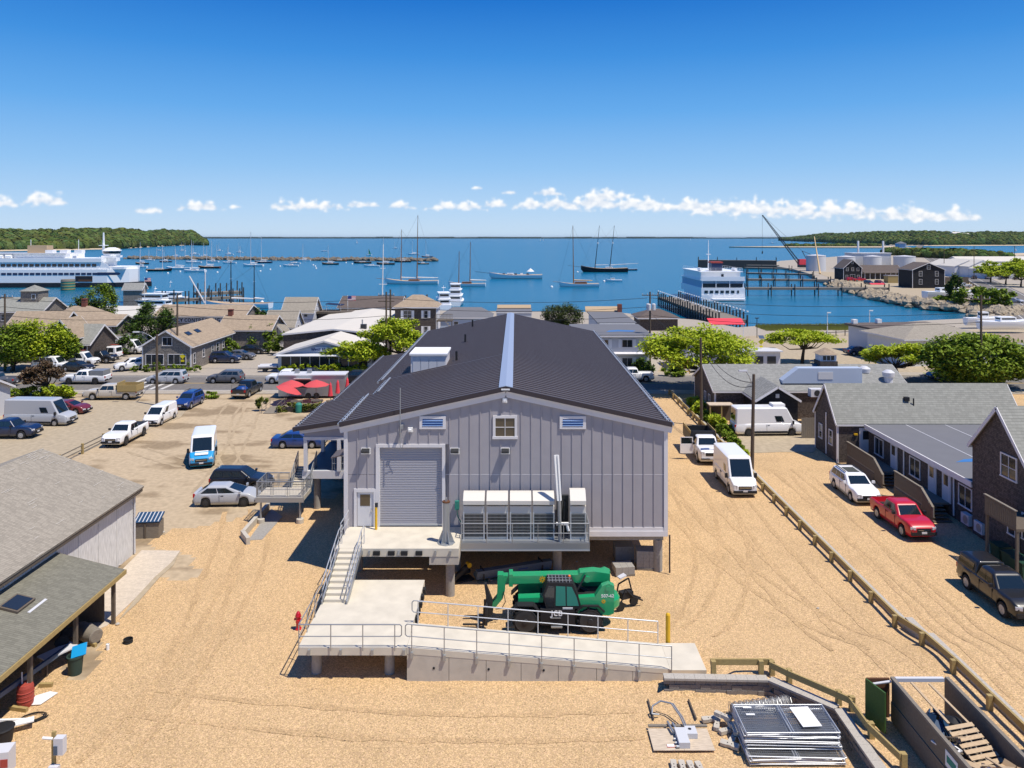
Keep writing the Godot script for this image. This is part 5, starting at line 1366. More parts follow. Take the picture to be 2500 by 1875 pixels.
	words(t, "lettering", "507-42", 0.15, V(2.48, 1.82, 1.02), M.paper_white)
	var hc := thing("hand_cart", "black tubular work cart with pale seat standing behind the green machine", "cart", V(5.75, 0, -41.6), 25)
	part(hc, "frame", MB.new().path([V(-0.5, 0.3, 0), V(-0.3, 1.2, 0), V(0.2, 1.5, 0.2), V(0.4, 0.6, 0.3), V(0.9, 0.35, 0.3), V(0.5, 0.1, 0)], 0.045).path([V(-0.5, 0.3, 0.5), V(-0.2, 1.1, 0.5), V(0.3, 0.6, 0.5), V(0.9, 0.3, 0.5)], 0.04).box(V(0, 0.7, 0.25), V(0.7, 0.35, 0.4)), M.plastic_black)
	part(hc, "seat", bx(V(-0.15, 1.62, 0.1), V(0.42, 0.07, 0.3), Basis(Vector3.BACK, 0.25)), M.plate)
	for q in [V(-0.5, 0.25, 0), V(-0.5, 0.25, 0.5), V(0.5, 0.25, 0.25)]: part(hc, "wheel", MB.new().tube(q + V(0, 0, -0.05), q + V(0, 0, 0.05), 0.25, 0.25, 14), M.tyre)

func build_retaining() -> void:
	var w := thing("retaining_wall", "low wall of split-face grey blocks with flat caps round the sunken corner", "retaining wall", Vector3.ZERO)
	for s in 3:
		var a := V(WALL[s].x, 0, WALL[s].y)
		var b := V(WALL[s + 1].x, 0, WALL[s + 1].y)
		var d := (b - a).normalized()
		var len := a.distance_to(b)
		var side := d.cross(Vector3.UP)  # towards the sunken side
		if s == 0: side = V(0, 0, 1)
		var bs := Basis(d, Vector3.UP, d.cross(Vector3.UP))
		var n := int(len / 0.44)
		for course in 3:
			for k in n:
				var j := (k + (0.5 if course % 2 else 0.0)) / n
				if j > 1.0 - 0.4 / n: continue
				var p := a + d * (len * (j + 0.5 / n)) + V(0, 0.1 + course * 0.205, 0) - side * (0.12 + 0.02 * course + 0.012 * ((k * 7 + course * 3) % 3))
				part(w, "block", bx(p, V(len / n - 0.012, 0.195, 0.3), bs), M.block)
		for k in n:
			var p := a + d * (len * (k + 0.5) / n) + V(0, 0.66, 0) - side * 0.13
			part(w, "cap_stone", bx(p, V(len / n - 0.008, 0.09, 0.42), bs), M.block_cap)
	var g := thing("timber_guard_rail", "short timber guard rail on posts bending round the sunken corner", "guard rail", Vector3.ZERO)
	var pts := [V(8.62, 0.6, -33.92), V(10.7, 0.6, -33.95), V(11.17, 0.6, -33.92), V(11.69, 0.6, -33.26), V(13.16, 0.6, -31.72), V(13.53, 0.6, -31.31), V(13.53, 0.6, -29.62), V(13.89, 0.6, -27.87)]
	for k in pts.size():
		part(g, "post", MB.new().block(pts[k] + V(-0.1, -0.4, -0.1), pts[k] + V(0.1, 0.62, 0.1)), M.timber)
		if k > 0 and k != 2:
			var d: Vector3 = (pts[k] - pts[k - 1]).normalized()
			var o := Vector3.UP.cross(d) * -0.14
			if k == 1: part(g, "rail", MB.new().beam(pts[0] + V(-0.1, 0.5, -0.14), pts[2] + V(0.06, 0.5, -0.14), 0.08, 0.26), M.timber)
			else: part(g, "rail", MB.new().beam(pts[k - 1] - d * 0.03 + o + V(0, 0.5, 0), pts[k] + d * 0.03 + o + V(0, 0.5, 0), 0.08, 0.26), M.timber)

func build_stack() -> void:
	# stacked temporary fence panels
	var p0 := thing("fence_panel", "galvanised mesh fence panel lying in the stack by the block wall", "fence panel", V(10.5, 0.1, -30.3), 0, "fence panels in the stack")
	var fr := MB.new()
	for s in [-1, 1]:
		fr.tube(V(-1.78, 0, s * 0.88), V(1.78, 0, s * 0.88), 0.024)
		fr.tube(V(s * 1.78, 0, -0.9), V(s * 1.78, 0, 0.9), 0.024)
		fr.tube(V(s * 0.05, 0, -0.88), V(s * 0.05, 0, 0.88), 0.018)
	part(p0, "frame", fr, M.steel_light)
	var ms := MB.new()
	for k in 47: ms.box(V(-1.75 + k * 0.076, 0, 0), V(0.008, 0.006, 1.76))
	for k in 13: ms.box(V(0, 0.004, -0.84 + k * 0.14), V(3.5, 0.006, 0.008))
	part(p0, "wire_mesh", ms, M.galvanised).set_meta("kind", "stuff")
	var r := RandomNumberGenerator.new()
	r.seed = 8
	for k in range(1, 16):
		var low := k < 5
		copy(p0, V(10.5 + r.randf_range(-0.05, 0.05), 0.1 + k * 0.055, -30.3 + (0.45 if low else 0.0) + r.randf_range(-0.06, 0.06)), r.randf_range(-2.5, 2.5))
	p0.position.z += 0.5
	part(thing("paper_sheet", "white printed sheet lying on the top fence panel", "paper", V(11.3, 0.99, -30.35), 4), "sheet", bx(Vector3.ZERO, V(0.75, 0.01, 1.25)), M.paper_white)
	for q in [V(9.2, 0.985, -30.95), V(9.2, 0.985, -30.5)]:
		part(thing("panel_tag", "small white tag fixed to the top fence panel", "tag", q, 0, "tags on the fence panel"), "tag", bx(Vector3.ZERO, V(0.34, 0.01, 0.1)), M.paper_white)
	# concrete feet for the panels
	var foot := thing("concrete_block", "cream concrete fence block tossed in the heap beside the panel stack", "concrete block", V(8.4, 0.1, -30.9), 20, "concrete feet in the heap")
	part(foot, "body", MB.new().prism(plan([-0.34, -0.11, -0.1, -0.11, -0.06, -0.09, 0.06, -0.09, 0.1, -0.11, 0.34, -0.11, 0.36, 0, 0.34, 0.11, 0.1, 0.11, 0.06, 0.09, -0.06, 0.09, -0.1, 0.11, -0.34, 0.11, -0.36, 0]), V(0, -0.07, 0), Vector3.RIGHT, V(0, 0, -1), V(0, 0.14, 0)), M.concrete)
	for x in [-0.08, 0.08]: part(foot, "hole", MB.new().tube(V(x, 0.06, 0), V(x, 0.074, 0), 0.025, 0.025, 8), M.ink_black)
	var n := 0
	for q in [[8.1, 0.1, -31.3, 70, 0.0], [8.55, 0.26, -31.2, 100, 0.2], [8.35, 0.4, -31.35, 140, 0.1], [7.9, 0.12, -31.6, 10, 0.1], [8.5, 0.1, -30.4, 55, 0.1], [8.25, 0.12, -30.0, -30, 0.25], [8.65, 0.3, -30.7, 85, -0.2]]:
		var c := copy(foot, V(q[0], q[1], q[2]), q[3])
		c.rotation.x = q[4]
	for k in 4:
		var c := copy(foot, V(5.85 + k * 0.32, 0.1, -28.75 + 0.03 * k), 84 + 5 * k, "cream concrete fence block in the row set on the open gravel", "concrete feet in a row")
	var roll := thing("wire_mesh_roll", "loose grey roll of chain-link mesh lying by the block wall", "mesh roll", V(10.1, 0.28, -32.2), 12)
	var rm := MB.new()
	var turns := 9
	for k in 60:
		var x := -1.3 + k * 2.6 / 59.0
		var prev := Vector3.ZERO
		for j in turns + 1:
			var a := TAU * j / turns + k * 0.35
			var rr := 0.27 + 0.03 * sin(k * 1.7 + j)
			var p := V(x + 0.03 * (j % 2), cos(a) * rr, sin(a) * rr)
			if j > 0: rm.beam(prev, p, 0.012, 0.012)
			prev = p
	part(roll, "mesh", rm, M.galvanised).set_meta("kind", "stuff")
	part(roll, "core", MB.new().tube(V(-1.25, 0, 0), V(1.25, 0, 0), 0.2, 0.22, 14), M.concrete_grey)
	# board with electrical boxes
	var b := thing("meter_board", "plywood board with grey electric boxes and conduits lying on the gravel", "electric board", V(6.47, 0.1, -30.35), 0)
	for x in [-0.62, 0.56]: part(b, "sheet", bx(V(x, 0, 0), V(1.17, 0.025, 1.32)), M.plywood)
	part(b, "batten", bx(V(0, 0.06, -0.75), V(2.35, 0.06, 0.12)), M.wood_grey)
	part(b, "cabinet", bx(V(0.0, 0.13, 0.1), V(0.42, 0.22, 0.95)), M.siding_pale)
	part(b, "meter_box", bx(V(0.42, 0.12, -0.25), V(0.42, 0.2, 0.5)), M.siding_pale)
	part(b, "meter_hole", MB.new().tube(V(0.38, 0.21, -0.3), V(0.38, 0.226, -0.3), 0.07, 0.07, 12), M.ink_black)
	for q in [[-0.28, -0.85], [-0.1, -0.75]]: part(b, "conduit", MB.new().tube(V(q[0], 0.14, -0.2), V(q[0] - 0.1, 0.16, q[1]), 0.05, 0.05, 8), M.galvanised)
	for k in 3: part(b, "coupling", MB.new().tube(V(-0.32, 0.07, 0.1 + 0.22 * k), V(-0.2, 0.07, 0.1 + 0.22 * k), 0.06, 0.06, 8), M.galvanised)
	part(b, "red_label", bx(V(-0.5, 0.015, 0.42), V(0.32, 0.008, 0.18)), M.barrel_red)
	part(b, "white_label", bx(V(-0.5, 0.02, 0.4), V(0.28, 0.008, 0.14)), M.paper_white)
	part(b, "cable", MB.new().path([V(0.25, 0.15, -0.5), V(0.15, 0.3, -1.0), V(-0.1, 0.5, -1.5), V(-0.5, 0.45, -1.75), V(-0.85, 0.3, -1.65), V(-0.9, 0.1, -1.45), V(-0.6, 0.05, -1.5)], 0.035).path([V(0.32, 0.15, -0.5), V(0.25, 0.25, -1.0), V(0.0, 0.45, -1.55), V(-0.45, 0.38, -1.85)], 0.03), M.galvanised)
	for q in [[V(5.61, 0, -33.01), V(5.61, 0, -31.64)], [V(7.33, 0, -33.01), V(7.34, 0, -31.64)]]:
		var s := thing("loose_batten", "thin dark batten lying on the gravel behind the meter board", "batten", Vector3.ZERO, 0, "loose battens")
		part(s, "batten", MB.new().beam(q[0] + V(0, 0.06, 0), q[1] + V(0, 0.1, 0), 0.05, 0.09), M.wood_old)

func build_skip() -> void:
	var gy := 0.6
	var d := thing("roll_off_skip", "brown steel roll-off skip filled with building rubbish, end doors open", "skip", V(0, gy, 0))
	part(d, "floor", MB.new().block(V(14.8, 0.12, -30.6), V(17.0, 0.2, -22.5)), M.rust)
	part(d, "side_wall", MB.new().block(V(14.78, 0.1, -30.6), V(14.86, 1.68, -22.5)), M.dumpster_brown)
	part(d, "side_wall", MB.new().block(V(16.94, 0.1, -30.75), V(17.02, 1.68, -22.5)), M.dumpster_brown)
	part(d, "lower_side", MB.new().block(V(14.74, 0.1, -30.58), V(14.779, 0.85, -22.5)), M.dumpster_brown)
	for x in [14.82, 16.98]: part(d, "top_rail", MB.new().block(V(x - 0.07, 1.681, -30.65), V(x + 0.07, 1.78, -22.5)), M.wood_grey)
	part(d, "end_beam", MB.new().block(V(14.95, 1.6, -30.72), V(16.85, 1.74, -30.58)), M.plate)
	part(d, "skid", MB.new().block(V(15.2, 0.0, -30.4), V(15.4, 0.119, -22.5)).block(V(16.4, 0.0, -30.4), V(16.6, 0.119, -22.5)), M.rust)
	part(d, "green_door", MB.new().beam(V(13.82, 0.9, -30.72), V(14.12, 0.9, -29.72), 0.06, 1.55), M.dumpster_green)
	part(d, "open_door", MB.new().block(V(13.86, 0.12, -30.8), V(14.76, 1.66, -30.72)), M.rust)
	part(d, "door_bar", MB.new().tube(V(13.95, 1.5, -30.6), V(14.76, 1.62, -30.6), 0.05), M.plate)
	part(d, "notice", MB.new().block(V(14.765, 0.95, -26.75), V(14.775, 1.5, -26.0)), M.paper_white)
	part(d, "notice_print", MB.new().block(V(14.755, 1.12, -26.65), V(14.764, 1.36, -26.1)), M.teal_can)
	# rubbish: a settled heap of boards and loose things
	var heap := MB.new()
	heap.tint = false
	var r := RandomNumberGenerator.new()
	r.seed = 21
	for k in 90:
		var p := V(r.randf_range(15.0, 16.8), gy + 0.3 + r.randf_range(0, 0.5), r.randf_range(-29.8, -23.2))
		heap.box(p, V(r.randf_range(0.1, 0.8), r.randf_range(0.03, 0.15), r.randf_range(0.08, 0.5)), Basis.from_euler(V(r.randf_range(-0.5, 0.5), r.randf() * 6.0, r.randf_range(-0.5, 0.5))))
	var rub := setting("rubble", heap, M.wood_old, "stuff")
	tag(rub, "dark rubble and scraps filling the brown skip", "rubble")
	var pal := thing("wooden_pallet", "pale wooden pallet leaning in the brown skip", "pallet", V(16.15, gy + 1.15, -27.15), 14)
	pal.rotation.x = 0.35
	for k in 9: part(pal, "slat", bx(V(0, 0.06, -0.9 + k * 0.225), V(1.15, 0.025, 0.15)), M.wood_fresh)
	for x in [-0.5, 0, 0.5]: part(pal, "bearer", bx(V(x, 0, 0), V(0.06, 0.09, 1.95)), M.wood_grey)
	var tp := MB.new()
	for k in 14:
		var a := k * 0.9
		tp.beam(V(cos(a) * 0.2, 0.55 + 0.1 * sin(k * 2.0), sin(a) * 0.2), V(cos(a) * (0.55 + 0.1 * sin(k * 3.0)), 0.05, sin(a) * (0.6 + 0.1 * cos(k * 2.0))), 0.3, 0.05)
	part(thing("blue_tarpaulin", "crumpled dark blue tarpaulin heaped in the brown skip", "tarpaulin", V(15.6, gy + 0.8, -28.9)), "folds", tp, M.tarp_blue)
	part(thing("black_sack", "black bin sack lying beside the blue tarpaulin in the skip", "sack", V(16.2, gy + 0.9, -28.8)), "sack", MB.new().lathe([Vector2(0.3, 0), Vector2(0.36, 0.15), Vector2(0.28, 0.33), Vector2(0.05, 0.42)], 9), M.plastic_black)
	var nb := 0
	for q in [[V(15.4, 1.75, -30.3), V(15.75, 1.4, -28.3), 0.1], [V(16.1, 1.7, -30.3), V(16.5, 1.4, -28.0), 0.09], [V(15.45, 0.9, -28.3), V(15.6, 1.6, -27.2), 0.3], [V(15.7, 1.3, -26.2), V(16.4, 1.6, -25.6), 0.12], [V(16.1, 1.3, -26.6), V(16.05, 1.7, -25.3), 0.11], [V(15.0, 1.1, -27.0), V(15.9, 1.25, -25.9), 0.28]]:
		part(thing("scrap_board", "loose timber board sticking out of the rubbish in the skip", "board", Vector3.ZERO, 0, "boards in the skip"), "board", MB.new().beam(q[0] + V(0, gy, 0), q[1] + V(0, gy, 0), q[2], 0.04), M.wood_fresh)
	var fm := thing("picture_frame", "empty white frame lying in the brown skip", "frame", V(15.15, gy + 1.25, -27.3), 20)
	part(fm, "frame", bx(V(-0.3, 0, 0), V(0.06, 0.04, 0.8)).box(V(0.2, 0, 0), V(0.06, 0.04, 0.8)).box(V(-0.05, 0, -0.37), V(0.5, 0.04, 0.06)).box(V(-0.05, 0, 0.37), V(0.5, 0.04, 0.06)), M.paper_white)
	var cl := thing("blue_cooler", "blue cool box lying tilted in the brown skip", "cool box", V(15.85, gy + 1.35, -25.3), -15)
	cl.rotation.x = 0.5
	part(cl, "lid", bx(V(0, 0.2, 0), V(0.85, 0.08, 0.55)), M.cooler_blue)
	part(cl, "body", bx(V(0, 0, 0), V(0.8, 0.32, 0.5)), M.tarp_blue)
	for q in [[V(16.2, 1.4, -25.9), 0.4], [V(16.55, 1.4, -25.4), 0.9], [V(16.45, 1.2, -24.6), 0.2], [V(15.9, 1.2, -24.2), 1.2]]:
		var cbx := thing("cardboard_box", "torn open brown cardboard box in the skip", "cardboard box", q[0] + V(0, gy - 0.2, 0), rad_to_deg(q[1]), "cardboard boxes in the skip")
		part(cbx, "body", bx(V(0, 0, 0), V(0.5, 0.35, 0.4)), M.cardboard)
		part(cbx, "flap", bx(V(0.3, 0.2, 0), V(0.02, 0.3, 0.4), Basis(Vector3.BACK, -0.7)).box(V(-0.3, 0.2, 0), V(0.02, 0.3, 0.4), Basis(Vector3.BACK, 0.9)), M.cardboard)

func build_barn() -> void:
	var t := thing("old_barn", "old barn with white vertical boards and worn grey-brown shingle roof", "barn", Vector3.ZERO)
	part(t, "wall", MB.new().prism(plan([-35.6, -0.2, -23.75, -0.2, -23.75, 4.0, -29.7, 6.15, -35.6, 4.0]), V(0, 0, -48.35), Vector3.RIGHT, Vector3.UP, V(0, 0, 22)), M.barn_white)
	var z := -48.3
	var k := 0
	while z < -27.0:
		part(t, "board", MB.new().block(V(-23.76, 0.0, z), V(-23.72 + 0.008 * (k % 3), 4.0, z + 0.66)), M.barn_white)
		z += 0.68
		k += 1
	part(t, "corner_board", MB.new().block(V(-23.85, -0.1, -48.45), V(-23.66, 4.0, -48.3)), M.white_trim)
	part(t, "downpipe", MB.new().tube(V(-23.6, 0.1, -48.2), V(-23.6, 3.9, -48.2), 0.05), M.plate)
	var e := Vector2(-23.3, 3.98)
	var rg := Vector2(-29.7, 6.32)
	part(t, "roof_slope", MB.new().prism(PackedVector2Array([e, rg, rg + Vector2(0, 0.12), e + Vector2(0.03, 0.12)]), V(0, 0, -48.75), Vector3.RIGHT, Vector3.UP, V(0, 0, 22.4)), M.roof_barn)
	part(t, "roof_slope", MB.new().prism(PackedVector2Array([rg, Vector2(-36.1, 3.98), Vector2(-36.1, 4.1), rg + Vector2(0, 0.12)]), V(0, 0, -48.75), Vector3.RIGHT, Vector3.UP, V(0, 0, 22.4)), M.roof_barn)
	part(t, "fascia", MB.new().block(V(-23.42, 3.78, -48.7), V(-23.34, 3.99, -26.5)), M.wood_old)
	part(t, "eave_board", MB.new().block(V(-23.72, 3.7, -48.6), V(-23.42, 3.78, -26.5)), M.wood_grey)
	# shingles with their pale butts showing where the roof has worn
	var r := RandomNumberGenerator.new()
	r.seed = 6
	for i in 64:
		var u := r.randf()
		var zz := r.randf_range(-48.6, -34.0)
		if r.randf() < 0.35: zz = r.randf_range(-48.6, -46.8)
		if r.randf() < 0.25: u = r.randf_range(0.88, 1.0)
		var p := e.lerp(rg, u)
		var n := V(6.4 * 0.0 + 2.34, 6.4, 0).normalized()
		var run := V(-6.4, 2.34, 0).normalized()
		part(t, "worn_shingle", bx(V(p.x, p.y + 0.14, zz), V(0.045, 0.012, r.randf_range(0.2, 0.9)), Basis(run, n, run.cross(n))), M.block_cap)
	var s := thing("lean_to_shed", "open lean-to shed with dark shingle roof and one skylight", "shed", Vector3.ZERO)
	var a := Vector2(-20.2, 2.42)
	var b := Vector2(-23.7, 3.3)
	part(s, "roof", MB.new().prism(PackedVector2Array([a, b, b + Vector2(0, 0.1), a + Vector2(0.02, 0.1)]), V(0, 0, -40.2), Vector3.RIGHT, Vector3.UP, V(0, 0, 14)), M.roof_shed)
	part(s, "fascia", MB.new().block(V(-20.2, 2.28, -40.25), V(-20.12, 2.5, -26.3)), M.timber)
	part(s, "verge_board", MB.new().beam(V(-20.2, 2.4, -40.24), V(-23.7, 3.28, -40.24), 0.06, 0.16), M.wood_grey)
	for q in [-39.6, -36.2, -32.8, -29.4]: part(s, "post", MB.new().block(V(-20.55, -0.2, q - 0.08), V(-20.39, 2.36, q + 0.08)), M.wood_old)
	part(s, "end_wall", MB.new().prism(plan([-23.7, -0.1, -21.0, -0.1, -21.0, 2.55, -23.7, 3.2]), V(0, 0, -39.75), Vector3.RIGHT, Vector3.UP, V(0, 0, 0.08)), M.wood_old)
	part(s, "back_wall", MB.new().block(V(-23.68, -0.1, -39.6), V(-23.6, 3.15, -26.3)), M.wood_old)
	var rn := V(0.88, 3.5, 0).normalized()
	var rr := V(-3.5, 0.88, 0).normalized()
	var sb := Basis(rr, rn, rr.cross(rn))
	var sk := node(s, "skylight")
	part(sk, "frame", bx(V(-22.5, 3.13, -35.1), V(0.9, 0.16, 1.3), sb), M.wood_old)
	part(sk, "pane", bx(V(-22.48, 3.2, -35.1), V(0.74, 0.05, 1.12), sb), M.window_glass)
	part(s, "flashing", bx(V(-21.75, 2.92, -35.4), V(0.12, 0.02, 1.3), sb), M.plate)
	# things beside and below the shed
	var bin := thing("storage_bin", "grey storage bin with blue slatted double lid behind the barn corner", "bin", V(-24.13, 0, -51.27), 6)
	part(bin, "body", bx(V(0, 0.5, 0), V(1.5, 1.0, 0.95)), M.wood_grey)
	for kk in 2: part(bin, "lid", bx(V(0, 1.16 + kk * 0.16, 0.3 - kk * 0.5), V(1.66, 0.06, 0.55), Basis(Vector3.RIGHT, 0.32)), M.tarp_blue)
	for kk in 7: part(bin, "lid_slat", bx(V(-0.72 + kk * 0.24, 1.27, 0.06), V(0.06, 0.04, 1.0), Basis(Vector3.RIGHT, 0.32)), M.siding_pale)
	part(bin, "post", bx(V(-0.1, 0.55, 0.5), V(0.1, 1.1, 0.06)), M.wood_old)
	var can := thing("rubbish_can", "dark green rubbish can with a bright blue lid tipped on it", "rubbish can", V(-19.87, 0, -35.11))
	part(can, "body", MB.new().lathe([Vector2(0.27, 0), Vector2(0.33, 0.75), Vector2(0.36, 0.76), Vector2(0.36, 0.83), Vector2(0.3, 0.84), Vector2(0.26, 0.1)], 16), M.bin_green)
	part(can, "lid", bx(V(0.12, 0.98, -0.1), V(0.62, 0.05, 0.6), Basis.from_euler(V(0.5, 0.4, 0.25))), M.paint_teal_blue)
	var bar := thing("red_barrel", "weathered red plastic barrel standing under the shed eave", "barrel", V(-20.61, 0, -32.72))
	part(bar, "body", MB.new().lathe([Vector2(0.27, 0), Vector2(0.31, 0.15), Vector2(0.32, 0.45), Vector2(0.33, 0.47), Vector2(0.32, 0.5), Vector2(0.31, 0.8), Vector2(0.27, 0.92), Vector2(0.25, 0.93)], 18), M.barrel_red)
	part(bar, "hoop", MB.new().lathe([Vector2(0.325, 0.28), Vector2(0.34, 0.3), Vector2(0.325, 0.33)], 18).lathe([Vector2(0.325, 0.6), Vector2(0.34, 0.62), Vector2(0.325, 0.65)], 18), M.barrel_red)
	part(bar, "scrap_sticks", MB.new().beam(V(0.05, 0.8, 0), V(0.2, 1.5, -0.1), 0.05, 0.03).beam(V(-0.1, 0.8, 0.05), V(-0.15, 1.4, 0), 0.05, 0.03), M.plate)
	var tb := thing("work_bench", "cluttered work bench with white panels under the shed eave", "bench", V(-20.92, 0, -35.58), 60)
	part(tb, "top", bx(V(0, 0.75, 0), V(1.5, 0.06, 0.7)), M.plate)
	for q in [V(-0.65, 0.36, -0.28), V(0.65, 0.36, -0.28), V(-0.65, 0.36, 0.28), V(0.65, 0.36, 0.28)]: part(tb, "leg", bx(q, V(0.07, 0.72, 0.07)), M.wood_old)
	for q in [[V(-21.21, 0, -36.34), 0.75], [V(-21.34, 0, -36.99), 0.8]]:
		var rl := thing("hose_reel", "black corrugated hose coil resting on the work bench", "hose", q[0] + V(0, q[1], 0), 35, "hose coils on the bench")
		for kk in 4: part(rl, "coil", MB.new().lathe([Vector2(0.22, kk * 0.09), Vector2(0.29, kk * 0.09 + 0.02), Vector2(0.29, kk * 0.09 + 0.06), Vector2(0.22, kk * 0.09 + 0.08)], 14, Vector3.ZERO, Basis(Vector3.RIGHT, 1.1)), M.black_rubber)
	var bt := thing("upturned_dinghy", "small grey dinghy lying under the far end of the shed", "dinghy", V(-21.14, 0, -38.04), 62)
	part(bt, "hull", MB.new().lathe([Vector2(0.02, -1.1), Vector2(0.25, -0.8), Vector2(0.4, -0.2), Vector2(0.42, 0.4), Vector2(0.36, 1.0), Vector2(0.3, 1.05)], 12, V(0, 0.42, 0), Basis(Vector3.RIGHT, PI / 2)), M.wood_grey)
	var nn := 0
	for q in [[V(-20.65, 0, -37.58), V(-20.15, 0, -37.36), 0.25], [V(-20.85, 0, -34.06), V(-20.29, 0, -34.09), 0.12], [V(-21.08, 0, -32.44), V(-20.26, 0, -32.27), 0.1]]:
		var pk := thing("timber_bearer", "short timber bearer lying at the edge of the shed", "timber", Vector3.ZERO, 0, "timber bearers by the shed")
		part(pk, "beam", MB.new().beam(q[0] + V(0, 0.08, 0), q[1] + V(0, 0.08, 0), 0.14, 0.16), M.timber)
	part(thing("plastic_sheet", "crumpled white plastic sheet lying beside the red barrel", "sheet", V(-20.19, 0, -33.12), 15), "sheet", MB.new().prism(plan([-0.5, -0.35, 0.1, -0.45, 0.55, 0.3, 0.2, 0.5, -0.3, 0.3]), V(0, 0.03, 0), Vector3.RIGHT, V(0, 0, -1), V(0, 0.02, 0)), M.paper_white)
	var hp := []
	for kk in 40: hp.append(V(cos(kk * 0.42) * (0.55 - kk * 0.004), 0.05 + 0.002 * kk, sin(kk * 0.42) * 0.3))
	part(thing("garden_hose", "dark hose coiled on the sand before the shed", "hose", V(-19.72, 0, -31.77), 25), "coil", MB.new().path(hp, 0.022, 5), M.black_rubber)
	var bm := thing("long_beam", "long blue-grey metal section leaning under the shed eave", "beam", Vector3.ZERO)
	part(bm, "beam", MB.new().beam(V(-20.75, 0.7, -36.0), V(-20.95, 1.1, -31.5), 0.14, 0.2), M.steel_blue)
	var tub := thing("black_tub", "black plastic tub standing at the near end of the shed", "tub", V(-20.02, 0, -30.33))
	part(tub, "body", MB.new().lathe([Vector2(0.35, 0), Vector2(0.42, 0.55), Vector2(0.45, 0.57), Vector2(0.38, 0.6), Vector2(0.1, 0.62)], 14), M.plastic_black)
	var wd := thing("white_boat_trailer", "white trailer arms and panels lying before the shed", "trailer", V(-20.39, 0, -31.27), 30)
	part(wd, "arm", MB.new().beam(V(-0.9, 0.5, 0), V(0.6, 0.15, 0.1), 0.1, 0.12).beam(V(-0.9, 0.35, 0.5), V(0.9, 0.32, 0.5), 0.35, 0.05), M.paper_white)
	var ac := thing("white_cabinet", "white metal cabinet with a red label at the yard edge", "cabinet", V(-18.9, 0, -28.62), 10)
	part(ac, "body", bx(V(0, 0.45, 0), V(0.7, 0.9, 0.6)), M.plate)
	part(ac, "red_label", bx(V(0.2, 0.5, 0.305), V(0.25, 0.3, 0.02)), M.barrel_red)
	var ep := thing("supply_post", "timber supply post carrying grey electric boxes and an orange socket", "electric post", V(-16.83, 0, -28.36))
	part(ep, "post", bx(V(0, 0.8, 0), V(0.12, 1.75, 0.1)), M.timber)
	part(ep, "meter_box", bx(V(0.26, 1.22, 0.06), V(0.34, 0.6, 0.26)), M.plate)
	part(ep, "box_door", bx(V(0.17, 1.1, 0.2), V(0.14, 0.32, 0.02)), M.steel_blue)
	part(ep, "lamp_arm", MB.new().tube(V(0, 1.45, 0.06), V(-0.35, 1.5, 0.1), 0.05, 0.05, 8), M.paper_white)
	part(ep, "socket_box", bx(V(0.1, 0.4, 0.16), V(0.34, 0.26, 0.2)), M.plate)
	part(ep, "orange_socket", MB.new().tube(V(0.26, 0.42, 0.26), V(0.26, 0.42, 0.36), 0.08, 0.08, 10), M.lamp_orange)

# ---------- buildings ----------
func fit_windows(t: Node3D, l: float, w: float, list: Array, frame: Material) -> void:
	for q in list:
		var r := Vector3.RIGHT
		var out := Vector3.BACK
		var o := V(q[1], q[2], w * 0.5)
		match q[0]:
			"b": r = Vector3.LEFT; out = Vector3.FORWARD; o = V(q[1], q[2], -w * 0.5)
			"l": r = Vector3.BACK; out = Vector3.LEFT; o = V(-l * 0.5, q[2], q[1])
			"r": r = Vector3.FORWARD; out = Vector3.RIGHT; o = V(l * 0.5, q[2], q[1])
		frame_window(t, o, q[3], q[4], q[5] if q.size() > 5 else 1, q[6] if q.size() > 6 else 2, M.window_glass, frame, r, out)
		if q.size() > 7:
			for s in [-1, 1]: part(t, "shutter", bx(o + r * (s * (q[3] * 0.5 + 0.26)) + out * 0.03, V(0.42, q[4], 0.05), Basis(r, Vector3.UP, out)), M.paper_white)

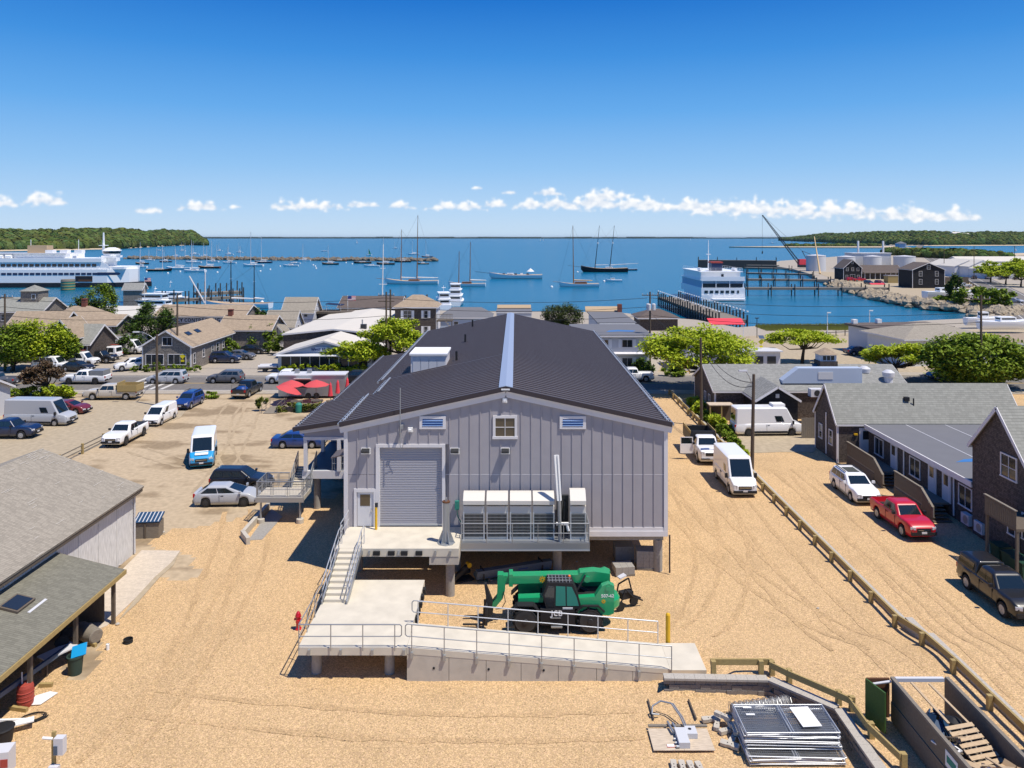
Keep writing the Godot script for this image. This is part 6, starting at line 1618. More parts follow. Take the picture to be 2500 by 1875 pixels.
func house(called: String, label: String, at: Vector3, turn: float, l: float, w: float, eave: float, top: float, wall: Material, roof: Material, o := {}) -> Node3D:
	# ridge along local x, front towards +z
	var t := thing(called, label, o.get("cat", "house"), at, turn, o.get("group", ""))
	var trim: Material = o.get("trim", M.white_trim)
	var ov: float = o.get("over", 0.35)
	var gable := plan([-w * 0.5, -0.3, w * 0.5, -0.3, w * 0.5, eave, 0, top, -w * 0.5, eave])
	var slope := (top - eave) / (w * 0.5)
	var hip: float = o.get("hip", 0.0)
	if hip > 0.0 or o.has("flat"):
		part(t, "wall", MB.new().block(V(-l * 0.5, -0.3, -w * 0.5), V(l * 0.5, eave, w * 0.5)), wall)
	else:
		part(t, "wall", MB.new().prism(gable, V(-l * 0.5, 0, 0), Vector3.BACK, Vector3.UP, V(l, 0, 0)), wall)
	if o.has("flat"):
		part(t, "roof", MB.new().block(V(-l * 0.5 - ov, eave, -w * 0.5 - ov), V(l * 0.5 + ov, eave + 0.12, w * 0.5 + ov)), roof)
		part(t, "fascia", MB.new().block(V(-l * 0.5 - ov, eave - 0.22, w * 0.5 + ov - 0.06), V(l * 0.5 + ov, eave - 0.002, w * 0.5 + ov + 0.03)).block(V(-l * 0.5 - ov - 0.03, eave - 0.22, -w * 0.5 - ov), V(-l * 0.5 - ov + 0.06, eave - 0.002, w * 0.5 + ov)), trim)
	elif hip > 0.0:
		var m := MB.new()
		var a := [V(-l * 0.5 - ov, eave, w * 0.5 + ov), V(l * 0.5 + ov, eave, w * 0.5 + ov), V(l * 0.5 + ov, eave, -w * 0.5 - ov), V(-l * 0.5 - ov, eave, -w * 0.5 - ov)]
		var p := V(-l * 0.5 + hip, top, 0)
		var q := V(l * 0.5 - hip, top, 0)
		m.quad(a[0], p, q, a[1]); m.quad(a[2], q, p, a[3]); m.tri(a[1], q, a[2]); m.tri(a[3], p, a[0])
		m.quad(a[0], a[1], a[2], a[3])
		part(t, "roof", m, roof)
		part(t, "fascia", MB.new().block(a[3] + V(0, -0.2, 0), a[1] + V(0, -0.003, 0)), trim)
	else:
		for s in [-1, 1]:
			var lo := Vector2(s * (w * 0.5 + ov), eave - slope * ov + 0.06)
			var hi := Vector2(0, top + 0.06)
			part(t, "roof_slope", MB.new().prism(PackedVector2Array([lo, hi, hi + Vector2(0, 0.12), lo + Vector2(0, 0.12)]), V(-l * 0.5 - ov, 0, 0), Vector3.BACK, Vector3.UP, V(l + 2 * ov, 0, 0)), roof)
			for e in [-1, 1]:
				part(t, "rake_board", MB.new().beam(V(e * (l * 0.5 + ov + 0.02), lo.y - 0.03, lo.x), V(e * (l * 0.5 + ov + 0.02), hi.y - 0.03, 0), 0.05, 0.22), trim)
			part(t, "gutter", MB.new().block(V(-l * 0.5 - ov, lo.y - 0.1, lo.x - 0.06), V(l * 0.5 + ov, lo.y + 0.03, lo.x + 0.05)), trim)
	if o.has("corners"):
		for sx in [-1, 1]:
			for sz in [-1, 1]: part(t, "corner_board", bx(V(sx * (l * 0.5 - 0.06), eave * 0.5, sz * (w * 0.5 - 0.06)), V(0.16, eave, 0.16)), trim)
	fit_windows(t, l, w, o.get("win", []), trim)
	if o.has("chimney"):
		var c: Vector3 = o.chimney
		part(t, "chimney", bx(c, V(0.75, 1.8, 0.75)).box(c + V(0, 0.95, 0), V(0.9, 0.12, 0.9)), M.brick_red)
	return t

func door(t: Node3D, o: Vector3, w: float, h: float, r: Vector3, out: Vector3, m: Material) -> void:
	var d := node(t, "door")
	var b := Basis(r, Vector3.UP, out)
	part(d, "frame", bx(o + V(0, h * 0.5, 0) + out * 0.03, V(w + 0.2, h + 0.1, 0.06), b), M.white_trim)
	part(d, "leaf", bx(o + V(0, h * 0.5, 0) + out * 0.065, V(w, h, 0.03), b), m)
	part(d, "pane", bx(o + V(0, h * 0.72, 0) + out * 0.085, V(w * 0.6, h * 0.36, 0.02), b), M.window_glass)

func deck_rail(t: Node3D, a: Vector3, b: Vector3, h: float, m: Material) -> void:
	# timber balustrade of close boards
	var n := int(a.distance_to(b) / 0.17)
	var d := (b - a).normalized()
	var bs := Basis(d, Vector3.UP, d.cross(Vector3.UP))
	for k in n: part(t, "baluster", bx(a.lerp(b, (k + 0.5) / n) + V(0, h * 0.5, 0), V(0.14, h, 0.03), bs), m)
	part(t, "hand_rail", MB.new().beam(a + V(0, h + 0.03, 0), b + V(0, h + 0.03, 0), 0.16, 0.05), M.wood_grey)

func build_neighbours() -> void:
	# shingled building to the east: gabled rear block, flat middle, tall gable at the near end
	var a := house("shingled_house", "dark shingled house with steep grey shingle roof and white corner boards", V(36.1, 0, -70.3), 0, 16.2, 5.0, 3.4, 6.3, M.shingle_dark, M.roof_sage, {"over": 0.12, "corners": 1, "win": [["l", -1.1, 1.9, 0.8, 1.35], ["l", 1.2, 1.9, 0.8, 1.35]]})
	part(a, "downpipe", MB.new().tube(V(-8.16, 0.2, 0.25), V(-8.16, 3.9, 0.25), 0.06), M.paper_white)
	door(a, V(-5.6, 0.95, 2.5), 0.95, 2.05, Vector3.RIGHT, Vector3.BACK, M.white_wall)
	part(a, "porch_lamp", bx(V(-6.5, 2.5, 2.56), V(0.3, 0.14, 0.14)), M.yellow_paint)
	part(a, "roof_vent", bx(V(-1.4, 5.3, 1.2), V(0.4, 0.35, 0.35)).tube(V(-0.9, 4.6, 1.45), V(-0.9, 5.4, 1.45), 0.06), M.plastic_black)
	var b := thing("flat_roofed_wing", "low shingled wing with grey flat roof, doors and timber decks", "building", V(30.7, 0, -51.8))
	part(b, "wall", MB.new().block(V(0, -0.2, -15.9), V(14, 3.2, 0)), M.shingle_dark)
	part(b, "roof", MB.new().block(V(-0.35, 3.2, -15.95), V(14, 3.36, 0)), M.roof_flat)
	part(b, "fascia", MB.new().block(V(-0.4, 3.0, -15.9), V(-0.3, 3.4, -0.02)), M.white_trim)
	for q in [[1.2, -3.6, 2.4, 1.0], [0.8, -0.8, 1.8, 1.3]]:
		part(b, "blue_patch", MB.new().prism(plan([0, 0, 0.5 * q[2], 0.1, q[2], 0.5, q[2] * 0.9, q[3], 0.4 * q[2], q[3] * 0.7]), V(q[0], 3.361, q[1] - 1.0), Vector3.RIGHT, V(0, 0, -1), V(0, 0.012, 0)), M.patch_blue)
	for x in [3.2, 6.6]: part(b, "roof_seam", bx(V(x, 3.365, -8), V(0.07, 0.02, 15.6)), M.plate)
	for z in [-13.9, -8.0, -1.3]: fit_windows_at(b, V(0, 1.95, z), 1.6, 1.5)
	for z in [-11.3, -5.5, -3.6]: door(b, V(0, 0.9, z), 0.9, 2.05, Vector3.BACK, Vector3.LEFT, M.white_wall)
	part(b, "downpipe", MB.new().tube(V(-0.08, 0.2, -2.6), V(-0.08, 3.1, -2.6), 0.06).tube(V(-0.08, 0.2, -9.6), V(-0.08, 3.1, -9.6), 0.06), M.paper_white)
	for z in [-0.6, 0.9]:
		part(b, "heat_pump", bx(V(-0.3, 0.7, z), V(0.36, 0.7, 0.9)), M.plate)
		part(b, "heat_pump_fan", MB.new().tube(V(-0.48, 0.7, z + 0.1), V(-0.5, 0.7, z + 0.1), 0.27, 0.27, 14), M.galvanised)
	for q in [[-15.6, -10.5], [-7.2, -3.2]]:
		var dk := node(b, "timber_deck")
		part(dk, "floor", MB.new().block(V(-2.0, 0.75, q[0]), V(-0.02, 0.9, q[1])), M.wood_grey)
		deck_rail(dk, V(-2.0, 0.9, q[0]), V(-2.0, 0.9, q[1]), 1.05, M.wood_old)
		part(dk, "skirt", MB.new().block(V(-2.05, 0, q[0]), V(-1.98, 0.75, q[1])), M.wood_old)
		for k in 5: part(dk, "step", MB.new().block(V(-1.9, 0.72 - 0.17 * k, q[1] + 0.28 * k), V(-0.6, 0.76 - 0.17 * k, q[1] + 0.28 * k + 0.3)), M.wood_old)
		part(dk, "stair_rail", MB.new().beam(V(-2.0, 1.95, q[1]), V(-2.0, 1.1, q[1] + 1.5), 0.16, 0.06).beam(V(-2.0, 0.4, q[1] + 1.5), V(-2.0, 1.1, q[1] + 1.5), 0.1, 0.1), M.wood_grey)
		for k in 9: part(dk, "stair_baluster", bx(V(-2.0, 1.0 - 0.08 * k, q[1] + 0.1 + 0.16 * k), V(0.03, 1.35 - 0.02 * k, 0.14)), M.wood_old)
	var c := house("shingled_house", "tall dark shingled house with steep gable at the near end of the wing", V(37.4, 0, -48.9), 0, 14.0, 5.8, 5.9, 8.9, M.shingle_dark, M.roof_sage, {"over": 0.2, "win": [["l", 0.95, 5.5, 1.6, 1.5, 2, 2], ["l", 1.25, 2.2, 0.8, 1.6], ["l", 2.5, 2.4, 0.6, 1.6]]})
	part(c, "downpipe", MB.new().tube(V(-7.1, 0.4, 2.0), V(-7.1, 3.0, 2.0), 0.06), M.paper_white)
	var bal := node(c, "balcony")
	part(bal, "floor", MB.new().block(V(-8.9, 2.9, 1.6), V(-7.02, 3.05, 4.6)), M.wood_old)
	deck_rail(bal, V(-8.9, 3.05, 1.6), V(-8.9, 3.05, 4.6), 1.0, M.wood_old)
	for z in [1.7, 4.5]: part(bal, "post", bx(V(-8.8, 1.45, z), V(0.14, 2.9, 0.14)), M.wood_old)
	var nb := 0
	for z in [-47.2, -45.9, -44.9]:
		var wb := thing("wheelie_bin", "dark green wheeled bin in the row against the shingled wall", "bin", V(29.4 - 0.1 * nb, 0, z), 4 * nb, "green bins by the wall")
		part(wb, "body", MB.new().prism(plan([-0.3, 0.08, 0.3, 0.08, 0.38, 1.0, -0.38, 1.0]), V(0, 0, -0.45), Vector3.RIGHT, Vector3.UP, V(0, 0, 0.9)), M.bin_dark_green)
		part(wb, "lid", bx(V(0, 1.04, 0), V(0.84, 0.07, 1.0)), M.bin_dark_green)
		nb += 1
	# grey restaurant beyond
	var r := house("grey_restaurant", "long low restaurant with weathered grey shingle roof and roof plant", V(32.1, 0, -88.8), 0, 21.2, 9.4, 3.0, 5.0, M.shingle_dark, M.roof_grey, {"over": 0.2, "corners": 1, "cat": "restaurant", "win": [["l", 2.5, 1.6, 0.8, 1.3], ["l", 0.6, 1.6, 0.8, 1.3]]})
	var wing := house("restaurant_wing", "dark clapboard gable wing of the grey restaurant with white rake boards", V(26.8, 0, -82.2), 90, 5.0, 4.2, 3.0, 4.3, M.black_boards, M.roof_grey, {"over": 0.25, "cat": "restaurant"})
	part(wing, "gable_vent", bx(V(-2.53, 3.4, 0), V(0.06, 0.4, 0.36)), M.unit_cream)
	var cup := node(r, "cupola")
	part(cup, "base", bx(V(3.2, 5.2, 0.2), V(2.0, 0.9, 1.8)), M.shingle_dark)
	part(cup, "lantern", bx(V(3.2, 6.0, 0.2), V(1.8, 0.75, 1.6)), M.white_wall)
	for x in [2.75, 3.2, 3.65]: part(cup, "pane", bx(V(x, 6.0, 1.01), V(0.36, 0.5, 0.02)), M.window_glass)
	part(cup, "roof", MB.new().lathe([Vector2(1.5, 6.38), Vector2(0.1, 7.1)], 4, V(3.2, 0, 0.2), Basis(Vector3.UP, PI / 4)), M.roof_tan)
	var pl := thing("kitchen_duct", "long grey sheet-metal kitchen duct on the restaurant roof", "duct", V(33.5, 4.0, -85.5))
	part(pl, "duct", MB.new().prism(plan([-4.4, 0, -2.6, 1.35, 4.3, 1.35, 4.3, -0.3, -4.4, -0.3]), V(0, 0, -0.6), Vector3.RIGHT, Vector3.UP, V(0, 0, 1.2)), M.siding_blue)
	part(pl, "hatch", bx(V(0.3, 0.55, 0.62), V(1.6, 0.8, 0.06)), M.siding_pale)
	for q in [V(31.6, 2.9, -82.0), V(33.5, 3.0, -82.2)]:
		var ac := thing("roof_cooler", "boxy fan cooler on brackets behind the restaurant wing", "air conditioner", q, 0, "fan coolers on the restaurant")
		part(ac, "cabinet", bx(V(0, 0.4, 0), V(1.3, 0.8, 0.9)), M.plate)
		part(ac, "fan", MB.new().tube(V(0, 0.4, 0.45), V(0, 0.4, 0.47), 0.32, 0.32, 16), M.dark_metal)
		part(ac, "bracket", bx(V(0, -0.1, 0), V(1.5, 0.1, 0.8)), M.rust)
	for q in [V(39.2, 4.0, -87.5), V(41.0, 3.9, -85.6)]:
		var tv := thing("roof_turbine", "round white ventilator drum on the restaurant roof", "ventilator", q, 0, "ventilators on the restaurant roof")
		part(tv, "drum", MB.new().lathe([Vector2(0.45, -0.4), Vector2(0.45, 0.4), Vector2(0.6, 0.45), Vector2(0.65, 0.9), Vector2(0.3, 1.15)], 16), M.plate)
	var sk := thing("roof_skylight", "small square skylight on the grey restaurant roof", "skylight", V(29.5, 3.9, -86.2))
	sk.rotation.x = 0.4
	part(sk, "frame", bx(Vector3.ZERO, V(1.0, 0.14, 1.0)), M.wood_grey)
	part(sk, "pane", bx(V(0, 0.06, 0), V(0.8, 0.06, 0.8)), M.teal_can)
	var lean := thing("flat_lean_to", "low lean-to with white sloping roof on the restaurant's far wing", "lean-to", V(39.5, 0, -82.6))
	part(lean, "wall", MB.new().block(V(-4.5, -0.2, -1), V(3.5, 2.6, 1)), M.shingle_grey)
	part(lean, "roof", MB.new().beam(V(-1.5, 3.4, 0), V(1.2, 2.7, 0), 2.2, 0.12), M.paper_white)
	var fence := thing("board_fence", "weathered grey board fence between the restaurant and the shingled house", "fence", V(28.6, 0, -76.0))
	for k in 7: part(fence, "board", bx(V(-0.6 + k * 0.2, 1.0, 0), V(0.185, 2.0 + 0.04 * (k % 3), 0.04)), M.wood_grey)
	part(fence, "cross_rail", bx(V(0, 0.5, -0.04), V(1.4, 0.1, 0.05)).box(V(0, 1.6, -0.04), V(1.4, 0.1, 0.05)), M.wood_grey)
	var shelter := thing("bin_shelter", "low timber bin shelter by the hedge behind the white van", "shelter", V(21.75, 0, -82.81))
	part(shelter, "roof", bx(V(0, 1.9, 0), V(2.6, 0.1, 1.4)), M.plywood)
	for x in [-1.2, 0.0, 1.2]: part(shelter, "post", bx(V(x, 0.92, 0.6), V(0.12, 1.85, 0.12)), M.timber)
	part(shelter, "back_boards", bx(V(0, 0.9, -0.6), V(2.5, 1.8, 0.06)), M.wood_old)
	setting("lane_tarmac", MB.new().slab(plan([22.64, -81.02, 31.6, -81.02, 28.51, -73.11, 27.14, -71.02, 24.19, -71.16, 22.42, -70.89, 21.01, -70.89, 21.68, -75.31]), -0.1, 0.034), M.old_asphalt)

func fit_windows_at(t: Node3D, o: Vector3, w: float, h: float) -> void:
	frame_window(t, o, w, h, 2, 1, M.window_glass, M.white_trim, Vector3.BACK, Vector3.LEFT)

func build_town() -> void:
	# left quarter behind the street
	var g1 := house("shingled_house", "grey shingled house with tan roof and square cupola near the ferry slip", V(-93.71, -1.77, -150) * V(1, 0, 1), 0, 9.6, 8, 5.7, 7.9, M.shingle_grey, M.roof_sage, {"win": [["f", -2.4, 4.6, 0.9, 1.3], ["f", 0.4, 4.6, 0.9, 1.3], ["f", 3.0, 4.6, 0.9, 1.3]]})
	part(g1, "cupola", bx(V(1.0, 8.1, 0), V(3.4, 2.4, 3.2)), M.shingle_grey)
	part(g1, "cupola_roof", MB.new().lathe([Vector2(2.7, 9.3), Vector2(0.05, 10.4)], 4, V(1.0, 0, 0), Basis(Vector3.UP, PI / 4)), M.roof_sage)
	part(g1, "cupola_window", bx(V(1.8, 8.3, 1.62), V(0.8, 1.0, 0.06)), M.paper_white)
	part(g1, "cupola_pane", bx(V(1.8, 8.3, 1.66), V(0.6, 0.8, 0.02)), M.window_glass)
	house("shingled_house", "tan roofed house with dark gable window behind the yellow-green trees", V(-76.2, 1.66, -126) * V(1, 0, 1), 0, 8.5, 8, 4.7, 7.5, M.shingle_dark, M.roof_tan, {"win": [["l", 0, 4.4, 1.2, 1.6], ["f", 2.0, 3.2, 0.9, 1.2]]})
	var gd := house("gable_dormer", "cross gable with white trimmed window on the tan roofed house", V(-69.8, 2.23, -122) * V(1, 0, 1), 90, 5, 4.2, 4.4, 6.9, M.shingle_dark, M.roof_tan, {"win": [["l", 0, 4.4, 0.8, 1.2]]})
	house("shingled_house", "tan hip-roofed house with brick chimney beside the harbour trees", V(-79.15, -0.63, -142) * V(1, 0, 1), 0, 8, 8, 5.0, 7.1, M.shingle_dark, M.roof_tan, {"hip": 2.5, "chimney": V(0.5, 7.4, 0)})
	house("shingled_house", "shingled house with tan roof and paired gable windows by the dark trees", V(-71.36, 0.23, -136) * V(1, 0, 1), 0, 6.4, 7, 4.6, 6.0, M.shingle_grey, M.roof_tan, {"win": [["f", 1.8, 3.8, 1.6, 0.9, 2, 1], ["f", 1.8, 2.0, 0.9, 0.5], ["f", -2, 3.6, 1.2, 1.0]]})
	house("low_shed_house", "low house with pale sage shingle roof beside the service trucks", V(-69.57, 1.95, -124) * V(1, 0, 1), -6, 8.0, 6.5, 3.2, 5.7, M.shingle_dark, M.roof_sage, {"win": [["f", 3.0, 2.4, 1.4, 1.0, 2, 1]]})
	house("low_shed_house", "small dark hut between the trees behind the service trucks", V(-72.27, -1.06, -145) * V(1, 0, 1), 20, 3.2, 3.2, 2.6, 4.4, M.shingle_dark, M.roof_sage)
	house("low_shed_house", "small porch house at the edge of the sandy yard", V(-59.5, 0, -84.0), 0, 6, 6, 3.0, 4.3, M.siding_pale, M.roof_tan, {"win": [["r", 0, 1.8, 0.9, 1.5]]})
	# contractor's shed with painted letters
	var ct := house("contractor_shed", "long tan-roofed harbour shed lettered CONTRACTING along its wall", V(-59.21, -1.77, -150) * V(1, 0, 1), 0, 16.9, 9, 4.8, 6.5, M.shingle_grey, M.roof_tan, {"cat": "shed", "over": 0.25})
	part(ct, "white_gable_board", bx(V(8.48, 1.7, 0), V(0.06, 3.6, 8.8)), M.white_wall)
	part(ct, "sign_board", bx(V(0.4, 4.1, 4.53), V(14.5, 1.0, 0.05)), M.siding_pale)
	words(ct, "lettering", "RCY CONTRACTING CO", 0.68, V(0.4, 4.1, 4.56), M.ink_black)
	# shop with skylights
	var sp := house("shingled_shop", "dark shingled gable shop with tan roof, two skylights and white front windows", V(-51.5, 0, -123.2), 90, 16.8, 7.2, 3.57, 5.8, M.shingle_grey, M.roof_tan, {"cat": "shop", "corners": 1, "win": [["l", -1.75, 1.6, 2.7, 1.6, 3, 1], ["l", 1.55, 1.6, 2.7, 1.6, 3, 1], ["l", 0.1, 4.25, 1.5, 1.3, 2, 1], ["f", -7.2, 1.6, 0.8, 1.6], ["f", -3.8, 1.9, 0.8, 1.3], ["f", -0.2, 1.9, 0.9, 1.3], ["f", 1.8, 2.0, 1.2, 1.4], ["f", 4.2, 2.1, 0.8, 1.2], ["f", 6.2, 2.1, 0.8, 1.2]]})
	for q in [[-4.8, 1.6], [-1.4, 1.6]]:
		var n := V(0, 3.6, 2.23).normalized()
		part(sp, "skylight", bx(V(q[0], 5.0, q[1] + 0.1), V(1.5, 0.1, 0.8), Basis(Vector3.RIGHT, n, Vector3.RIGHT.cross(n))), M.window_glass)
	house("shop_rear_wing", "rear wing of the shingled shop with tan roof and brick chimney", V(-46.9, 0, -138.5), 0, 9.0, 8, 3.6, 5.6, M.shingle_grey, M.roof_tan, {"cat": "shop", "chimney": V(-3.8, 5.8, 0)})
	# glass-fronted marine shop
	var mg := house("marine_shop", "low pale-roofed shop with glass front and blue gable sign", V(-27.8, 0, -118.2), 90, 10.0, 13.6, 2.6, 4.5, M.siding_pale, M.roof_white, {"cat": "shop", "over": 0.5})
	part(mg, "gable_face", MB.new().prism(plan([-6.6, 2.6, 6.6, 2.6, 0, 4.42]), V(-5.02, 0, 0), Vector3.BACK, Vector3.UP, V(-0.05, 0, 0)), M.siding_blue)
	for k in 9: part(mg, "shop_pane", bx(V(-5.04, 1.25, -5.6 + k * 1.4), V(0.05, 2.1, 1.3)), M.window_glass)
	for k in 10: part(mg, "mullion", bx(V(-5.05, 1.25, -6.3 + k * 1.4), V(0.1, 2.2, 0.09)), M.white_trim)
	part(mg, "canopy", MB.new().beam(V(-5.1, 2.75, 0), V(-6.0, 2.45, 0), 13.6, 0.08), M.siding_pale)
	part(mg, "sign_panel", bx(V(-5.25, 3.35, 0.1), V(0.1, 0.62, 2.75)), M.sign_white)
	words(mg, "lettering", "West Marine", 0.42, V(-5.32, 3.34, -0.1), M.ink_blue, Basis(Vector3.UP, -PI / 2))
	# big white-roofed store behind
	var st := house("white_roofed_store", "broad low building with white membrane roof and dark shingled gable front", V(-29.5, 0, -143.5), 90, 35, 16.2, 3.85, 4.65, M.shingle_dark, M.roof_white, {"cat": "building", "over": 0.2})
	part(st, "roof_vent", MB.new().tube(V(-9.0, 4.4, 3.0), V(-9.0, 5.4, 3.0), 0.12), M.galvanised)
	part(st, "roof_unit", bx(V(-14.0, 4.7, 4.2), V(0.9, 0.9, 0.9)), M.dark_metal)
	# white cottages by the water
	house("white_cottage", "tall white cottage with weathered shingle roof at the harbour edge", V(-43.41, -2.92, -158) * V(1, 0, 1), 0, 6.0, 6, 4.7, 7.3, M.white_wall, M.roof_barn, {"win": [["f", 1.6, 4.2, 0.8, 1.0], ["f", -1.0, 4.0, 1.4, 0.8, 2, 1], ["r", 0, 3.4, 0.8, 1.2]]})
	house("white_cottage", "white cottage with weathered shingle roof and skylight before the tall one", V(-43.42, -1.2, -146) * V(1, 0, 1), 0, 5.2, 6, 3.2, 5.8, M.white_wall, M.roof_barn, {"win": [["r", 0, 2.6, 0.8, 1.2], ["f", 1.5, 2.3, 0.8, 1.0]]})
	house("white_cottage", "small white gabled porch in front of the weathered shingle cottages", V(-42.66, -0.34, -140) * V(1, 0, 1), 90, 3, 2.8, 2.6, 4.2, M.white_wall, M.roof_barn, {"win": [["l", 0, 1.8, 1.2, 1.2, 2, 1]]})
	# deck restaurant with navy awning
	var dk := thing("harbour_deck", "raised harbour deck with railing and navy awning beside the white cottage", "deck", V(-37.22, -3.21, -160) * V(1, 0, 1))
	part(dk, "floor", bx(V(0, 4.3, 0), V(8.0, 0.4, 5)), M.wood_old)
	part(dk, "under_wall", bx(V(0, 2, -0.3), V(7.6, 4.2, 4)), M.shingle_dark)
	rail(dk, [V(-4, 4.5, 2.4), V(4, 4.5, 2.4)], 1.1, 10, false, M.wood_grey)
	part(dk, "awning", MB.new().beam(V(-1.8, 5.9, -1), V(1.5, 5.6, -1), 3, 0.1), M.navy_cloth)
	for x in [-1.6, 1.3]: part(dk, "awning_post", MB.new().tube(V(x, 4.5, 0.3), V(x, 5.8, 0.3), 0.04), M.paper_white)
	house("brown_boathouse", "dark low-pitched boathouse with small white windows behind the white roof", V(-31.05, -4.64, -170) * V(1, 0, 1), -4, 13, 8, 4.6, 6.6, M.shingle_dark, M.roof_brown, {"win": [["f", -3.0, 3.9, 1.2, 0.8], ["f", 1.0, 3.9, 1.2, 0.8]]})
	var tw := house("two_storey_house", "two-storey dark shingled house with hip roof and white shutters", V(-19.12, -2.06, -152) * V(1, 0, 1), 0, 7.8, 7.4, 6.3, 8.4, M.shingle_dark, M.roof_tan, {"hip": 2.9, "over": 0.45, "win": [["f", -1.5, 4.9, 1.6, 1.5, 2, 2, 1], ["f", 2.0, 4.9, 0.8, 1.5, 1, 2, 1], ["f", 2.0, 1.9, 0.8, 1.5, 1, 2, 1], ["f", -1.5, 1.9, 1.0, 1.5, 1, 2, 1]]})
	part(tw, "side_wall_cladding", bx(V(3.95, 3.1, 0), V(0.06, 6.2, 7.3)), M.white_wall)
	var ds := thing("timber_balcony", "brown timber balcony with stair beside the two-storey house", "balcony", V(-13.89, -1.77, -150) * V(1, 0, 1))
	part(ds, "floor", bx(V(0, 3.6, 0), V(3.6, 0.2, 3)), M.wood_old)
	for k in 14: part(ds, "baluster", bx(V(-1.75 + k * 0.27, 4.3, 1.5), V(0.07, 1.2, 0.05)), M.wood_grey)
	part(ds, "hand_rail", bx(V(0, 4.92, 1.5), V(3.7, 0.1, 0.12)), M.wood_grey)
	for x in [-1.7, 1.7]: part(ds, "post", bx(V(x, 1.8, 1.4), V(0.16, 3.6, 0.16)), M.wood_old)
	for k in 9: part(ds, "step", bx(V(0.7 + 0.28 * k, 3.5 - 0.35 * k, 2.2), V(0.32, 0.06, 1.1)), M.wood_grey)
	house("grey_hip_house", "low house with ribbed blue-grey hip roof behind the hall ridge", V(-10.33, -3.92, -165) * V(1, 0, 1), 0, 10.5, 8, 3.0, 4.8, M.siding_blue, M.roof_flat, {"hip": 2.2, "win": [["f", -2, 1.6, 1.0, 1.2], ["f", 2, 1.6, 1.0, 1.2]]})
	var mn := house("flat_roofed_house", "flat-roofed house with tan shingled parapet behind the hall ridge", V(-0.36, -4.92, -172) * V(1, 0, 1), 0, 7.6, 7, 3.4, 3.5, M.siding_pale, M.roof_flat, {"flat": 1, "over": 0.1})
	part(mn, "parapet", MB.new().beam(V(0, 3.6, -3.2), V(0, 4.3, -3.8), 7.6, 0.2), M.wood_fresh)
	# apartment building east of the hall
	var ap := house("apartment_house", "pale two-storey house with grey flat roof, shutters and a green window", V(14.3, 0, -119.5), 0, 10.2, 13, 5.4, 5.5, M.siding_pale, M.roof_flat, {"flat": 1, "over": 0.5, "cat": "house", "win": [["f", 1.9, 4.2, 1.6, 1.2, 2, 1, 1], ["f", -1.4, 4.2, 1.2, 1.2, 2, 1, 1], ["f", 1.9, 1.5, 1.6, 1.4, 2, 1, 1], ["f", -1.4, 1.5, 1.2, 1.4, 2, 1, 1]]})
	part(ap, "storey_canopy", MB.new().beam(V(0, 2.95, 6.4), V(0, 2.75, 7.3), 10.2, 0.1), M.white_trim)
	part(ap, "rear_roof", MB.new().block(V(-1.0, 5.6, -26), V(5.4, 5.75, -7)), M.roof_flat)
	part(ap, "rear_wall", MB.new().block(V(-0.7, -0.2, -25.5), V(5.1, 5.6, -6.6)), M.siding_pale)
	part(ap, "parapet", MB.new().beam(V(2.0, 5.75, -25.6), V(2.0, 6.6, -26.4), 6.6, 0.2), M.wood_fresh)
	part(ap, "chimney", bx(V(5.0, 6.5, -25), V(0.8, 1.4, 0.8)), M.brick_red)
	part(ap, "blue_patch", MB.new().prism(plan([-2, 0, 0, 0.6, 2, 0.2, 2.6, 1.6, 0, 2.4, -1.4, 1.6]), V(1.2, 5.521, 3.5), Vector3.RIGHT, V(0, 0, -1), V(0, 0.01, 0)), M.patch_blue)
	house("pier_house", "dark brown hip-roofed pier house behind the transformer pole", V(30.15, -4.35, -168) * V(1, 0, 1), 0, 8, 8, 2.6, 4.2, M.shingle_dark, M.roof_brown, {"hip": 3.2, "over": 0.6})
	var rr := thing("dock_shelter", "open pier shelter with bright red sheet roof", "shelter", V(41.31, -2.2, -153) * V(1, 0, 1))
	part(rr, "roof", MB.new().beam(V(0, 3.5, -1.4), V(0, 2.6, 1.4), 6.8, 0.1), M.red_roof)
	for x in [-3.1, 3.1]: part(rr, "post", bx(V(x, 1.2, 1.2), V(0.16, 3.2, 0.16)), M.paper_white)
	var kk := thing("ticket_kiosk", "long white waterfront kiosk with dark openings behind the big tree", "kiosk", V(33.51, 0, -117.7))
	part(kk, "wall", bx(V(0, 1.2, 0), V(12, 2.6, 3)), M.white_wall)
	part(kk, "roof", bx(V(0, 2.6, 0), V(12.6, 0.16, 3.8)), M.plate)
	for k in 6: part(kk, "opening", bx(V(-4.8 + k * 1.9, 1.3, 1.52), V(1.3, 1.1, 0.04)), M.window_glass)
	var tr := house("tan_gable_house", "tan gabled house mostly hidden behind the big bright tree", V(26.77, 2.81, -118) * V(1, 0, 1), 90, 7, 6, 3.0, 5.4, M.siding_pale, M.roof_tan, {"win": [["l", 1.2, 1.6, 0.9, 1.2]]})
	part(tr, "red_panel", bx(V(-3.55, 1.2, -1.6), V(0.1, 1.0, 1.0)), M.cloth_red)
	var hb := house("hip_roofed_hall", "pale boat hall with brown hip roof and open bay beside the trailer boats", V(65.46, 1.95, -124) * V(1, 0, 1), 8, 14, 10, 4.2, 6.0, M.white_wall, M.roof_barn, {"hip": 5.2, "over": 0.9, "cat": "boat hall", "win": [["f", -5, 2.8, 1.2, 0.8, 2, 1], ["f", -1, 2.8, 1.2, 0.8, 2, 1]]})
	part(hb, "open_bay", bx(V(4.3, 1.9, 5.02), V(4.6, 3.2, 0.05)), M.ink_black)
	part(hb, "low_roof", MB.new().block(V(-6.0, 4.3, -13.5), V(9.5, 4.6, -5.9)), M.roof_brown)
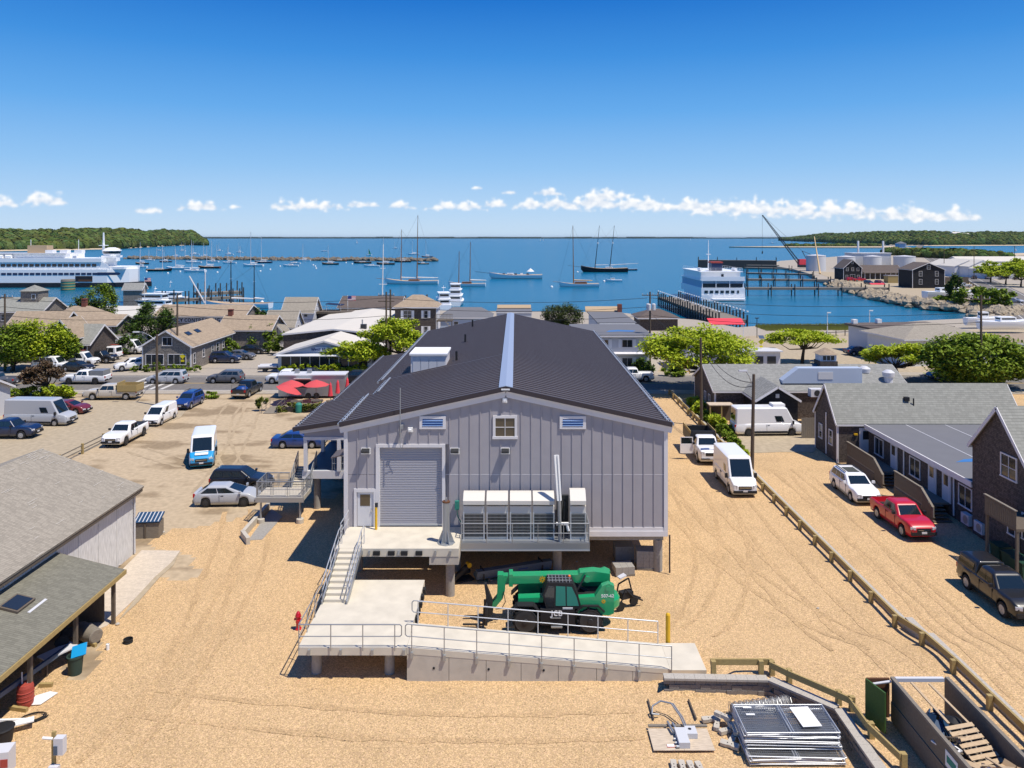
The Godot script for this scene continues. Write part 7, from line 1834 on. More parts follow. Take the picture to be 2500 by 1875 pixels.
	part(hb, "rear_wall", MB.new().block(V(-5.5, -0.2, -13), V(9, 4.3, -5.1)), M.siding_pale)
	for x in [-5.0, -0.5]: part(hb, "cowl_vent", bx(V(x, 5.0, -12), V(0.8, 0.7, 0.8)), M.paper_white)
	house("flat_shed", "broad low flat-roofed shed beyond the dense green tree", V(76.48, 2.52, -120) * V(1, 0, 1), 0, 16, 10, 4.0, 4.1, M.siding_pale, M.roof_tan, {"flat": 1, "cat": "shed"})
	setting("east_car_park", MB.new().slab(plan([19.82, -110.41, 83.74, -110.41, 120, -170, 75.01, -159.96, 53.28, -157.93, 43.68, -153.4, 28.65, -142.86]), -0.15, -0.03), M.old_asphalt)
	# food stand with umbrellas
	var fs := thing("food_truck", "grey box-shaped food stand trailer with white serving hatch", "food truck", V(-24.9, 0, -95.9), 2)
	part(fs, "box", bx(V(0, 1.55, 0), V(8.0, 2.5, 2.3)), M.galvanised)
	part(fs, "roof", bx(V(0, 2.85, 0), V(8.2, 0.12, 2.5)), M.plate)
	part(fs, "hatch", MB.new().beam(V(-1.0, 2.35, 1.15), V(-1.0, 2.6, 2.0), 1.9, 0.05), M.paper_white)
	part(fs, "serving_hole", bx(V(-1.0, 1.8, 1.16), V(1.9, 0.9, 0.03)), M.ink_black)
	for x in [-0.4, 0.6]: part(fs, "wheel", MB.new().tube(V(x, 0.36, 1.0), V(x, 0.36, 1.2), 0.36, 0.36, 16), M.tyre)
	for x in [1.0, 2.5]: part(fs, "roof_vent", bx(V(x - 3.0, 3.15, 0), V(0.5, 0.5, 0.5)), M.galvanised)
	var um := thing("market_umbrella", "open coral-red market umbrella before the grey food stand", "umbrella", V(-26.7, 0, -92.6), 0, "open umbrellas at the food stand")
	part(um, "pole", MB.new().tube(Vector3.ZERO, V(0, 2.7, 0), 0.03), M.wood_grey)
	part(um, "canopy", MB.new().lathe([Vector2(1.55, 2.0), Vector2(0.9, 2.35), Vector2(0.05, 2.65)], 8), M.cloth_red)
	copy(um, V(-23.8, 0, -92.8), 20)
	var u3 := copy(um, V(-27.3, -0.2, -91.2), 10, "coral-red umbrella tipped low at the edge of the food terrace", "")
	u3.rotation.z = -0.35
	var cu := thing("closed_umbrella", "closed red umbrella standing on the food terrace", "umbrella", V(-21.9, 0, -92.0), 0, "closed umbrellas at the food stand")
	part(cu, "pole", MB.new().tube(Vector3.ZERO, V(0, 2.5, 0), 0.03), M.wood_grey)
	part(cu, "folded_cloth", MB.new().lathe([Vector2(0.3, 0.9), Vector2(0.22, 1.5), Vector2(0.15, 2.2), Vector2(0.03, 2.5)], 8), M.red_roof)
	copy(cu, V(-21.4, 0, -93.6))
	copy(cu, V(-20.6, 0, -95.2))
	var te := thing("food_terrace", "timber terrace with ramp and planter edging before the food stand", "terrace", V(-24.4, 0, -89.0))
	for k in 7: part(te, "deck_board", bx(V(1.2, 0.18, -1.9 + k * 0.45), V(7.2, 0.1, 0.43)), M.wood_grey)
	part(te, "ramp", MB.new().beam(V(-3.0, 0.2, -0.5), V(-3.0, 0.02, 2.4), 1.5, 0.08), M.wood_grey)
	for x in [-3.85, -2.15]: rail(te, [V(x, 0.2, -0.5), V(x, 0.05, 2.4)], 0.95, 2, false, M.wood_grey)
	part(te, "planter", bx(V(1.2, 0.25, 1.4), V(6.6, 0.5, 0.4)), M.wood_old)
	for q in [V(-0.6, 0, 0.2), V(1.6, 0, -0.3), V(3.4, 0, 0.1)]:
		var tb := thing("picnic_table", "small dark picnic table on the food terrace", "table", V(-24.4, 0.23, -89.0) + q, 10, "picnic tables on the terrace")
		part(tb, "top", bx(V(0, 0.72, 0), V(1.3, 0.06, 0.75)), M.wood_old)
		for s in [-1, 1]:
			part(tb, "seat", bx(V(0, 0.45, s * 0.6), V(1.3, 0.05, 0.26)), M.wood_old)
			part(tb, "leg", MB.new().beam(V(s * 0.5, 0, -0.6), V(s * 0.5, 0.7, 0.1), 0.06, 0.08).beam(V(s * 0.5, 0, 0.6), V(s * 0.5, 0.7, -0.1), 0.06, 0.08), M.wood_old)
	var tc := thing("terrace_barrel", "teal plastic barrel standing at the terrace edge", "barrel", V(-24.3, 0, -87.2))
	part(tc, "body", MB.new().lathe([Vector2(0.32, 0), Vector2(0.36, 0.2), Vector2(0.36, 0.9), Vector2(0.3, 1.0), Vector2(0.2, 1.1)], 14), M.teal_can)
	var dg := thing("inflatable_dinghy", "grey inflatable boat on the ground beside the marine shop", "dinghy", V(-35.75, 0, -113.77), 4)
	part(dg, "tubes", MB.new().path([V(-1.7, 0.8, 0.6), V(1.0, 0.85, 0.6), V(1.8, 0.95, 0.0), V(1.0, 0.85, -0.6), V(-1.7, 0.8, -0.6)], 0.24, 8), M.plate)
	part(dg, "floor", bx(V(-0.2, 0.7, 0), V(3.0, 0.1, 1.0)), M.steel_blue)
	part(dg, "trailer", bx(V(-0.2, 0.4, 0), V(3.4, 0.1, 0.7)).tube(V(-0.8, 0.28, -0.7), V(-0.8, 0.28, 0.7), 0.28, 0.28, 12), M.dark_metal)

# ---------- trees, shrubs, poles ----------
func leaves(mb: MB, o: Vector3, r: Vector3, n: int, s: float, g: RandomNumberGenerator) -> void:
	for k in n:
		var d := V(g.randfn(), g.randfn(), g.randfn()) * 0.45
		if d.length() > 1.0: d = d.normalized()
		var p := o + d * r
		var u := V(g.randf_range(-1, 1), g.randf_range(-0.6, 0.6), g.randf_range(-1, 1)).normalized()
		var w := u.cross(V(g.randf_range(-0.5, 0.5), 1.0, g.randf_range(-0.5, 0.5))).normalized()
		var q := s * g.randf_range(0.6, 1.3)
		var t := g.randf_range(0.65, 1.25)
		mb.col = Color(t * g.randf_range(0.9, 1.15), t, t * 0.9)
		mb.quad(p - u * q, p + w * q * 0.5, p + u * q, p - w * q * 0.5)

func tree(called: String, label: String, at: Vector3, h: float, rx: float, rz: float, low: float, leaf: String, n: int, o := {}) -> Node3D:
	var t := thing(called, label, o.get("cat", "tree"), at, 0, o.get("group", ""))
	var g := RandomNumberGenerator.new()
	g.seed = int(absf(at.x * 37.0 + at.z * 11.0))
	var cr := MB.new()
	cr.tint = true
	var tr := MB.new()
	var clumps: int = o.get("clumps", 34)
	var fork := V(o.get("lean", 0.3), low * 0.75, 0)
	if low > 0.3:
		tr.tube(V(0, -0.3, 0), V(fork.x * 0.5, fork.y * 0.55, 0), 0.2 + h * 0.022, 0.16 + h * 0.014, 9, false)
		tr.tube(V(fork.x * 0.5, fork.y * 0.55, 0), fork, 0.16 + h * 0.014, 0.13 + h * 0.012, 9, false)
	var round_: bool = o.has("round")
	for k in clumps:
		var a := g.randf() * TAU
		var q := sqrt(g.randf())
		var c: Vector3
		if round_:
			var v := g.randf_range(-1.0, 1.0)
			var ring := sqrt(maxf(0.0, 1.0 - v * v)) * (0.55 + 0.4 * q)
			c = V(cos(a) * rx * ring, low + (h - low) * (0.5 + 0.42 * v), sin(a) * rz * ring)
		else:
			c = V(cos(a) * rx * q * g.randf_range(0.75, 1.05), low + (h - low) * (0.88 - 0.6 * q * q + g.randf_range(-0.3, 0.06)), sin(a) * rz * q * 0.9)
		leaves(cr, c, V(rx * 0.3, (h - low) * (0.22 if round_ else 0.15), rz * 0.3) * g.randf_range(0.7, 1.25), int(n * 1.9) / clumps, o.get("size", 0.25), g)
		if low > 0.3 and k % 2 == 0:
			var mid := fork.lerp(c, 0.55) + V(0, -0.12 * h * q, 0)
			tr.tube(fork, mid, 0.09 + h * 0.006, 0.07, 5, false)
			tr.tube(mid, c, 0.07, 0.025, 5, false)
	if low > 0.3: part(t, "trunk", tr, M.bark)
	part(t, "crown", cr, M["leaf_" + leaf])
	return t

func build_trees() -> void:
	tree("locust_tree", "big bright green locust tree spreading over the street beside the hall", V(22.98, 0, -99.02), 8.9, 6.9, 5.5, 3.6, "lime", 9000, {"lean": 0.9, "clumps": 60})
	tree("locust_tree", "flat-topped bright tree before the waterfront car park", V(44.5, 0, -121.0), 5.6, 6.0, 3.6, 3.0, "lime", 4200, {"clumps": 36})
	tree("locust_tree", "small spreading bright tree at the end of the grey restaurant", V(52.53, 0, -106.64), 5.3, 5.0, 3.2, 2.4, "lime", 4200, {"clumps": 36, "lean": -0.5})
	tree("dense_tree", "dense dark green tree beside the street past the restaurant", V(59.95, 0, -101.16), 6.6, 6.6, 4.2, 1.0, "mid", 9000, {"round": 1, "clumps": 70, "size": 0.3})
	tree("locust_tree", "bright tree rising behind the dense dark one", V(63.5, 0, -107.0), 6.8, 5.5, 3.5, 2.6, "lime", 4200, {"clumps": 40})
	tree("locust_tree", "tall bright tree by the twin poles behind the hall's lower roof", V(-17.71, 0, -114.46), 8.2, 4.8, 3.6, 3.4, "lime", 5200, {"clumps": 44, "lean": 0.6})
	tree("locust_tree", "low bright tree hanging before the glass-fronted shop", V(-23.1, 0, -113.42), 5.0, 4.4, 2.4, 1.4, "lime", 4200, {"clumps": 36, "lean": 0.9})
	for q in [[V(-74.04, 0, -114.46), 6.6, 4.6], [V(-71.21, 0, -116.24), 6.9, 4.4], [V(-69.1, 0, -117.34), 5.4, 2.6]]:
		tree("honey_tree", "yellow-green tree in the clump across the street", q[0], q[1], q[2], 3.4, 1.2, "lime" if q[1] > 6.8 else "mid", 4600, {"clumps": 40, "round": 1, "group": "yellow-green trees across the street"})
	tree("brown_leaved_tree", "small tree with sparse rusty brown leaves at the street edge", V(-58.64, 0, -96.97), 4.3, 2.6, 1.8, 1.7, "brown", 2400, {"clumps": 34, "size": 0.2})
	tree("dark_tree", "dark green tree behind the tan shingled shop", V(-64.42, -3.69, -138) * V(1, 0, 1), 7.6, 3.8, 3.0, 1.2, "deep", 3600, {"round": 1, "clumps": 40})
	tree("dark_tree", "dark green tree rising beside the ferry slip", V(-83.91, -7.08, -158) * V(1, 0, 1), 9.6, 3.4, 3.0, 3.0, "mid", 2800, {"round": 1, "clumps": 36})
	tree("dark_tree", "smaller dark tree beside the ferry slip tree", V(-86.46, -6.74, -156) * V(1, 0, 1), 7.8, 2.8, 2.4, 2.0, "deep", 1800, {"round": 1, "clumps": 24})
	tree("pine_tree", "round-headed pine behind the hall roof", V(9.68, -7.42, -160) * V(1, 0, 1), 5.6, 4.0, 3.2, 1.0, "pine", 4200, {"round": 1, "clumps": 50, "size": 0.22})
	tree("dark_tree", "dark cedar by the contractor shed's gable", V(-49.84, -6.06, -152) * V(1, 0, 1), 5.4, 2.0, 1.8, 0.6, "deep", 1800, {"round": 1, "clumps": 26})
	tree("dark_tree", "conical dark spruce behind the rock bank", V(128.89, 0, -228.23), 8.0, 2.6, 2.2, 0.5, "deep", 1200, {"round": 1, "clumps": 26, "size": 0.5})
	for q in [[V(129.67, 0, -220.18), 5.0, 6.0], [V(132.81, 0, -215.11), 5.4, 5.0], [V(125.81, 0, -229.63), 2.2, 3.0]]:
		tree("shore_bush", "rounded bush at the end of the rock bank", q[0], q[1], q[2], 3.0, 0.2, "mid", 1600, {"round": 1, "clumps": 24, "size": 0.5, "cat": "bush", "group": "bushes on the rock bank"})
	for q in [V(203.86, 0, -334.2), V(203.11, 0, -322.67), V(199.1, 0, -306.8), V(245.45, 0, -381.94)]:
		tree("shed_tree", "bright green tree in the car park before the white sheds", q, 9.0, 7.0, 5.0, 3.5, "lime", 1500, {"clumps": 30, "size": 0.6, "group": "trees before the white sheds"})
	var bush := "shrubs in the town gardens"
	for q in [[V(-47.16, 0, -128.18), 2.6, 1.6, "mid"], [V(-44.02, 0, -135.13), 4.6, 2.4, "mid"], [V(-38.92, 0, -129.97), 3.6, 1.6, "mid"], [V(-41.55, 0, -131.8), 1.8, 1.4, "mid"], [V(-69.14, 0, -122.32), 3.2, 1.8, "deep"], [V(-67.65, 0, -123.12), 2.2, 1.6, "mid"], [V(-65.83, 0, -129.07), 3.4, 2.2, "deep"], [V(-66.21, 0, -133.68), 5.0, 2.6, "deep"], [V(-20, 0, -115.52), 3.6, 1.8, "deep"], [V(22.08, 0, -110.09), 1.6, 1.8, "mid"], [V(17.75, 0, -112.07), 0.9, 1.5, "lime"], [V(18.64, 0, -112.07), 2.4, 1.6, "deep"]]:
		tree("garden_shrub", "leafy garden shrub among the houses across the street", q[0], q[1], q[2], q[2] * 0.7, 0.1, q[3], 700, {"round": 1, "clumps": 14, "cat": "shrub", "group": bush})
	for k in 7:
		tree("shop_shrub", "low green shrub in the bed before the tan shingled shop", V(-55.5 + k * 1.5, 0, -113.7), 0.8 + 0.25 * (k % 3), 0.8, 0.5, 0.05, "mid", 260, {"round": 1, "clumps": 8, "size": 0.16, "cat": "shrub", "group": "shrubs before the shop"})
	for k in 9:
		tree("shop_front_shrub", "low bright shrub in the bed before the glass-fronted shop", V(-33.5 + k * 1.5, 0, -112.4), 0.9 + 0.25 * (k % 3), 0.9, 0.5, 0.05, "lime", 300, {"round": 1, "clumps": 8, "size": 0.18, "cat": "shrub", "group": "shrubs before the glass-fronted shop"})
	for q in [[-64, -96.6, 0.8], [-61.5, -96.4, 0.9], [-59, -96.2, 1.2], [-56.5, -95.8, 1.4], [-55, -95.3, 1.5], [-67, -96.8, 0.8]]:
		tree("verge_shrub", "green shrub in the verge between street and sandy yard", V(q[0], 0, q[1]), q[2], 1.4, 0.9, 0.05, "mid" if q[2] < 1.3 else "lime", 600, {"round": 1, "clumps": 12, "cat": "shrub", "group": "shrubs on the street verge"})
	tree("weed_patch", "tuft of green weeds beside the navy crossover", V(-37.6, 0, -95), 0.7, 1.3, 0.9, 0.02, "mid", 500, {"round": 1, "clumps": 14, "cat": "weeds", "size": 0.2})
	for q in [[-28.6, -88.0, 1.5], [-26.2, -87.4, 0.8], [-25.2, -87.6, 1.1], [-23.4, -87.5, 0.9], [-22.2, -87.4, 1.0], [-21.0, -87.6, 0.9]]:
		tree("terrace_reeds", "yellow-green reeds planted along the food terrace", V(q[0], 0, q[1]), q[2], 0.7, 0.4, 0.02, "grass", 260, {"round": 1, "clumps": 8, "size": 0.24, "cat": "plant", "group": "reeds along the food terrace"})
	for q in [[20.8, -90, 1.05, 1.15], [20.6, -86, 1.35, 1.15], [20.7, -83, 1.12, 1.01], [20.7, -80, 1.27, 0.94], [20.7, -77.5, 0.98, 0.79], [20.6, -75.2, 0.75, 0.65], [20.5, -73.2, 0.68, 0.58], [20.4, -71.6, 0.52, 0.50], [20.4, -70.2, 0.38, 0.43]]:
		tree("lane_shrub", "leafy green shrub in the strip beside the timber guard rail", V(q[0], 0, q[1]), q[2], q[3], q[3] * 1.1, 0.05, "mid" if int(q[1]) % 2 else "lime", 800, {"round": 1, "clumps": 14, "cat": "shrub", "group": "shrubs beside the guard rail"})
	# beach grass along the cove
	var gm := MB.new()
	gm.tint = true
	var g := RandomNumberGenerator.new()
	g.seed = 3
	for k in 5200:
		var f := g.randf()
		var a := V(52.64, -1.5, -172.14).lerp(V(82.69, -1.5, -174.37), f)
		var p := a + V(0, 1.45, g.randf_range(0.5, 9.0))
		var hh := g.randf_range(0.3, 0.8)
		var w := g.randf_range(0.06, 0.16)
		var tt := g.randf_range(0.7, 1.2)
		gm.col = Color(tt, tt, tt)
		gm.tri(p + V(-w, 0, 0), p + V(g.randf_range(-0.3, 0.3), hh, 0), p + V(w, 0, 0))
	var gr := setting("beach_grass", gm, M.leaf_grass, "stuff")
	tag(gr, "pale beach grass along the edge of the cove", "grass")

func pole(label: String, base: Vector3, h: float, o := {}) -> Node3D:
	var t := thing("utility_pole", label, "utility pole", base)
	part(t, "shaft", MB.new().tube(V(0, -0.3, 0), V(o.get("lean", 0.0), h, 0), 0.17, 0.12, 9), M.pole_wood)
	if o.has("arms"):
		for k in o.arms: part(t, "cross_arm", bx(V(0, h - 0.5 - k * 0.9, 0), V(2.4, 0.12, 0.12)), M.pole_wood)
		for x in [-1.1, -0.4, 0.4, 1.1]: part(t, "insulator", MB.new().tube(V(x, h - 0.44, 0), V(x, h - 0.2, 0), 0.05), M.plate)
	for k in o.get("cans", 0): part(t, "transformer", MB.new().lathe([Vector2(0.26, -0.5), Vector2(0.28, -0.45), Vector2(0.28, 0.4), Vector2(0.15, 0.5)], 12, V(cos(k * 2.1) * 0.5, h - 2.2, 0.2 + 0.4 * sin(k * 2.1))), M.plate)
	if o.has("lamp"):
		var s: float = o.lamp
		part(t, "lamp_arm", MB.new().path([V(0, h - 0.8, 0), V(s * 0.4, h - 0.1, 0), V(s * 0.75, h + 0.25, 0), V(s, h + 0.3, 0)], 0.04), M.galvanised)
		part(t, "lamp_head", bx(V(s * 1.1, h + 0.28, 0), V(0.7, 0.14, 0.26)), M.plate)
	return t

func span(label: String, a: Vector3, b: Vector3, sag := 0.5, r := 0.03) -> void:
	var pts := []
	for k in 11:
		var u := k / 10.0
		pts.append(a.lerp(b, u) - V(0, sag * 4.0 * u * (1.0 - u), 0))
	single("overhead_wire", label, "wire", MB.new().path(pts, r, 4), M.wire, "overhead wires")

func build_poles() -> void:
	var P := [V(-75.13, 0, -114.46), V(-50.07, 0, -115.17), V(-19.04, 0, -114.46), V(-18.55, 0, -115.17), V(19.76, 0, -114.46)]
	pole("utility pole standing among the yellow-green trees", P[0], 11.3, {"arms": 1})
	pole("tall utility pole before the tan shingled shop", P[1], 11.0, {"arms": 1})
	pole("thick utility pole with pale cross arm beside the bright tree", P[2], 11.6, {"arms": 2})
	pole("second pole set close behind the cross-arm pole", P[3], 11.9)
	pole("utility pole carrying three grey transformer cans", P[4], 11.6, {"arms": 1, "cans": 3})
	pole("street lamp pole leaning over the sandy yard entrance", V(-41.89, 0, -90.85), 8.3, {"lamp": -2.2})
	pole("bare utility pole beside the timber guard rail", V(19.94, 0, -65.67), 8.1, {"lamp": -0.7, "lean": 0.15})
	pole("utility pole before the grey restaurant gable", V(19.36, 0, -81.02), 9.2, {"lean": -0.1})
	pole("tall dark pole rising behind the dense green tree", V(59.8, 0, -100), 12.2, {"arms": 1})
	pole("lone pole by the far white sheds", V(211.96, 0, -359.9), 15.5)
	pole("lone pole beyond the black wharf house", V(219.21, 0, -398.19), 14.5)
	pole("lone pole at the white sheds' far end", V(255.26, 0, -398.19), 15.0, {"arms": 1, "cans": 1})
	var w := "thin dark overhead wire strung between the street poles"
	for k in 3:
		var y := 10.7 - 1.3 * k
		for i in [0, 1, 2]: span(w, P[[0, 1, 2][i]] + V(0.3 * k - 0.4, y, 0), P[[1, 2, 4][i]] + V(0.3 * k - 0.4, y, 0), 0.7)
		span(w, P[4] + V(0.3 * k, y, 0), V(59.8, y + 0.6, -100), 0.9)
		span(w, P[0] + V(0, y, 0), V(-130, y, -116), 0.7)
	span(w, P[1] + V(0, 8.4, 0), V(-41.89, 0, -90.85) + V(0, 8.0, 0), 0.5)
	span(w, V(19.36, 0, -81.02) + V(0, 8.6, 0), V(19.94, 0, -65.67) + V(0, 7.4, 0), 1.0, 0.03)
	span(w, V(19.36, 0, -81.02) + V(0, 8.2, 0), V(19.94, 0, -65.67) + V(0, 7.1, 0), 1.4, 0.03)
	span(w, V(19.36, 0, -81.02) + V(0, 8.9, 0), P[4] + V(0, 8.6, 0), 0.8)
	for q in [[V(61.19, 0, -152.78), 4.8], [V(70.92, 0, -155.96), 4.9]]:
		var l := thing("lamp_post", "slim white lamp post at the edge of the cove", "lamp post", q[0], 0, "white lamp posts by the cove")
		part(l, "shaft", MB.new().tube(V(0, -0.2, 0), V(0, q[1], 0), 0.09, 0.07, 8), M.paper_white)
		part(l, "head", bx(V(0.3, q[1], 0), V(0.7, 0.16, 0.3)), M.paper_white)
	var dl := thing("lamp_post", "short dark lamp post at the beach path", "lamp post", V(47.17, 0, -152.15))
	part(dl, "shaft", MB.new().tube(V(0, -0.2, 0), V(0, 3.7, 0), 0.07), M.dark_metal)
	part(dl, "head", bx(V(0, 3.8, 0), V(0.7, 0.15, 0.4)), M.dark_metal)
	for q in [[V(-49.13, 0, -114.82), 2.6], [V(37.34, 0, -118.45), 4.2]]:
		var s := thing("crossing_sign", "yellow diamond pedestrian crossing sign on a post" + (" by the shingled shop" if q[1] < 3 else " with a solar panel before the kiosk"), "road sign", q[0])
		part(s, "post", MB.new().tube(V(0, -0.2, 0), V(0, q[1], 0), 0.035), M.galvanised)
		part(s, "diamond", bx(V(0, q[1] - 0.5, 0.05), V(0.62, 0.62, 0.03), Basis(Vector3.BACK, PI / 4)), M.sign_yellow)
		part(s, "arrow_plate", bx(V(0, q[1] - 1.2, 0.05), V(0.5, 0.3, 0.03)), M.sign_yellow)
		if q[1] > 3: part(s, "solar_panel", bx(V(0.05, q[1] + 0.25, 0), V(0.8, 0.04, 0.7), Basis(Vector3.RIGHT, 0.6)), M.tarp_blue)
	for q in [[V(-98.07, 0, -205.66), 9.0], [V(-34.53, -1.52, -160) * V(1, 0, 1), 7.7]]:
		var fp := thing("flag_pole", "white flag pole flying the stars and stripes " + ("over the motor yachts" if q[1] > 8 else "above the harbour deck"), "flag pole", q[0])
		part(fp, "mast", MB.new().tube(Vector3.ZERO, V(0, q[1], 0), 0.07, 0.05), M.paper_white)
		for k in 7: part(fp, "stripe", bx(V(0.85, q[1] - 0.25 - k * 0.14, 0.05 * (k % 2)), V(1.6, 0.14, 0.03)), M.cloth_red if k % 2 == 0 else M.paper_white)
		part(fp, "canton", bx(V(0.42, q[1] - 0.45, 0.06), V(0.75, 0.55, 0.05)), M.ink_blue)
	var bh := thing("yellow_barrier", "small yellow barrier frame on the pavement under the big tree", "barrier", V(24.32, 0, -111.07))
	part(bh, "frame", bx(V(0, 0.9, 0), V(1.1, 0.1, 0.06)).box(V(0, 0.5, 0), V(1.1, 0.1, 0.06)).box(V(-0.5, 0.5, 0), V(0.08, 1.0, 0.08)).box(V(0.5, 0.5, 0), V(0.08, 1.0, 0.08)), M.yellow_paint)
	var fen := thing("beach_fence", "dark post-and-rail fence along the beach grass", "fence", Vector3.ZERO)
	for k in 13:
		var p := V(48.93, 0, -149.72).lerp(V(74.06, 0, -157.93), k / 12.0)
		part(fen, "post", bx(p + V(0, 0.5, 0), V(0.14, 1.1, 0.14)), M.wood_old)
		if k < 12: part(fen, "rail", MB.new().beam(p + V(0, 0.75, 0), V(48.93, 0, -149.72).lerp(V(74.06, 0, -157.93), (k + 1) / 12.0) + V(0, 0.75, 0), 0.08, 0.12), M.wood_old)

# ---------- harbour ----------
func hull(l: float, b: float, f: float, sheer := 0.5) -> Array:
	# x forward; returns hull and deck shapes
	var rows := []
	var deck := []
	for k in 13:
		var t := -1.0 + k / 6.0
		var w: float = b * 0.5 * (pow(maxf(0.0, 1.0 - pow(maxf(0.0, t), 2.3)), 0.8) if t > 0.0 else 1.0 - 0.22 * t * t)
		w = maxf(w, 0.02)
		var y := f + sheer * (maxf(0.0, t) * t * 1.0 + 0.25 * t * t)
		var x := t * l * 0.5
		var row := PackedVector3Array([V(x, y, -w), V(x, y * 0.4, -w * 0.96), V(x - 0.06 * l * maxf(0.0, t), -0.35, -w * 0.7), V(x - 0.1 * l * maxf(0.0, t), -0.6, 0), V(x - 0.06 * l * maxf(0.0, t), -0.35, w * 0.7), V(x, y * 0.4, w * 0.96), V(x, y, w)])
		rows.append(row)
		deck.append(PackedVector3Array([V(x, y - 0.04, w), V(x, y + 0.02, 0), V(x, y - 0.04, -w)]))
	var h := MB.new()
	h.grid(rows, false)
	h.ring_cap(rows[0], false)
	var d := MB.new()
	d.grid(deck, false)
	return [h, d]

func boat(called: String, label: String, at: Vector3, turn: float, l: float, m: Material, o := {}, group := "") -> Node3D:
	var t := thing(called, label, o.get("cat", "sailboat"), at, turn, group)
	var b: float = o.get("beam", l * 0.28)
	var f: float = o.get("free", 0.35 + l * 0.055)
	var s := hull(l, b, f, o.get("sheer", l * 0.04))
	part(t, "hull", s[0], m)
	part(t, "deck", s[1], M[o.get("deck", "hull_white")])
	if o.has("cabin"):
		var c: Array = o.cabin
		part(t, "cabin", bx(V(c[0] * l, f + c[2] * 0.5, 0), V(c[1] * l, c[2], b * 0.6)), M[o.get("cabin_mat", "hull_white")])
		part(t, "cabin_window", bx(V(c[0] * l, f + c[2] * 0.6, 0), V(c[1] * l * 0.85, c[2] * 0.35, b * 0.61)).box(V(c[0] * l, f + c[2] * 0.6, 0), V(c[1] * l * 1.01, c[2] * 0.35, b * 0.48)), M.window_glass)
	for q in o.get("masts", []):
		# x share, height, rake, boom length
		var x: float = q[0] * l
		part(t, "mast", MB.new().tube(V(x, f, 0), V(x + q[2], q[1], 0), 0.15 + q[1] * 0.005, 0.1, 6), M[o.get("mast_mat", "plate")])
		part(t, "spreader", MB.new().tube(V(x + q[2] * 0.6, q[1] * 0.62, -0.9), V(x + q[2] * 0.6, q[1] * 0.62, 0.9), 0.04, 0.04, 4), M.plate)
		if q[3] > 0.0:
			part(t, "furled_sail", MB.new().tube(V(x - 0.2, f + 1.5, 0), V(x - q[3], f + 1.35, 0), 0.28, 0.16, 8), M[o.get("cover", "sail_cover")])
		part(t, "stay", MB.new().tube(V(x + q[2], q[1] - 0.3, 0), V(l * 0.5, f + 0.4, 0), 0.03, 0.03, 3, false).tube(V(x + q[2], q[1] - 0.3, 0), V(-l * 0.48, f + 0.3, 0), 0.025, 0.025, 3, false), M.wire)
	if o.has("sprit"): part(t, "bowsprit", MB.new().tube(V(l * 0.42, f + 0.5, 0), V(l * 0.5 + o.sprit, f + 0.5 + o.sprit * 0.16, 0), 0.14, 0.07, 6), M[o.get("mast_mat", "plate")])
	return t

func yacht(label: String, at: Vector3, turn: float, l: float, o := {}) -> void:
	var t := boat("motor_yacht", label, at, turn, l, o.get("hull", M.hull_white), {"cat": "motor yacht", "beam": l * 0.3, "free": 1.3, "sheer": 1.0})
	for k in o.get("tiers", 2):
		var w: float = l * (0.55 - 0.17 * k)
		part(t, "deckhouse", bx(V(-l * 0.06 - 0.5 * k, 1.3 + 0.85 + 1.75 * k, 0), V(w, 1.65, l * (0.24 - 0.03 * k))), M.hull_white)
		part(t, "window_band", bx(V(-l * 0.06 - 0.5 * k, 1.3 + 1.05 + 1.75 * k, 0), V(w * 0.9, 0.6, l * (0.24 - 0.03 * k) + 0.04)).box(V(-l * 0.06 - 0.5 * k, 1.3 + 1.05 + 1.75 * k, 0), V(w + 0.04, 0.6, l * 0.17)), M.window_glass)
		part(t, "roof", bx(V(-l * 0.06 - 0.5 * k, 1.3 + 1.72 + 1.75 * k, 0), V(w + 0.9, 0.12, l * (0.26 - 0.03 * k))), M.hull_white)
	part(t, "radar_mast", MB.new().tube(V(-l * 0.1, 4.5, 0), V(-l * 0.12, 6.8, 0), 0.08).box(V(-l * 0.12, 6.2, 0), V(0.3, 0.16, 1.2)), M.hull_white)

func pier(called: String, label: String, a: Vector3, b: Vector3, w: float, step: float, top: float, up: float, caps := false) -> void:
	var t := thing(called, label, "pier", Vector3.ZERO)
	a.y = 0; b.y = 0
	part(t, "deck", MB.new().beam(a + V(0, top, 0), b + V(0, top, 0), w, 0.8), M.wood_grey)
	var n := int(a.distance_to(b) / step)
	var side := (b - a).normalized().cross(Vector3.UP) * (w * 0.5 + 0.2)
	for k in n + 1:
		for s in [-1, 1]:
			var p: Vector3 = a.lerp(b, float(k) / n) + side * s
			part(t, "pile", MB.new().tube(p + V(0, -3, 0), p + V(0, top + up * (0.8 + 0.4 * absf(sin(k * 2.3 + s))), 0), 0.22, 0.2, 7), M.pile_wood)
			if caps: part(t, "pile_cap", MB.new().tube(p + V(0, top + up * 1.2, 0), p + V(0, top + up * 1.2 + 0.25, 0), 0.26, 0.24, 7), M.paper_white)

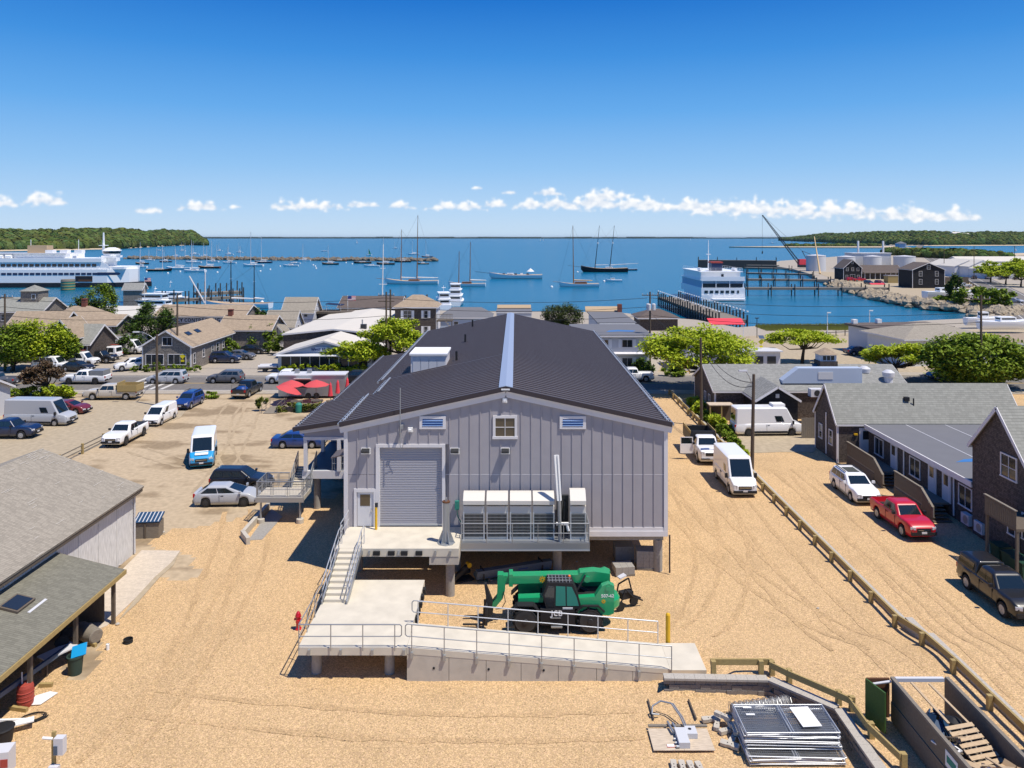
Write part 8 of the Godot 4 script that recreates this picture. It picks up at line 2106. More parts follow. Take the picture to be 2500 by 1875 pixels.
func build_harbour() -> void:
	build_ferry()
	build_tour_boat()
	# moored sailing boats: place, heading, length, hull, mast height, boom
	var fleet := [[V(-219.57, -1.5, -479.52), 2, 15, "black", 16, 0.0], [V(-193.27, -1.5, -468.37), 175, 14, "white", 17, 5.0], [V(-218.09, -1.5, -503.5), 178, 17, "white", 13, 6.0], [V(-288.89, -1.5, -601.19), 170, 12, "black", 17, 4.0], [V(-258.36, -1.5, -537.07), 175, 9, "white", 10, 3.0],
		[V(-205.94, -1.5, -523.12), 178, 15, "red", 15, 5.0], [V(-227.98, -1.5, -619.69), 172, 11, "white", 13, 4.0], [V(-260.69, -1.5, -629.38), 178, 13, "white", 19, 5.0], [V(-292.35, -1.5, -649.68), 180, 10, "navy", 11, 3.0], [V(-188.74, -1.5, -559.44), 176, 15, "white", 25, 5.0], [V(-253.26, -1.5, -719.29), 180, 12, "black", 13, 4.0],
		[V(-343.13, -1.5, -745.93), 175, 9, "white", 11, 3.0], [V(-326.41, -1.5, -694.48), 175, 8, "white", 10, 3.0], [V(-204.05, -1.5, -629.38), 176, 14, "navy", 22, 5.0], [V(-161.65, -1.5, -559.44), 177, 11, "white", 0, 0.0], [V(-173.13, -1.5, -610.3), 177, 9, "white", 0, 0.0], [V(-185.41, -1.5, -682.71), 178, 11, "white", 15, 4.0],
		[V(-141.23, -1.5, -592.35), 178, 13, "black", 15, 5.0], [V(-151.93, -1.5, -671.33), 178, 12, "red", 0, 0.0], [V(-121.98, -1.5, -619.69), 180, 14, "black", 0, 0.0], [V(-102.22, -1.5, -551.78), 175, 11, "white", 0, 0.0], [V(-99.14, -1.5, -592.35), 178, 14, "black", 22, 5.0], [V(-94.37, -1.5, -649.68), 178, 14, "black", 14, 5.0], [V(-71.51, -1.5, -601.19), 178, 9, "tan", 0, 0.0],
		[V(-214.92, -1.5, -1388.97), 178, 10, "white", 13, 4.0], [V(-119.97, -1.5, -915.45), 178, 14, "white", 19, 5.0], [V(-91.58, -1.5, -805.6), 178, 12, "navy", 17, 4.0], [V(-275.01, -1.5, -1118.89), 178, 10, "white", 0, 0.0], [V(-358.67, -1.5, -822.04), 178, 9, "white", 12, 3.0], [V(-493.05, -1.5, -1150.86), 178, 10, "white", 13, 3.0], [V(-377.75, -1.5, -915.45), 178, 11, "white", 16, 4.0], [V(-252.69, -1.5, -649.68), 178, 10, "white", 18, 3.0],
		[V(-285.41, -1.5, -745.93), 178, 9, "white", 14, 3.0], [V(-541.85, -1.5, -1184.71), 178, 9, "white", 0, 0.0], [V(-437.93, -1.5, -1150.86), 178, 9, "white", 12, 3.0], [V(-366.38, -1.5, -1032.82), 178, 9, "white", 14, 3.0], [V(-327.78, -1.5, -774.62), 178, 12, "red", 15, 4.0], [V(-321.82, -1.5, -805.6), 176, 11, "white", 15, 4.0], [V(-336.79, -1.5, -915.45), 178, 10, "white", 12, 3.0], [V(781.91, -1.5, -2369.41), 178, 18, "white", 30, 5.0]]
	for q in fleet:
		var m: Material = M.varnish if q[3] == "tan" else M["hull_" + q[3]]
		var cname: String = {"tan": "varnished", "red": "dark red", "navy": "navy"}.get(q[3], q[3])
		var o := {"cabin": [0.0, 0.3, 0.7], "deck": "deck_tan" if q[3] in ["black", "red"] else "hull_white"}
		if q[4] > 0: o.masts = [[0.12, q[4], 0.0, q[5]]]
		else: o.cat = "motorboat"
		boat("moored_sailboat" if q[4] > 0 else "moored_motorboat", "%s-hulled %s on a mooring off the stone breakwater" % [cname, "sailboat with one bare mast" if q[4] > 0 else "boat without a mast"], q[0], q[1] + rng.randf_range(-8, 8), q[2], m, o, "%s %s on moorings" % [cname, "sailboats" if q[4] > 0 else "motorboats"])
	var sc := boat("white_schooner", "white two-masted schooner with furled white sails and varnished masts", V(-46.82, -1.5, -350.26), 180, 24, M.hull_white, {"deck": "deck_tan", "cabin": [-0.05, 0.2, 0.7], "cabin_mat": "varnish", "mast_mat": "varnish", "masts": [[0.2, 24.5, -0.3, 6.5], [-0.1, 31.0, -0.4, 9.5]], "sprit": 4.0, "free": 1.4})
	boat("white_ketch", "white two-masted yacht lying beyond the motor yachts", V(-20.85, -1.5, -332.89), 178, 16, M.hull_white, {"deck": "deck_tan", "cabin": [0, 0.25, 0.7], "cabin_mat": "varnish", "mast_mat": "varnish", "masts": [[0.22, 15, -0.2, 0.0], [-0.08, 19, -0.2, 7.0]]})
	var wh := boat("white_hulk", "long white mastless schooner hull with small white tent on deck", V(0, -1.5, -394.9), 178, 27, M.hull_white, {"deck": "deck_tan", "cabin": [0.1, 0.12, 0.8], "free": 1.9, "sprit": 7.0, "mast_mat": "hull_black", "cat": "schooner hull"})
	part(wh, "tent", MB.new().lathe([Vector2(2.0, 3.6), Vector2(0.1, 5.2)], 4, V(-7.5, 0, 0)), M.paper_white)
	for k in 6: part(wh, "deck_box", bx(V(-6 + k * 3.0, 2.3, 0), V(1.2, 0.8, 1.6)), M.hull_white if k % 2 else M.steel_blue)
	boat("white_sloop", "white sloop with tall varnished mast and tan furled sail", V(26.76, -1.5, -330.16), 179, 17, M.hull_white, {"deck": "deck_tan", "cabin": [-0.05, 0.3, 0.8], "cabin_mat": "varnish", "mast_mat": "varnish", "cover": "sail_tan", "masts": [[0.13, 26.0, 0.3, 8.0]], "sprit": 2.5, "free": 1.3})
	var bs := boat("black_schooner", "black topsail schooner with two raked dark masts at anchor", V(53.25, -1.5, -468.37), 180, 28, M.hull_black, {"deck": "deck_tan", "cabin": [-0.1, 0.15, 0.8], "mast_mat": "hull_black", "masts": [[0.2, 28, -2.8, 0.0], [-0.12, 28, -2.8, 0.0]], "sprit": 8.0, "free": 2.2, "sheer": 1.4, "cat": "schooner"})
	part(bs, "topmast_platform", bx(V(3.8, 17.5, 0), V(0.9, 0.9, 0.9)).box(V(-5.2, 17.5, 0), V(0.9, 0.9, 0.9)), M.paper_white)
	part(bs, "main_boom", MB.new().tube(V(-3.5, 4.2, 0), V(-20.5, 5.2, 0), 0.25, 0.15).tube(V(5.5, 4.2, 0), V(-2.5, 4.4, 0), 0.22, 0.15), M.plate)
	boat("white_runabout", "small white runabout moored near the white sloop", V(46.48, -1.5, -369.54), 178, 8, M.hull_white, {"cabin": [0.05, 0.25, 0.8], "cat": "motorboat"})
	boat("dark_tender", "small dark tender astern of the black schooner", V(72.13, -1.5, -491.22), 180, 9, M.hull_navy, {"cat": "rowing boat"})
	var gs := boat("green_dinghy", "small dinghy sailing with a bright green sail", V(-168.66, -1.5, -895.11), 160, 7, M.hull_white, {"masts": [[0.1, 8, 0, 0.0]]})
	part(gs, "sail", MB.new().prism(plan([0.5, 1.2, -2.6, 1.3, 0.6, 7.6]), V(0, 0, -0.03), Vector3.RIGHT, Vector3.UP, V(0, 0, 0.06)), M.paint_green)
	for q in [V(-514.1, -1.5, -2517.5), V(121.14, -1.5, -3836.19), V(157.82, -1.5, -4475.56), V(1131.55, -1.5, -5035)]:
		var fs := boat("far_sailboat", "tiny sailboat under white sail far out on the bay", q, 170, 9, M.hull_white, {}, "sailing boats far out")
		var k: float = absf(q.z) / 2000.0
		part(fs, "sail", MB.new().prism(plan([1.0, 1.2, -3.6, 1.3, 0.9, 13.0]), V(0, 0, -0.05), Vector3.RIGHT, Vector3.UP, V(0, 0, 0.1)), M.paper_white)
	# mooring buoys
	var g := RandomNumberGenerator.new()
	g.seed = 17
	for q in [V(15.05, -1.5, -324.84), V(41.63, -1.5, -366.18), V(-166.99, -1.5, -551.78), V(-132.36, -1.5, -516.41), V(-156.78, -1.5, -497.28), V(-199.99, -1.5, -447.56), V(-201.89, -1.5, -468.37), V(-175.38, -1.5, -457.73), V(-155.38, -1.5, -473.88), V(-81, -1.5, -248.64), V(-149.61, -1.5, -575.43), V(-137.14, -1.5, -629.38), V(36.8, -1.5, -462.99), V(-126.25, -1.5, -601.19), V(-142.01, -1.5, -551.78), V(-222.11, -1.5, -468.37), V(-196.23, -1.5, -491.22)]:
		part(thing("mooring_buoy", "round white mooring buoy floating in the harbour", "buoy", q, 0, "mooring buoys"), "ball", MB.new().lathe([Vector2(0.2, -0.4), Vector2(0.55, 0), Vector2(0.55, 0.4), Vector2(0.2, 0.8)], 10), M.paper_white)
	# yachts and dock on the west side
	yacht("white motor yacht with two decks moored beside the shingled pier hut", V(-106.24, -1.5, -225.03), 176, 18)
	yacht("smaller white motor yacht beyond the shingled pier hut", V(-115.32, -1.5, -256.56), 176, 14, {"tiers": 1})
	yacht("white motor yacht with flybridge lying stern-on by the white piles", V(-18.87, -1.5, -245.61), 92, 17, {"tiers": 3})
	yacht("white motor yacht with red boot stripe beside the flybridge yacht", V(-21.57, -1.5, -231.49), 100, 15, {"tiers": 2})
	boat("moored_ketch", "white sailing yacht with dark masts alongside the timber pier", V(-82.73, -1.5, -231.49), 178, 20, M.hull_white, {"deck": "deck_tan", "mast_mat": "hull_black", "masts": [[0.1, 14.0, 0, 7.0], [-0.25, 12.8, 0, 3.0]], "sprit": 3.0})
	single("boat_mast", "tall white bare mast standing on the slip behind the white roof", "mast", MB.new().tube(V(-32.6, 3.3, -190), V(-32.3, 17.9, -190), 0.16, 0.1, 8).tube(V(-33.4, 8.1, -190), V(-31.4, 8.1, -190), 0.06).tube(V(-33.1, 12, -190), V(-31.8, 12, -190), 0.05), M.paper_white)
	single("gaff_derrick", "pale derrick boom slanting up from the timber pier", "derrick", MB.new().tube(V(-85.99, 9.34, -205), V(-81.89, 2.22, -205), 0.18, 0.22, 8).tube(V(-81.78, 10.42, -205), V(-81.78, 1.79, -205), 0.16, 0.18, 8), M.plate)
	house("pier_hut", "small grey shingled hut standing on the pier beside the motor yacht", V(-110.03, -1.5, -225.03) + V(0, 1.5, 0), 8, 5.0, 4.5, 4.6, 6.2, M.shingle_grey, M.roof_grey, {"cat": "hut", "win": [["f", 1.9, 1.6, 0.8, 0.9]]})
	pier("timber_pier", "timber pier on tall green-black piles with a wider end", V(-104.66, -1.5, -231.49), V(-87.01, -1.5, -247.12), 2.6, 3.2, 0.6, 2.6)
	pier("outer_pier", "wide outer head of the timber pier crowded with piles", V(-103.48, -1.5, -251.75), V(-92.19, -1.5, -259.87), 5.0, 3.0, 1.2, 3.2)
	single("ferry_slip_roof", "long white canopy roof beside the ferry slip", "canopy", MB.new().slab(plan([-118, -196, -84, -196, -84, -168, -118, -168]), 1.9, 2.3), M.roof_white)
	for q in [-28.3, -27.6, -26.1, -25.4, -23.5, -22.8]:
		part(thing("mooring_pile", "white capped mooring pile behind the two-storey house", "pile", V(q, 0, -200), 0, "capped piles by the yachts"), "pile", MB.new().tube(V(0, -3, 0), V(0, 4.6 + 0.4 * sin(q * 3.0), 0), 0.2, 0.2, 8), M.pile_wood)
	# ferry dock east
	pier("capped_pier", "dark pier lined with thick piles capped in white", V(47.35, -1.5, -241.2), V(48.94, -1.5, -175.13), 6.0, 2.6, 0.6, 1.8, true)
	pier("long_finger_pier", "long low finger pier nearest the cove on paired piles", V(82.89, -1.5, -279.72), V(133.38, -1.5, -279.72), 3.0, 8.0, 1.1, 1.6)
	pier("finger_pier", "finger pier with railings behind the long low one", V(99.82, -1.5, -335.67), V(133.11, -1.5, -330.16), 4.0, 5.0, 1.2, 1.6)
	pier("finger_pier", "farther finger pier running to the crane wharf", V(117.43, -1.5, -394.9), V(145.2, -1.5, -380), 4.0, 6.0, 1.2, 1.6)
	pier("finger_pier", "dark finger pier below the crane", V(136.7, -1.5, -462.99), V(158.06, -1.5, -447.56), 5.0, 8.0, 1.2, 1.8)
	pier("tall_bulkhead", "dark timber bulkhead pier before the far sand spit", V(127.77, -1.5, -544.32), V(177.41, -1.5, -530), 5.0, 12.0, 3.2, 2.2)
	var bw := thing("timber_bulkhead", "long dark timber bulkhead wall on the outer wharf", "bulkhead", Vector3.ZERO)
	part(bw, "wall", MB.new().beam(V(126.07, -1.5, -537.07) + V(0, 2.0, 0), V(175.11, -1.5, -523.12) + V(0, 2.0, 0), 1.0, 6.0), M.pile_wood)
	part(bw, "walkway", MB.new().beam(V(152.48, -1.5, -516.41) + V(0, 2.4, 2), V(172.02, -1.5, -509.87) + V(0, 2.4, 2), 4.0, 0.5), M.wood_grey)
	build_wharf()

func build_ferry() -> void:
	var t := thing("car_ferry", "large white car ferry with black hull lying at the slip", "ferry", V(-157.0, WATER, -334), 2)
	# x: bow at 0, stern to -x
	part(t, "hull", MB.new().prism(plan([-82, 8.5, -14, 8.5, -3, 3.5, 0.8, 0, -3, -3.5, -14, -8.5, -82, -8.5]), V(0, -1, 0), Vector3.RIGHT, V(0, 0, -1), V(0, 3.0, 0)), M.hull_black)
	part(t, "car_deck", MB.new().prism(plan([-82, 8.4, -14, 8.4, -6.5, 5, -5, 0, -6.5, -5, -14, -8.4, -82, -8.4]), V(0, 2.0, 0), Vector3.RIGHT, V(0, 0, -1), V(0, 5.6, 0)), M.hull_white)
	part(t, "saloon_deck", MB.new().block(V(-82, 7.6, -8.0), V(-17.5, 10.6, 8.0)).block(V(-17.5, 7.6, -7.5), V(-7.5, 8.6, 7.5)), M.hull_white)
	part(t, "sloped_bulwark", MB.new().prism(plan([-17.5, 7.6, -17.5, 12.8, -15.8, 10.5, -13.2, 8.6, -13.0, 7.6]), V(0, 0, 7.7), Vector3.RIGHT, Vector3.UP, V(0, 0, 0.2)), M.hull_white)
	part(t, "upper_deck", MB.new().block(V(-82, 10.6, -8.4), V(-16.5, 12.2, 8.4)).block(V(-82, 12.2, -6), V(-30.5, 14.0, 6)), M.hull_white)
	part(t, "boat_deck", MB.new().block(V(-82, 14.0, -7), V(-32, 14.3, 7)), M.plate)
	for k in 27:
		part(t, "window", bx(V(-19.5 - k * 2.33, 9.3, 8.03), V(1.75, 1.15, 0.1)), M.window_glass)
		part(t, "lower_window", bx(V(-19.0 - k * 2.33, 5.7, 8.43), V(1.9, 0.95, 0.1)), M.hull_navy)
	part(t, "stripe", MB.new().prism(plan([-18, 5.1, -9.2, 5.2, -8.4, 5.75, -9.2, 6.3, -18, 6.3]), V(0, 0, 8.41), Vector3.RIGHT, Vector3.UP, V(0, 0, 0.06)), M.hull_navy)
	part(t, "side_port", bx(V(-23.5, 3.6, 8.42), V(7.0, 2.4, 0.1)), M.ink_black)
	part(t, "port_load", bx(V(-23.0, 2.9, 8.5), V(5.5, 0.8, 0.1)), M.rust)
	part(t, "pilot_house", MB.new().block(V(-18.5, 12.3, -4.2), V(-13.5, 13.2, 4.2)).lathe([Vector2(3.2, 13.2), Vector2(3.6, 15.2), Vector2(4.0, 15.3), Vector2(1.5, 16.6)], 10, V(-16, 0, 0)), M.hull_white)
	part(t, "pilot_windows", MB.new().lathe([Vector2(3.42, 14.0), Vector2(3.62, 15.0)], 10, V(-16, 0, 0)), M.window_glass)
	part(t, "mast", MB.new().tube(V(-19.5, 14, 0), V(-19.5, 23, 0), 0.6, 0.3, 8).box(V(-19.5, 17.5, 0), V(2.2, 0.25, 4)), M.hull_white)
	part(t, "tan_house", bx(V(-46, 15.8, 0), V(8.0, 3.4, 5)), M.deck_tan)
	for x in [-55, -58.5, -63]: part(t, "raft_canister", MB.new().tube(V(x - 1.2, 12.9, 7), V(x + 1.2, 12.9, 7), 0.8, 0.8, 10), M.hull_white)
	for x in [-40, -34, -28]: part(t, "deck_locker", bx(V(x, 14.9, 3), V(3.0, 1.4, 3)), M.hull_white)
	for x in [-50, -30]: part(t, "antenna", MB.new().tube(V(x, 14, 0), V(x, 20, 0), 0.12), M.hull_white)
	var dl := thing("timber_dolphin", "round timber dolphin bound in green before the white ferry", "dolphin", V(-176.88, -1.5, -307.48))
	part(dl, "cluster", MB.new().tube(V(0, -3, 0), V(0, 3.6, 0), 2.5, 2.5, 14), M.teal_can)
	for y in [0.4, 1.5, 2.6]: part(dl, "band", MB.new().tube(V(0, y, 0), V(0, y + 0.4, 0), 2.6, 2.6, 14), M.timber)
	part(dl, "cap", MB.new().tube(V(0, 3.6, 0), V(0, 4.4, 0), 2.6, 2.4, 14), M.wood_grey)

func build_tour_boat() -> void:
	var p := V(68.46, -1.5, -256.56)
	var t := thing("tour_boat", "white three-deck tour ferry moored stern-on at the pier", "ferry", p)
	# stern towards +z
	part(t, "hull", MB.new().prism(plan([-7.2, 0, 7.2, 0, 7.3, -26, 4, -36, 0, -40, -4, -36, -7.3, -26]), V(0, -1, 0), Vector3.RIGHT, Vector3.BACK, V(0, 3.0, 0)), M.hull_white)
	part(t, "main_deck", MB.new().block(V(-7.2, 2.0, -32), V(7.2, 4.3, -0.2)), M.hull_white)
	for k in 7: part(t, "window", bx(V(-5.6 + k * 1.75, 3.0, -0.15), V(1.1 if k < 6 else 0.6, 0.9, 0.14)), M.window_glass)
	part(t, "swim_platform", MB.new().block(V(-3.8, 0.3, -0.3), V(7.0, 0.8, 1.2)).block(V(-3.8, 1.1, 1.0), V(7.0, 1.25, 1.2)), M.hull_white)
	part(t, "second_deck", MB.new().block(V(-6.9, 4.3, -31), V(6.9, 6.6, -1.2)), M.siding_blue)
	for k in 4: part(t, "deck_post", bx(V(-6.8 + k * 4.53, 5.5, -0.6), V(0.2, 2.3, 0.2)), M.hull_white)
	part(t, "deck_glass", bx(V(0, 5.1, -0.9), V(13.2, 1.2, 0.1)), M.window_glass)
	part(t, "third_deck", MB.new().block(V(-7.2, 6.6, -31), V(7.2, 6.9, -0.3)).block(V(-6.6, 6.9, -30), V(6.6, 9.4, -3.5)).block(V(-7.2, 6.9, -0.5), V(7.2, 8.0, -0.3)), M.hull_white)
	part(t, "door", bx(V(0.6, 7.8, -3.4), V(0.8, 1.8, 0.1)), M.dark_metal)
	part(t, "top_deck", MB.new().block(V(-7.2, 9.4, -30), V(7.2, 9.65, -2.5)), M.hull_white)
	rail(t, [V(-7.1, 9.65, -28), V(-7.1, 9.65, -2.6), V(7.1, 9.65, -2.6), V(7.1, 9.65, -28)], 1.1, 8, false, M.hull_white)
	part(t, "funnel", bx(V(-0.3, 11.0, -9), V(3.6, 2.6, 4)), M.hull_navy)
	part(t, "funnel_top", bx(V(-0.3, 12.5, -9), V(4.0, 0.5, 4.4)), M.barrel_red)
	part(t, "mast", MB.new().tube(V(0, 9.6, -20), V(0, 20, -20), 0.22, 0.12, 8).box(V(0, 15, -20), V(1.6, 0.2, 0.2)), M.hull_white)
	for x in [-5.8, 5.8]: part(t, "raft_canister", MB.new().tube(V(x, 10.2, -10), V(x, 10.2, -6), 0.5, 0.5, 10), M.hull_white)

func rocks(called: String, label: String, line: Array, width: float, size: float, n: int, m: Material, up: float) -> void:
	# boulders along a bank; shared shapes
	var shapes := []
	var g := RandomNumberGenerator.new()
	g.seed = n
	for k in 6:
		var mb := MB.new()
		var rows := []
		for i in 4:
			var row := PackedVector3Array()
			for j in 7:
				var a := TAU * j / 7.0
				var rr: float = [0.45, 0.62, 0.5, 0.18][i] * g.randf_range(0.75, 1.2)
				row.append(V(cos(a) * rr, -0.35 + 0.27 * i * g.randf_range(0.85, 1.15), sin(a) * rr))
			rows.append(row)
		for i in 3:
			for j in 7: mb.quad(rows[i][j], rows[i + 1][j], rows[i + 1][(j + 1) % 7], rows[i][(j + 1) % 7])
		mb.ring_cap(rows[3], false)
		shapes.append(mb.mesh())
	var t := thing(called, label, "rock bank", Vector3.ZERO)
	var total := 0.0
	for i in line.size() - 1: total += line[i].distance_to(line[i + 1])
	for k in n:
		var d := total * (k + g.randf()) / n
		var i := 0
		while i < line.size() - 2 and d > line[i].distance_to(line[i + 1]):
			d -= line[i].distance_to(line[i + 1])
			i += 1
		var dir: Vector3 = (line[i + 1] - line[i]).normalized()
		var s := g.randf()
		var p: Vector3 = line[i] + dir * d + dir.cross(Vector3.UP) * (s - 0.5) * width
		p.y = WATER + up * (1.0 - absf(s - 0.5) * 1.6)
		var o := MeshInstance3D.new()
		o.name = "boulder"
		o.mesh = shapes[k % 6]
		o.material_override = m
		var q := size * g.randf_range(0.7, 1.4)
		o.transform = Transform3D(Basis.from_euler(V(g.randf_range(-0.4, 0.4), g.randf() * TAU, 0)).scaled(V(q, q * 0.8, q)), p)
		t.add_child(o, true)

func build_wharf() -> void:
	rocks("rock_bank", "bank of pale riprap boulders curving round the cove", [V(139.14, -1.5, -338.49), V(130.5, -1.5, -298.37), V(124.03, -1.5, -261.56), V(120.91, -1.5, -234.19), V(124.07, -1.5, -220.11), V(130.05, -1.5, -216.56), V(127.74, -1.5, -204.47)], 9.0, 2.6, 290, M.rock, 1.9)
	rocks("rock_heap", "heap of pale boulders below the shore road", [V(120.65, -1.5, -197.45), V(137.03, -1.5, -209.79)], 12.0, 2.0, 90, M.rock, 2.2)
	rocks("stone_breakwater", "long low stone breakwater across the harbour mouth", [V(-372.57, -1.5, -745.93), V(-279.76, -1.5, -719.29), V(-182.39, -1.5, -694.48), V(-100.25, -1.5, -682.71), V(-68.9, -1.5, -671.33)], 7.0, 4.0, 290, M.rock_dark, 1.5)
	# crane on the wharf
	var c := thing("crawler_crane", "red crawler crane with long dark lattice jib on the wharf", "crane", V(177.65, 1, -480.14))
	part(c, "cab", bx(V(0, 3.2, 0), V(6.5, 3.4, 4)), M.red_roof)
	part(c, "tracks", bx(V(0, 0.6, 0), V(6.0, 1.6, 5)), M.dark_metal)
	var jib := MB.new()
	var a := V(-3, 2.5, 0)
	var b := V(-25.5, 32.0, 0)
	for e in [V(0.7, 0.5, 0.7), V(-0.5, -0.4, 0.7), V(0.7, 0.5, -0.7), V(-0.5, -0.4, -0.7)]: jib.tube(a + e, b + e * 0.3, 0.16, 0.12, 4)
	for k in 26:
		var u := k / 26.0
		var v := (k + 1) / 26.0
		jib.tube(a.lerp(b, u) + V(0.7, 0.5, 0.7) * (1 - 0.7 * u), a.lerp(b, v) + V(-0.5, -0.4, 0.7) * (1 - 0.7 * v), 0.08, 0.08, 4, false)
	part(c, "lattice_jib", jib, M.dark_metal)
	part(c, "gantry", MB.new().tube(V(2, 4.5, 0), V(-1, 10, 0), 0.2).tube(V(-1, 10, 0), V(4, 8, 0), 0.15).tube(V(4, 8, 0), V(3, 4, 0), 0.15).tube(V(-1, 10, 0), b, 0.07, 0.07, 3), M.dark_metal)
	part(c, "hoist_rope", MB.new().tube(b, V(-25.5, 9, 0), 0.08, 0.08, 3).box(V(-25.5, 9, 0), V(0.6, 1.4, 0.6)), M.wire)
	single("orange_boom", "slim orange lifting boom standing up from the crowded wharf", "boom", MB.new().tube(V(154.38, 1, -394.78), V(161.15, 19.7, -420), 0.5, 0.22, 6), M.sail_tan)
	for q in [[V(173.98, 0, -450.96), 5.4, 8.6, "pale fuel tank with rim rail beside the crane"], [V(203.82, 0, -479.87), 5.2, 7.2, "pale fuel tank behind the black gabled house"], [V(219.98, 0, -479.87), 5.2, 7.4, "pale fuel tank behind the veranda roof"], [V(239.68, 0, -479.87), 6.2, 7.4, "wide pale fuel tank near the shore road"]]:
		var tk := thing("fuel_tank", q[3], "tank", q[0])
		part(tk, "shell", MB.new().tube(V(0, -0.2, 0), V(0, q[2], 0), q[1], q[1], 28), M.siding_pale)
		part(tk, "roof", MB.new().lathe([Vector2(q[1] + 0.1, q[2]), Vector2(q[1] + 0.1, q[2] + 0.3), Vector2(0.4, q[2] + 0.9)], 28), M.plate)
	house("power_station", "plain pale generating hall with two slim white stacks", V(222.66, 0, -492.5), 0, 24, 12, 9.5, 9.6, M.siding_pale, M.plate, {"flat": 1, "cat": "power station"})
	for q in [V(222.56, 0, -505.81), V(238.8, 0, -505.81)]: single("white_stack", "slim white exhaust stack behind the generating hall", "chimney", MB.new().tube(q, q + V(0, 17, 0), 0.7, 0.6, 10), M.paper_white, "stacks of the generating hall")
	var blk := {"trim": M.white_trim, "over": 0.3, "corners": 1, "cat": "house"}
	house("black_house", "black clapboard gabled house with white windows beside the wharf veranda", V(152.16, 0, -356.48), 90, 10, 8.2, 5.6, 9.2, M.black_boards, M.roof_brown, {"corners": 1, "win": [["l", -2.4, 5.0, 1.1, 1.5], ["l", 0, 5.0, 1.1, 1.5], ["l", 2.4, 5.0, 1.1, 1.5], ["l", 0, 8.0, 0.9, 1.1], ["l", -2.6, 1.6, 1.1, 1.6], ["l", 2.6, 1.6, 1.1, 1.6], ["l", 0, 1.6, 2.2, 2.2, 2, 1]]})
	house("black_house", "larger black clapboard gable house standing alone by the rock bank", V(158.56, 0, -304.31), 90, 11, 12.4, 7.0, 9.6, M.black_boards, M.roof_brown, {"corners": 1, "win": [["l", -3.1, 5.5, 1.3, 2.0], ["l", 3.1, 5.5, 1.3, 2.0], ["l", -3.1, 2.4, 1.3, 2.0], ["l", 3.1, 2.4, 1.3, 2.0], ["l", 0, 8.0, 1.3, 1.6]]})
	var vr := house("veranda_house", "long low house with brown roof and open white-posted veranda", V(170.73, 0, -366.96), 0, 18, 8, 3.2, 6.2, M.shingle_dark, M.roof_brown, {"over": 0.6})
	for k in 8: part(vr, "veranda_post", bx(V(-8.4 + k * 2.4, 1.5, 5.2), V(0.22, 3.0, 0.22)), M.white_trim)
	part(vr, "veranda_roof", MB.new().beam(V(0, 3.5, 4.0), V(0, 2.9, 5.8), 18, 0.15), M.roof_brown)
	house("ochre_shed", "small ochre shed between the veranda house and the black house", V(161.29, 0, -334.2), 0, 4.6, 4, 3.2, 3.4, M.timber, M.roof_brown, {"flat": 1, "over": 0.1, "cat": "shed"})
	single("red_awning", "small red awning on the wharf edge", "awning", MB.new().beam(V(140.28, 0, -301.85) + V(0, 1.6, -1), V(140.28, 0, -301.85) + V(0, 1.2, 1), 5.5, 0.1), M.red_roof)
	var n := 0
	for q in [[V(216.08, 0, -389.9), 14, 5.0, 8.0], [V(218.31, 0, -381.94), 14, 5.2, 8.4], [V(217.47, 0, -366.96), 12, 4.4, 7.0]]:
		house("white_shed", "white gabled industrial shed in the row beyond the shore road", q[0] + V(8, 0, -8), 90, 26, q[1], q[2], q[3], M.white_wall, M.roof_white, {"cat": "shed", "over": 0.2, "group": "white sheds beyond the road", "win": [["l", 3.0, 1.9, 2.0, 3.6]]})
	house("white_shed", "long white-roofed shed behind the row of sheds", V(281.33, 0, -456.46), 0, 50, 16, 5.5, 8.0, M.white_wall, M.roof_white, {"cat": "shed"})
	single("dark_wall", "dark timber wall beside the black gable house", "wall", bx(V(182.48, 0, -328.33) + V(0, 1.3, 0), V(17, 2.8, 0.4)), M.wood_old)
	# shore road to the bridge
	var rd := [Vector2(123.81, -180.82), Vector2(171.55, -273.21), Vector2(214.24, -359.9), Vector2(270.94, -486.1), Vector2(414.11, -779.79), Vector2(690.2, -1336.79), Vector2(1086.78, -2079.44)]
	var road := MB.new()
	for k in rd.size() - 1:
		var d: Vector2 = (rd[k + 1] - rd[k]).normalized().orthogonal() * 5.6
		road.slab(PackedVector2Array([rd[k] - d, rd[k] + d, rd[k + 1] + d, rd[k + 1] - d]), -0.2, 0.03 + 0.004 * (k % 2))
	setting("shore_road", road, M.asphalt)
	var rl := MB.new()
	for k in rd.size() - 2:
		var d: Vector2 = (rd[k + 1] - rd[k]).normalized().orthogonal()
		for s in [-4.6, 0.0, 4.6]: rl.slab(PackedVector2Array([rd[k] + d * (s - 0.12), rd[k] + d * (s + 0.12), rd[k + 1] + d * (s + 0.12), rd[k + 1] + d * (s - 0.12)]), 0.0, 0.046)
	setting("shore_road_lines", rl, M.line_white)
	setting("wharf_paving", MB.new().slab(plan([143.65, -347.24, 130.49, -272.16, 125.62, -231.49, 137.06, -228.23, 163.84, -263.59, 204.48, -346.57, 216.07, -398.19, 192.65, -435.23, 167.45, -435.23]), -0.2, -0.05), M.old_asphalt)
	var gf := thing("road_guard_rail", "dark post-and-rail guard along the shore road", "guard rail", Vector3.ZERO)
	for k in 14:
		var p := V(197.18, 0, -340.27).lerp(V(132.4, 0, -209.11), k / 13.0)
		part(gf, "post", bx(p + V(0, 0.5, 0), V(0.3, 1.1, 0.3)), M.wood_old)
		if k < 13: part(gf, "rail", MB.new().beam(p + V(0, 0.8, 0), V(197.18, 0, -340.27).lerp(V(132.4, 0, -209.11), (k + 1) / 13.0) + V(0, 0.8, 0), 0.12, 0.3), M.wood_old)
	var br := thing("drawbridge_house", "blue-grey drawbridge tower at the mouth of the lagoon", "bridge tower", V(616.22, 2, -1245.56))
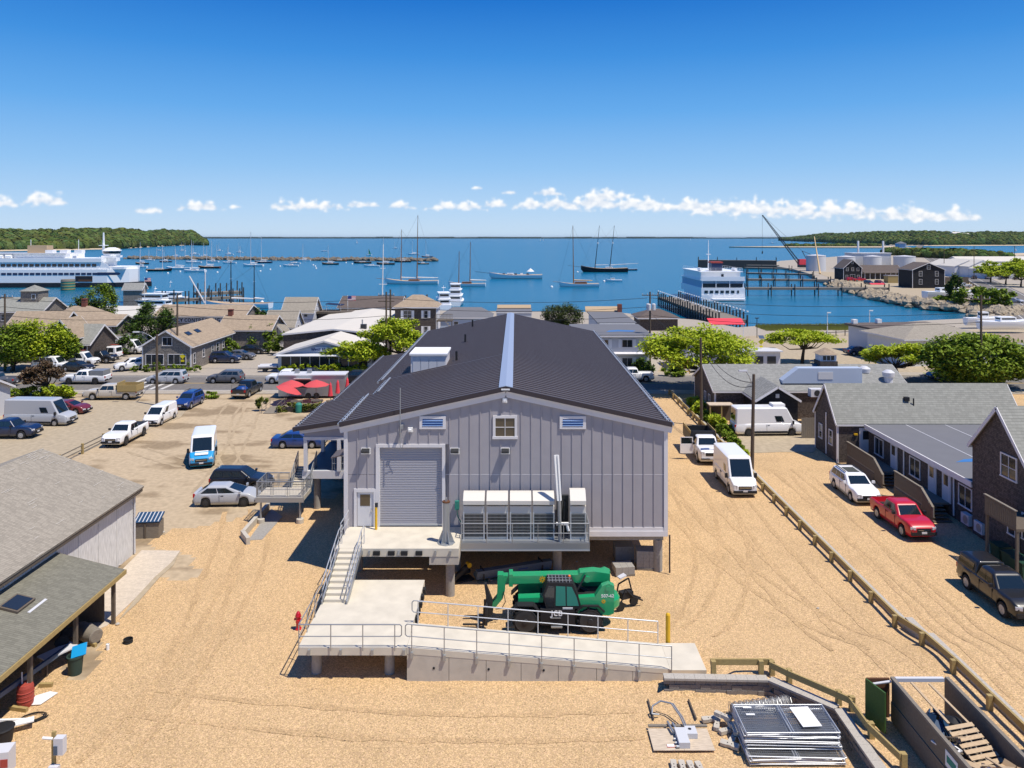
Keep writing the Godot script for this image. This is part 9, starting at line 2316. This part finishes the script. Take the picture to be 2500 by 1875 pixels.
	part(br, "tower", bx(V(0, 3, 0), V(13, 8, 10)), M.siding_blue)
	part(br, "roof", MB.new().lathe([Vector2(9, 7), Vector2(1, 10)], 4, Vector3.ZERO, Basis(Vector3.UP, PI / 4)), M.roof_flat)
	# trailer boats by the hip-roofed hall
	boat("trailer_boat", "white cabin cruiser on its trailer below the shore road", V(100.49, 1.3, -159.63), 2, 11, M.hull_white, {"cabin": [0.0, 0.3, 0.9], "cat": "motorboat", "free": 1.1})
	boat("trailer_boat", "white sport boat with tower on a trailer beside the cabin cruiser", V(101, 1.2, -168.18), 4, 8, M.hull_white, {"cabin": [0.0, 0.2, 1.3], "cat": "motorboat", "free": 1.0})
	boat("trailer_boat", "wrapped white boat stored behind the spruce on the wharf", V(132.27, 1, -236.87), 3, 16, M.hull_white, {"cabin": [0, 0.5, 1.2], "cat": "motorboat", "free": 2.0})

# ---------- far shores ----------
func wood(called: String, label: String, spots: Array, size: float, gseed: int) -> void:
	# far-off wood that reads as one mass: many leafy crowns
	var g := RandomNumberGenerator.new()
	g.seed = gseed
	var crown := MB.new()
	for k in 90:
		var d := V(g.randfn(), g.randfn() * 0.8, g.randfn()).normalized()
		var p := d * V(0.85, 0.7, 0.85) * g.randf_range(0.8, 1.1)
		var u := V(g.randf_range(-1, 1), g.randf_range(-1, 1), g.randf_range(-1, 1)).normalized()
		var w := u.cross(d).normalized() * 0.36
		u = w.normalized().cross(d) * 0.36
		crown.quad(p - u, p + w, p + u, p - w)
	crown.lathe([Vector2(0.3, -0.6), Vector2(0.8, -0.25), Vector2(0.8, 0.3), Vector2(0.35, 0.65)], 8)
	var mm := MultiMesh.new()
	mm.transform_format = MultiMesh.TRANSFORM_3D
	mm.use_colors = true
	mm.mesh = crown.mesh()
	mm.instance_count = spots.size()
	for i in spots.size():
		var s := size * g.randf_range(0.65, 1.35)
		mm.set_instance_transform(i, Transform3D(Basis(Vector3.UP, g.randf() * TAU).scaled(V(s, s * g.randf_range(0.8, 1.2), s)), spots[i]))
		var t := g.randf_range(0.6, 1.3)
		mm.set_instance_color(i, Color(t * g.randf_range(0.8, 1.3), t, t * g.randf_range(0.7, 1.1)))
	var o := MultiMeshInstance3D.new()
	o.name = numbered(called)
	o.multimesh = mm
	o.material_override = M.far_wood
	add_child(o)
	o.set_meta("kind", "stuff")
	tag(o, label, "wood")

func headland(called: String, label: String, line: Array, deep: float, top: float, n: int, size: float, gseed: int) -> void:
	# beach line first, land rising behind it
	var g := RandomNumberGenerator.new()
	g.seed = gseed
	var rows := []
	var steps := [0.0, 14.0, 40.0, deep * 0.25, deep * 0.6, deep]
	var high := [-1.7, 0.3, 2.0, top * 0.45, top * 0.8, top]
	for k in steps.size():
		var row := PackedVector3Array()
		for i in line.size():
			var p: Vector3 = line[i]
			var out: Vector3 = p.normalized() * V(1, 0, 1)
			var f := 1.0 if i > 0 and i < line.size() - 1 else 0.15
			row.append(V(p.x, 0, p.z) + out * steps[k] + V(0, lerpf(-1.7, high[k], f), 0))
		rows.append(row)
	var land := MB.new()
	land.grid(rows.slice(1), false)
	setting(called, land, M.field)
	var beach := MB.new()
	beach.grid(rows.slice(0, 2), false)
	setting(called + "_beach", beach, M.beach)
	var spots := []
	for k in n:
		var i := g.randf() * (line.size() - 1.001)
		var a := int(i)
		var f := pow(g.randf(), 1.3)
		var d := 26.0 + f * (deep - 26.0)
		var p: Vector3 = line[a].lerp(line[a + 1], i - a)
		var edge := clampf(minf(i * 0.55, (line.size() - 1 - i) * 1.2), 0.15, 1.0)
		var h := 0.0
		for s in steps.size() - 1:
			if d >= steps[s] and d <= steps[s + 1]: h = lerpf(high[s], high[s + 1], (d - steps[s]) / (steps[s + 1] - steps[s]))
		h *= 0.85 + 0.35 * noise.get_noise_2d(p.x * 0.06, d * 0.06)
		spots.append(V(p.x, h * edge + size * 0.3, p.z) + p.normalized() * V(1, 0, 1) * d)
	wood(called + "_wood", label, spots, size, gseed)

func build_far_shore() -> void:
	headland("west_headland", "dense green wood covering the west headland", [V(-785.43, -1.5, -982.44), V(-758.18, -1.5, -1060), V(-750.48, -1.5, -1150.86), V(-708.59, -1.5, -1220.61), V(-703.3, -1.5, -1278.73), V(-685.47, -1.5, -1342.67), V(-764.07, -1.5, -1644.08), V(-823.18, -1.5, -1964.88), V(-748.41, -1.5, -1873.49)], 420, 30, 4200, 9.0, 31)
	headland("east_headland", "green wooded slope of the east headland beyond the lagoon", [V(1369.52, -1.5, -4028), V(1238.43, -1.5, -3356.67), V(1112.63, -1.5, -2777.93), V(990.51, -1.5, -2237.78), V(929.77, -1.5, -1918.1), V(962.01, -1.5, -1790.22), V(1099.51, -1.5, -1830.91), V(1243.4, -1.5, -1873.49), V(1388.6, -1.5, -1830.91)], 900, 27, 6000, 10.0, 32)
	# sand spit with scrub
	setting("sand_spit", MB.new().slab(plan([416.8, -1520, 494.15, -1464.73, 677.66, -1413.33, 731.4, -1438.57, 822.38, -1678.33, 713.58, -1714.04, 580.62, -1644.08]), -3.0, 0.4), M.beach)
	setting("lagoon_spit", MB.new().slab(plan([459.04, -822.04, 535.07, -875.65, 636.5, -959.05, 763.73, -1007, 678.87, -895.11, 536.92, -822.04, 447.95, -745.93, 420.47, -745.93]), -3.0, 0.2), M.beach)
	var g := RandomNumberGenerator.new()
	g.seed = 5
	var scrub := []
	for k in 220: scrub.append(V(551.53, -1.5, -1573.44).lerp(V(743.67, -1.5, -1585.83), g.randf()) + V(0, 3.0, g.randf_range(-14, 14)))
	for k in 320: scrub.append(V(421.31, 0, -850.68).lerp(V(390.72, 0, -693.15), g.randf()) + V(g.randf_range(-12, 30), 3.0, g.randf_range(-30, 40)))
	wood("spit_scrub", "low green scrub on the sand spit and beside the shore road", scrub, 5.0, 9)
	# the low coast across the sound
	for q in [[-9000.0, 2600.0, 9200.0, 22.0], [2600.0, 6500.0, 10500.0, 18.0], [-1200.0, 3400.0, 8900.0, 10.0]]:
		var mb := MB.new()
		var x: float = q[0]
		while x < q[1]:
			var h: float = q[3] * (0.75 + 0.35 * noise.get_noise_1d(x * 0.05)) * clampf(minf(x - q[0], q[1] - x) / 700.0, 0.15, 1.0)
			mb.block(V(x, WATER - 1, -q[2] - 300), V(x + 150.0, h, -q[2]))
			x += 150.0
		setting("distant_coast", mb, M.far_coast)
	# houses on the headlands
	for q in [[V(-977.29, 0, -1627.39), 14], [V(-906.96, 0, -1439.62), 24], [V(-1089.72, 0, -1970), 9], [V(-1142.6, 0, -1970), 16], [V(-1131.52, 0, -2339.38), 10], [V(-957.64, 0, -2079.44), 8], [V(-974.57, 0, -2201.76), 10], [V(-905.11, 0, -2079.44), 8]]:
		house("headland_house", "small pale house among the trees on the west headland", q[0] + V(0, 12, -10), g.randf_range(-40, 40), q[1], 9, 5, 8, M.siding_pale, M.roof_grey, {"group": "houses on the west headland"})
	for q in [[V(1281.73, 0, -2339.38), 26], [V(1306.36, 0, -2339.38), 30], [V(1432.85, 0, -2495.33), 60], [V(1488.01, 0, -2495.33), 50], [V(1522.15, 0, -2495.33), 18], [V(1704.05, 0, -2673.57), 40], [V(1577.97, 0, -3743), 24], [V(1397.06, 0, -3119.17), 30], [V(1267.84, 0, -2673.57), 26]]:
		house("hospital_block", "white roofed block in the large compound on the east headland", q[0] + V(0, 17 + 5 * g.randf(), 70), g.randf_range(-20, 20), q[1], 16, 8, 12, M.white_wall, M.roof_white, {"group": "white blocks on the east headland", "cat": "building"})
	for k in 14:
		vehicle("saloon_car", "dark car parked in the line along the lagoon spit", "car", V(460.46, -1.5, -805.6).lerp(V(583.48, -1.5, -915.45), k / 13.0) + V(0, 1.7, 0), 80, "suv", [M.paint_black, M.paint_grey, M.paint_white][k % 3], {}, "cars along the lagoon spit")
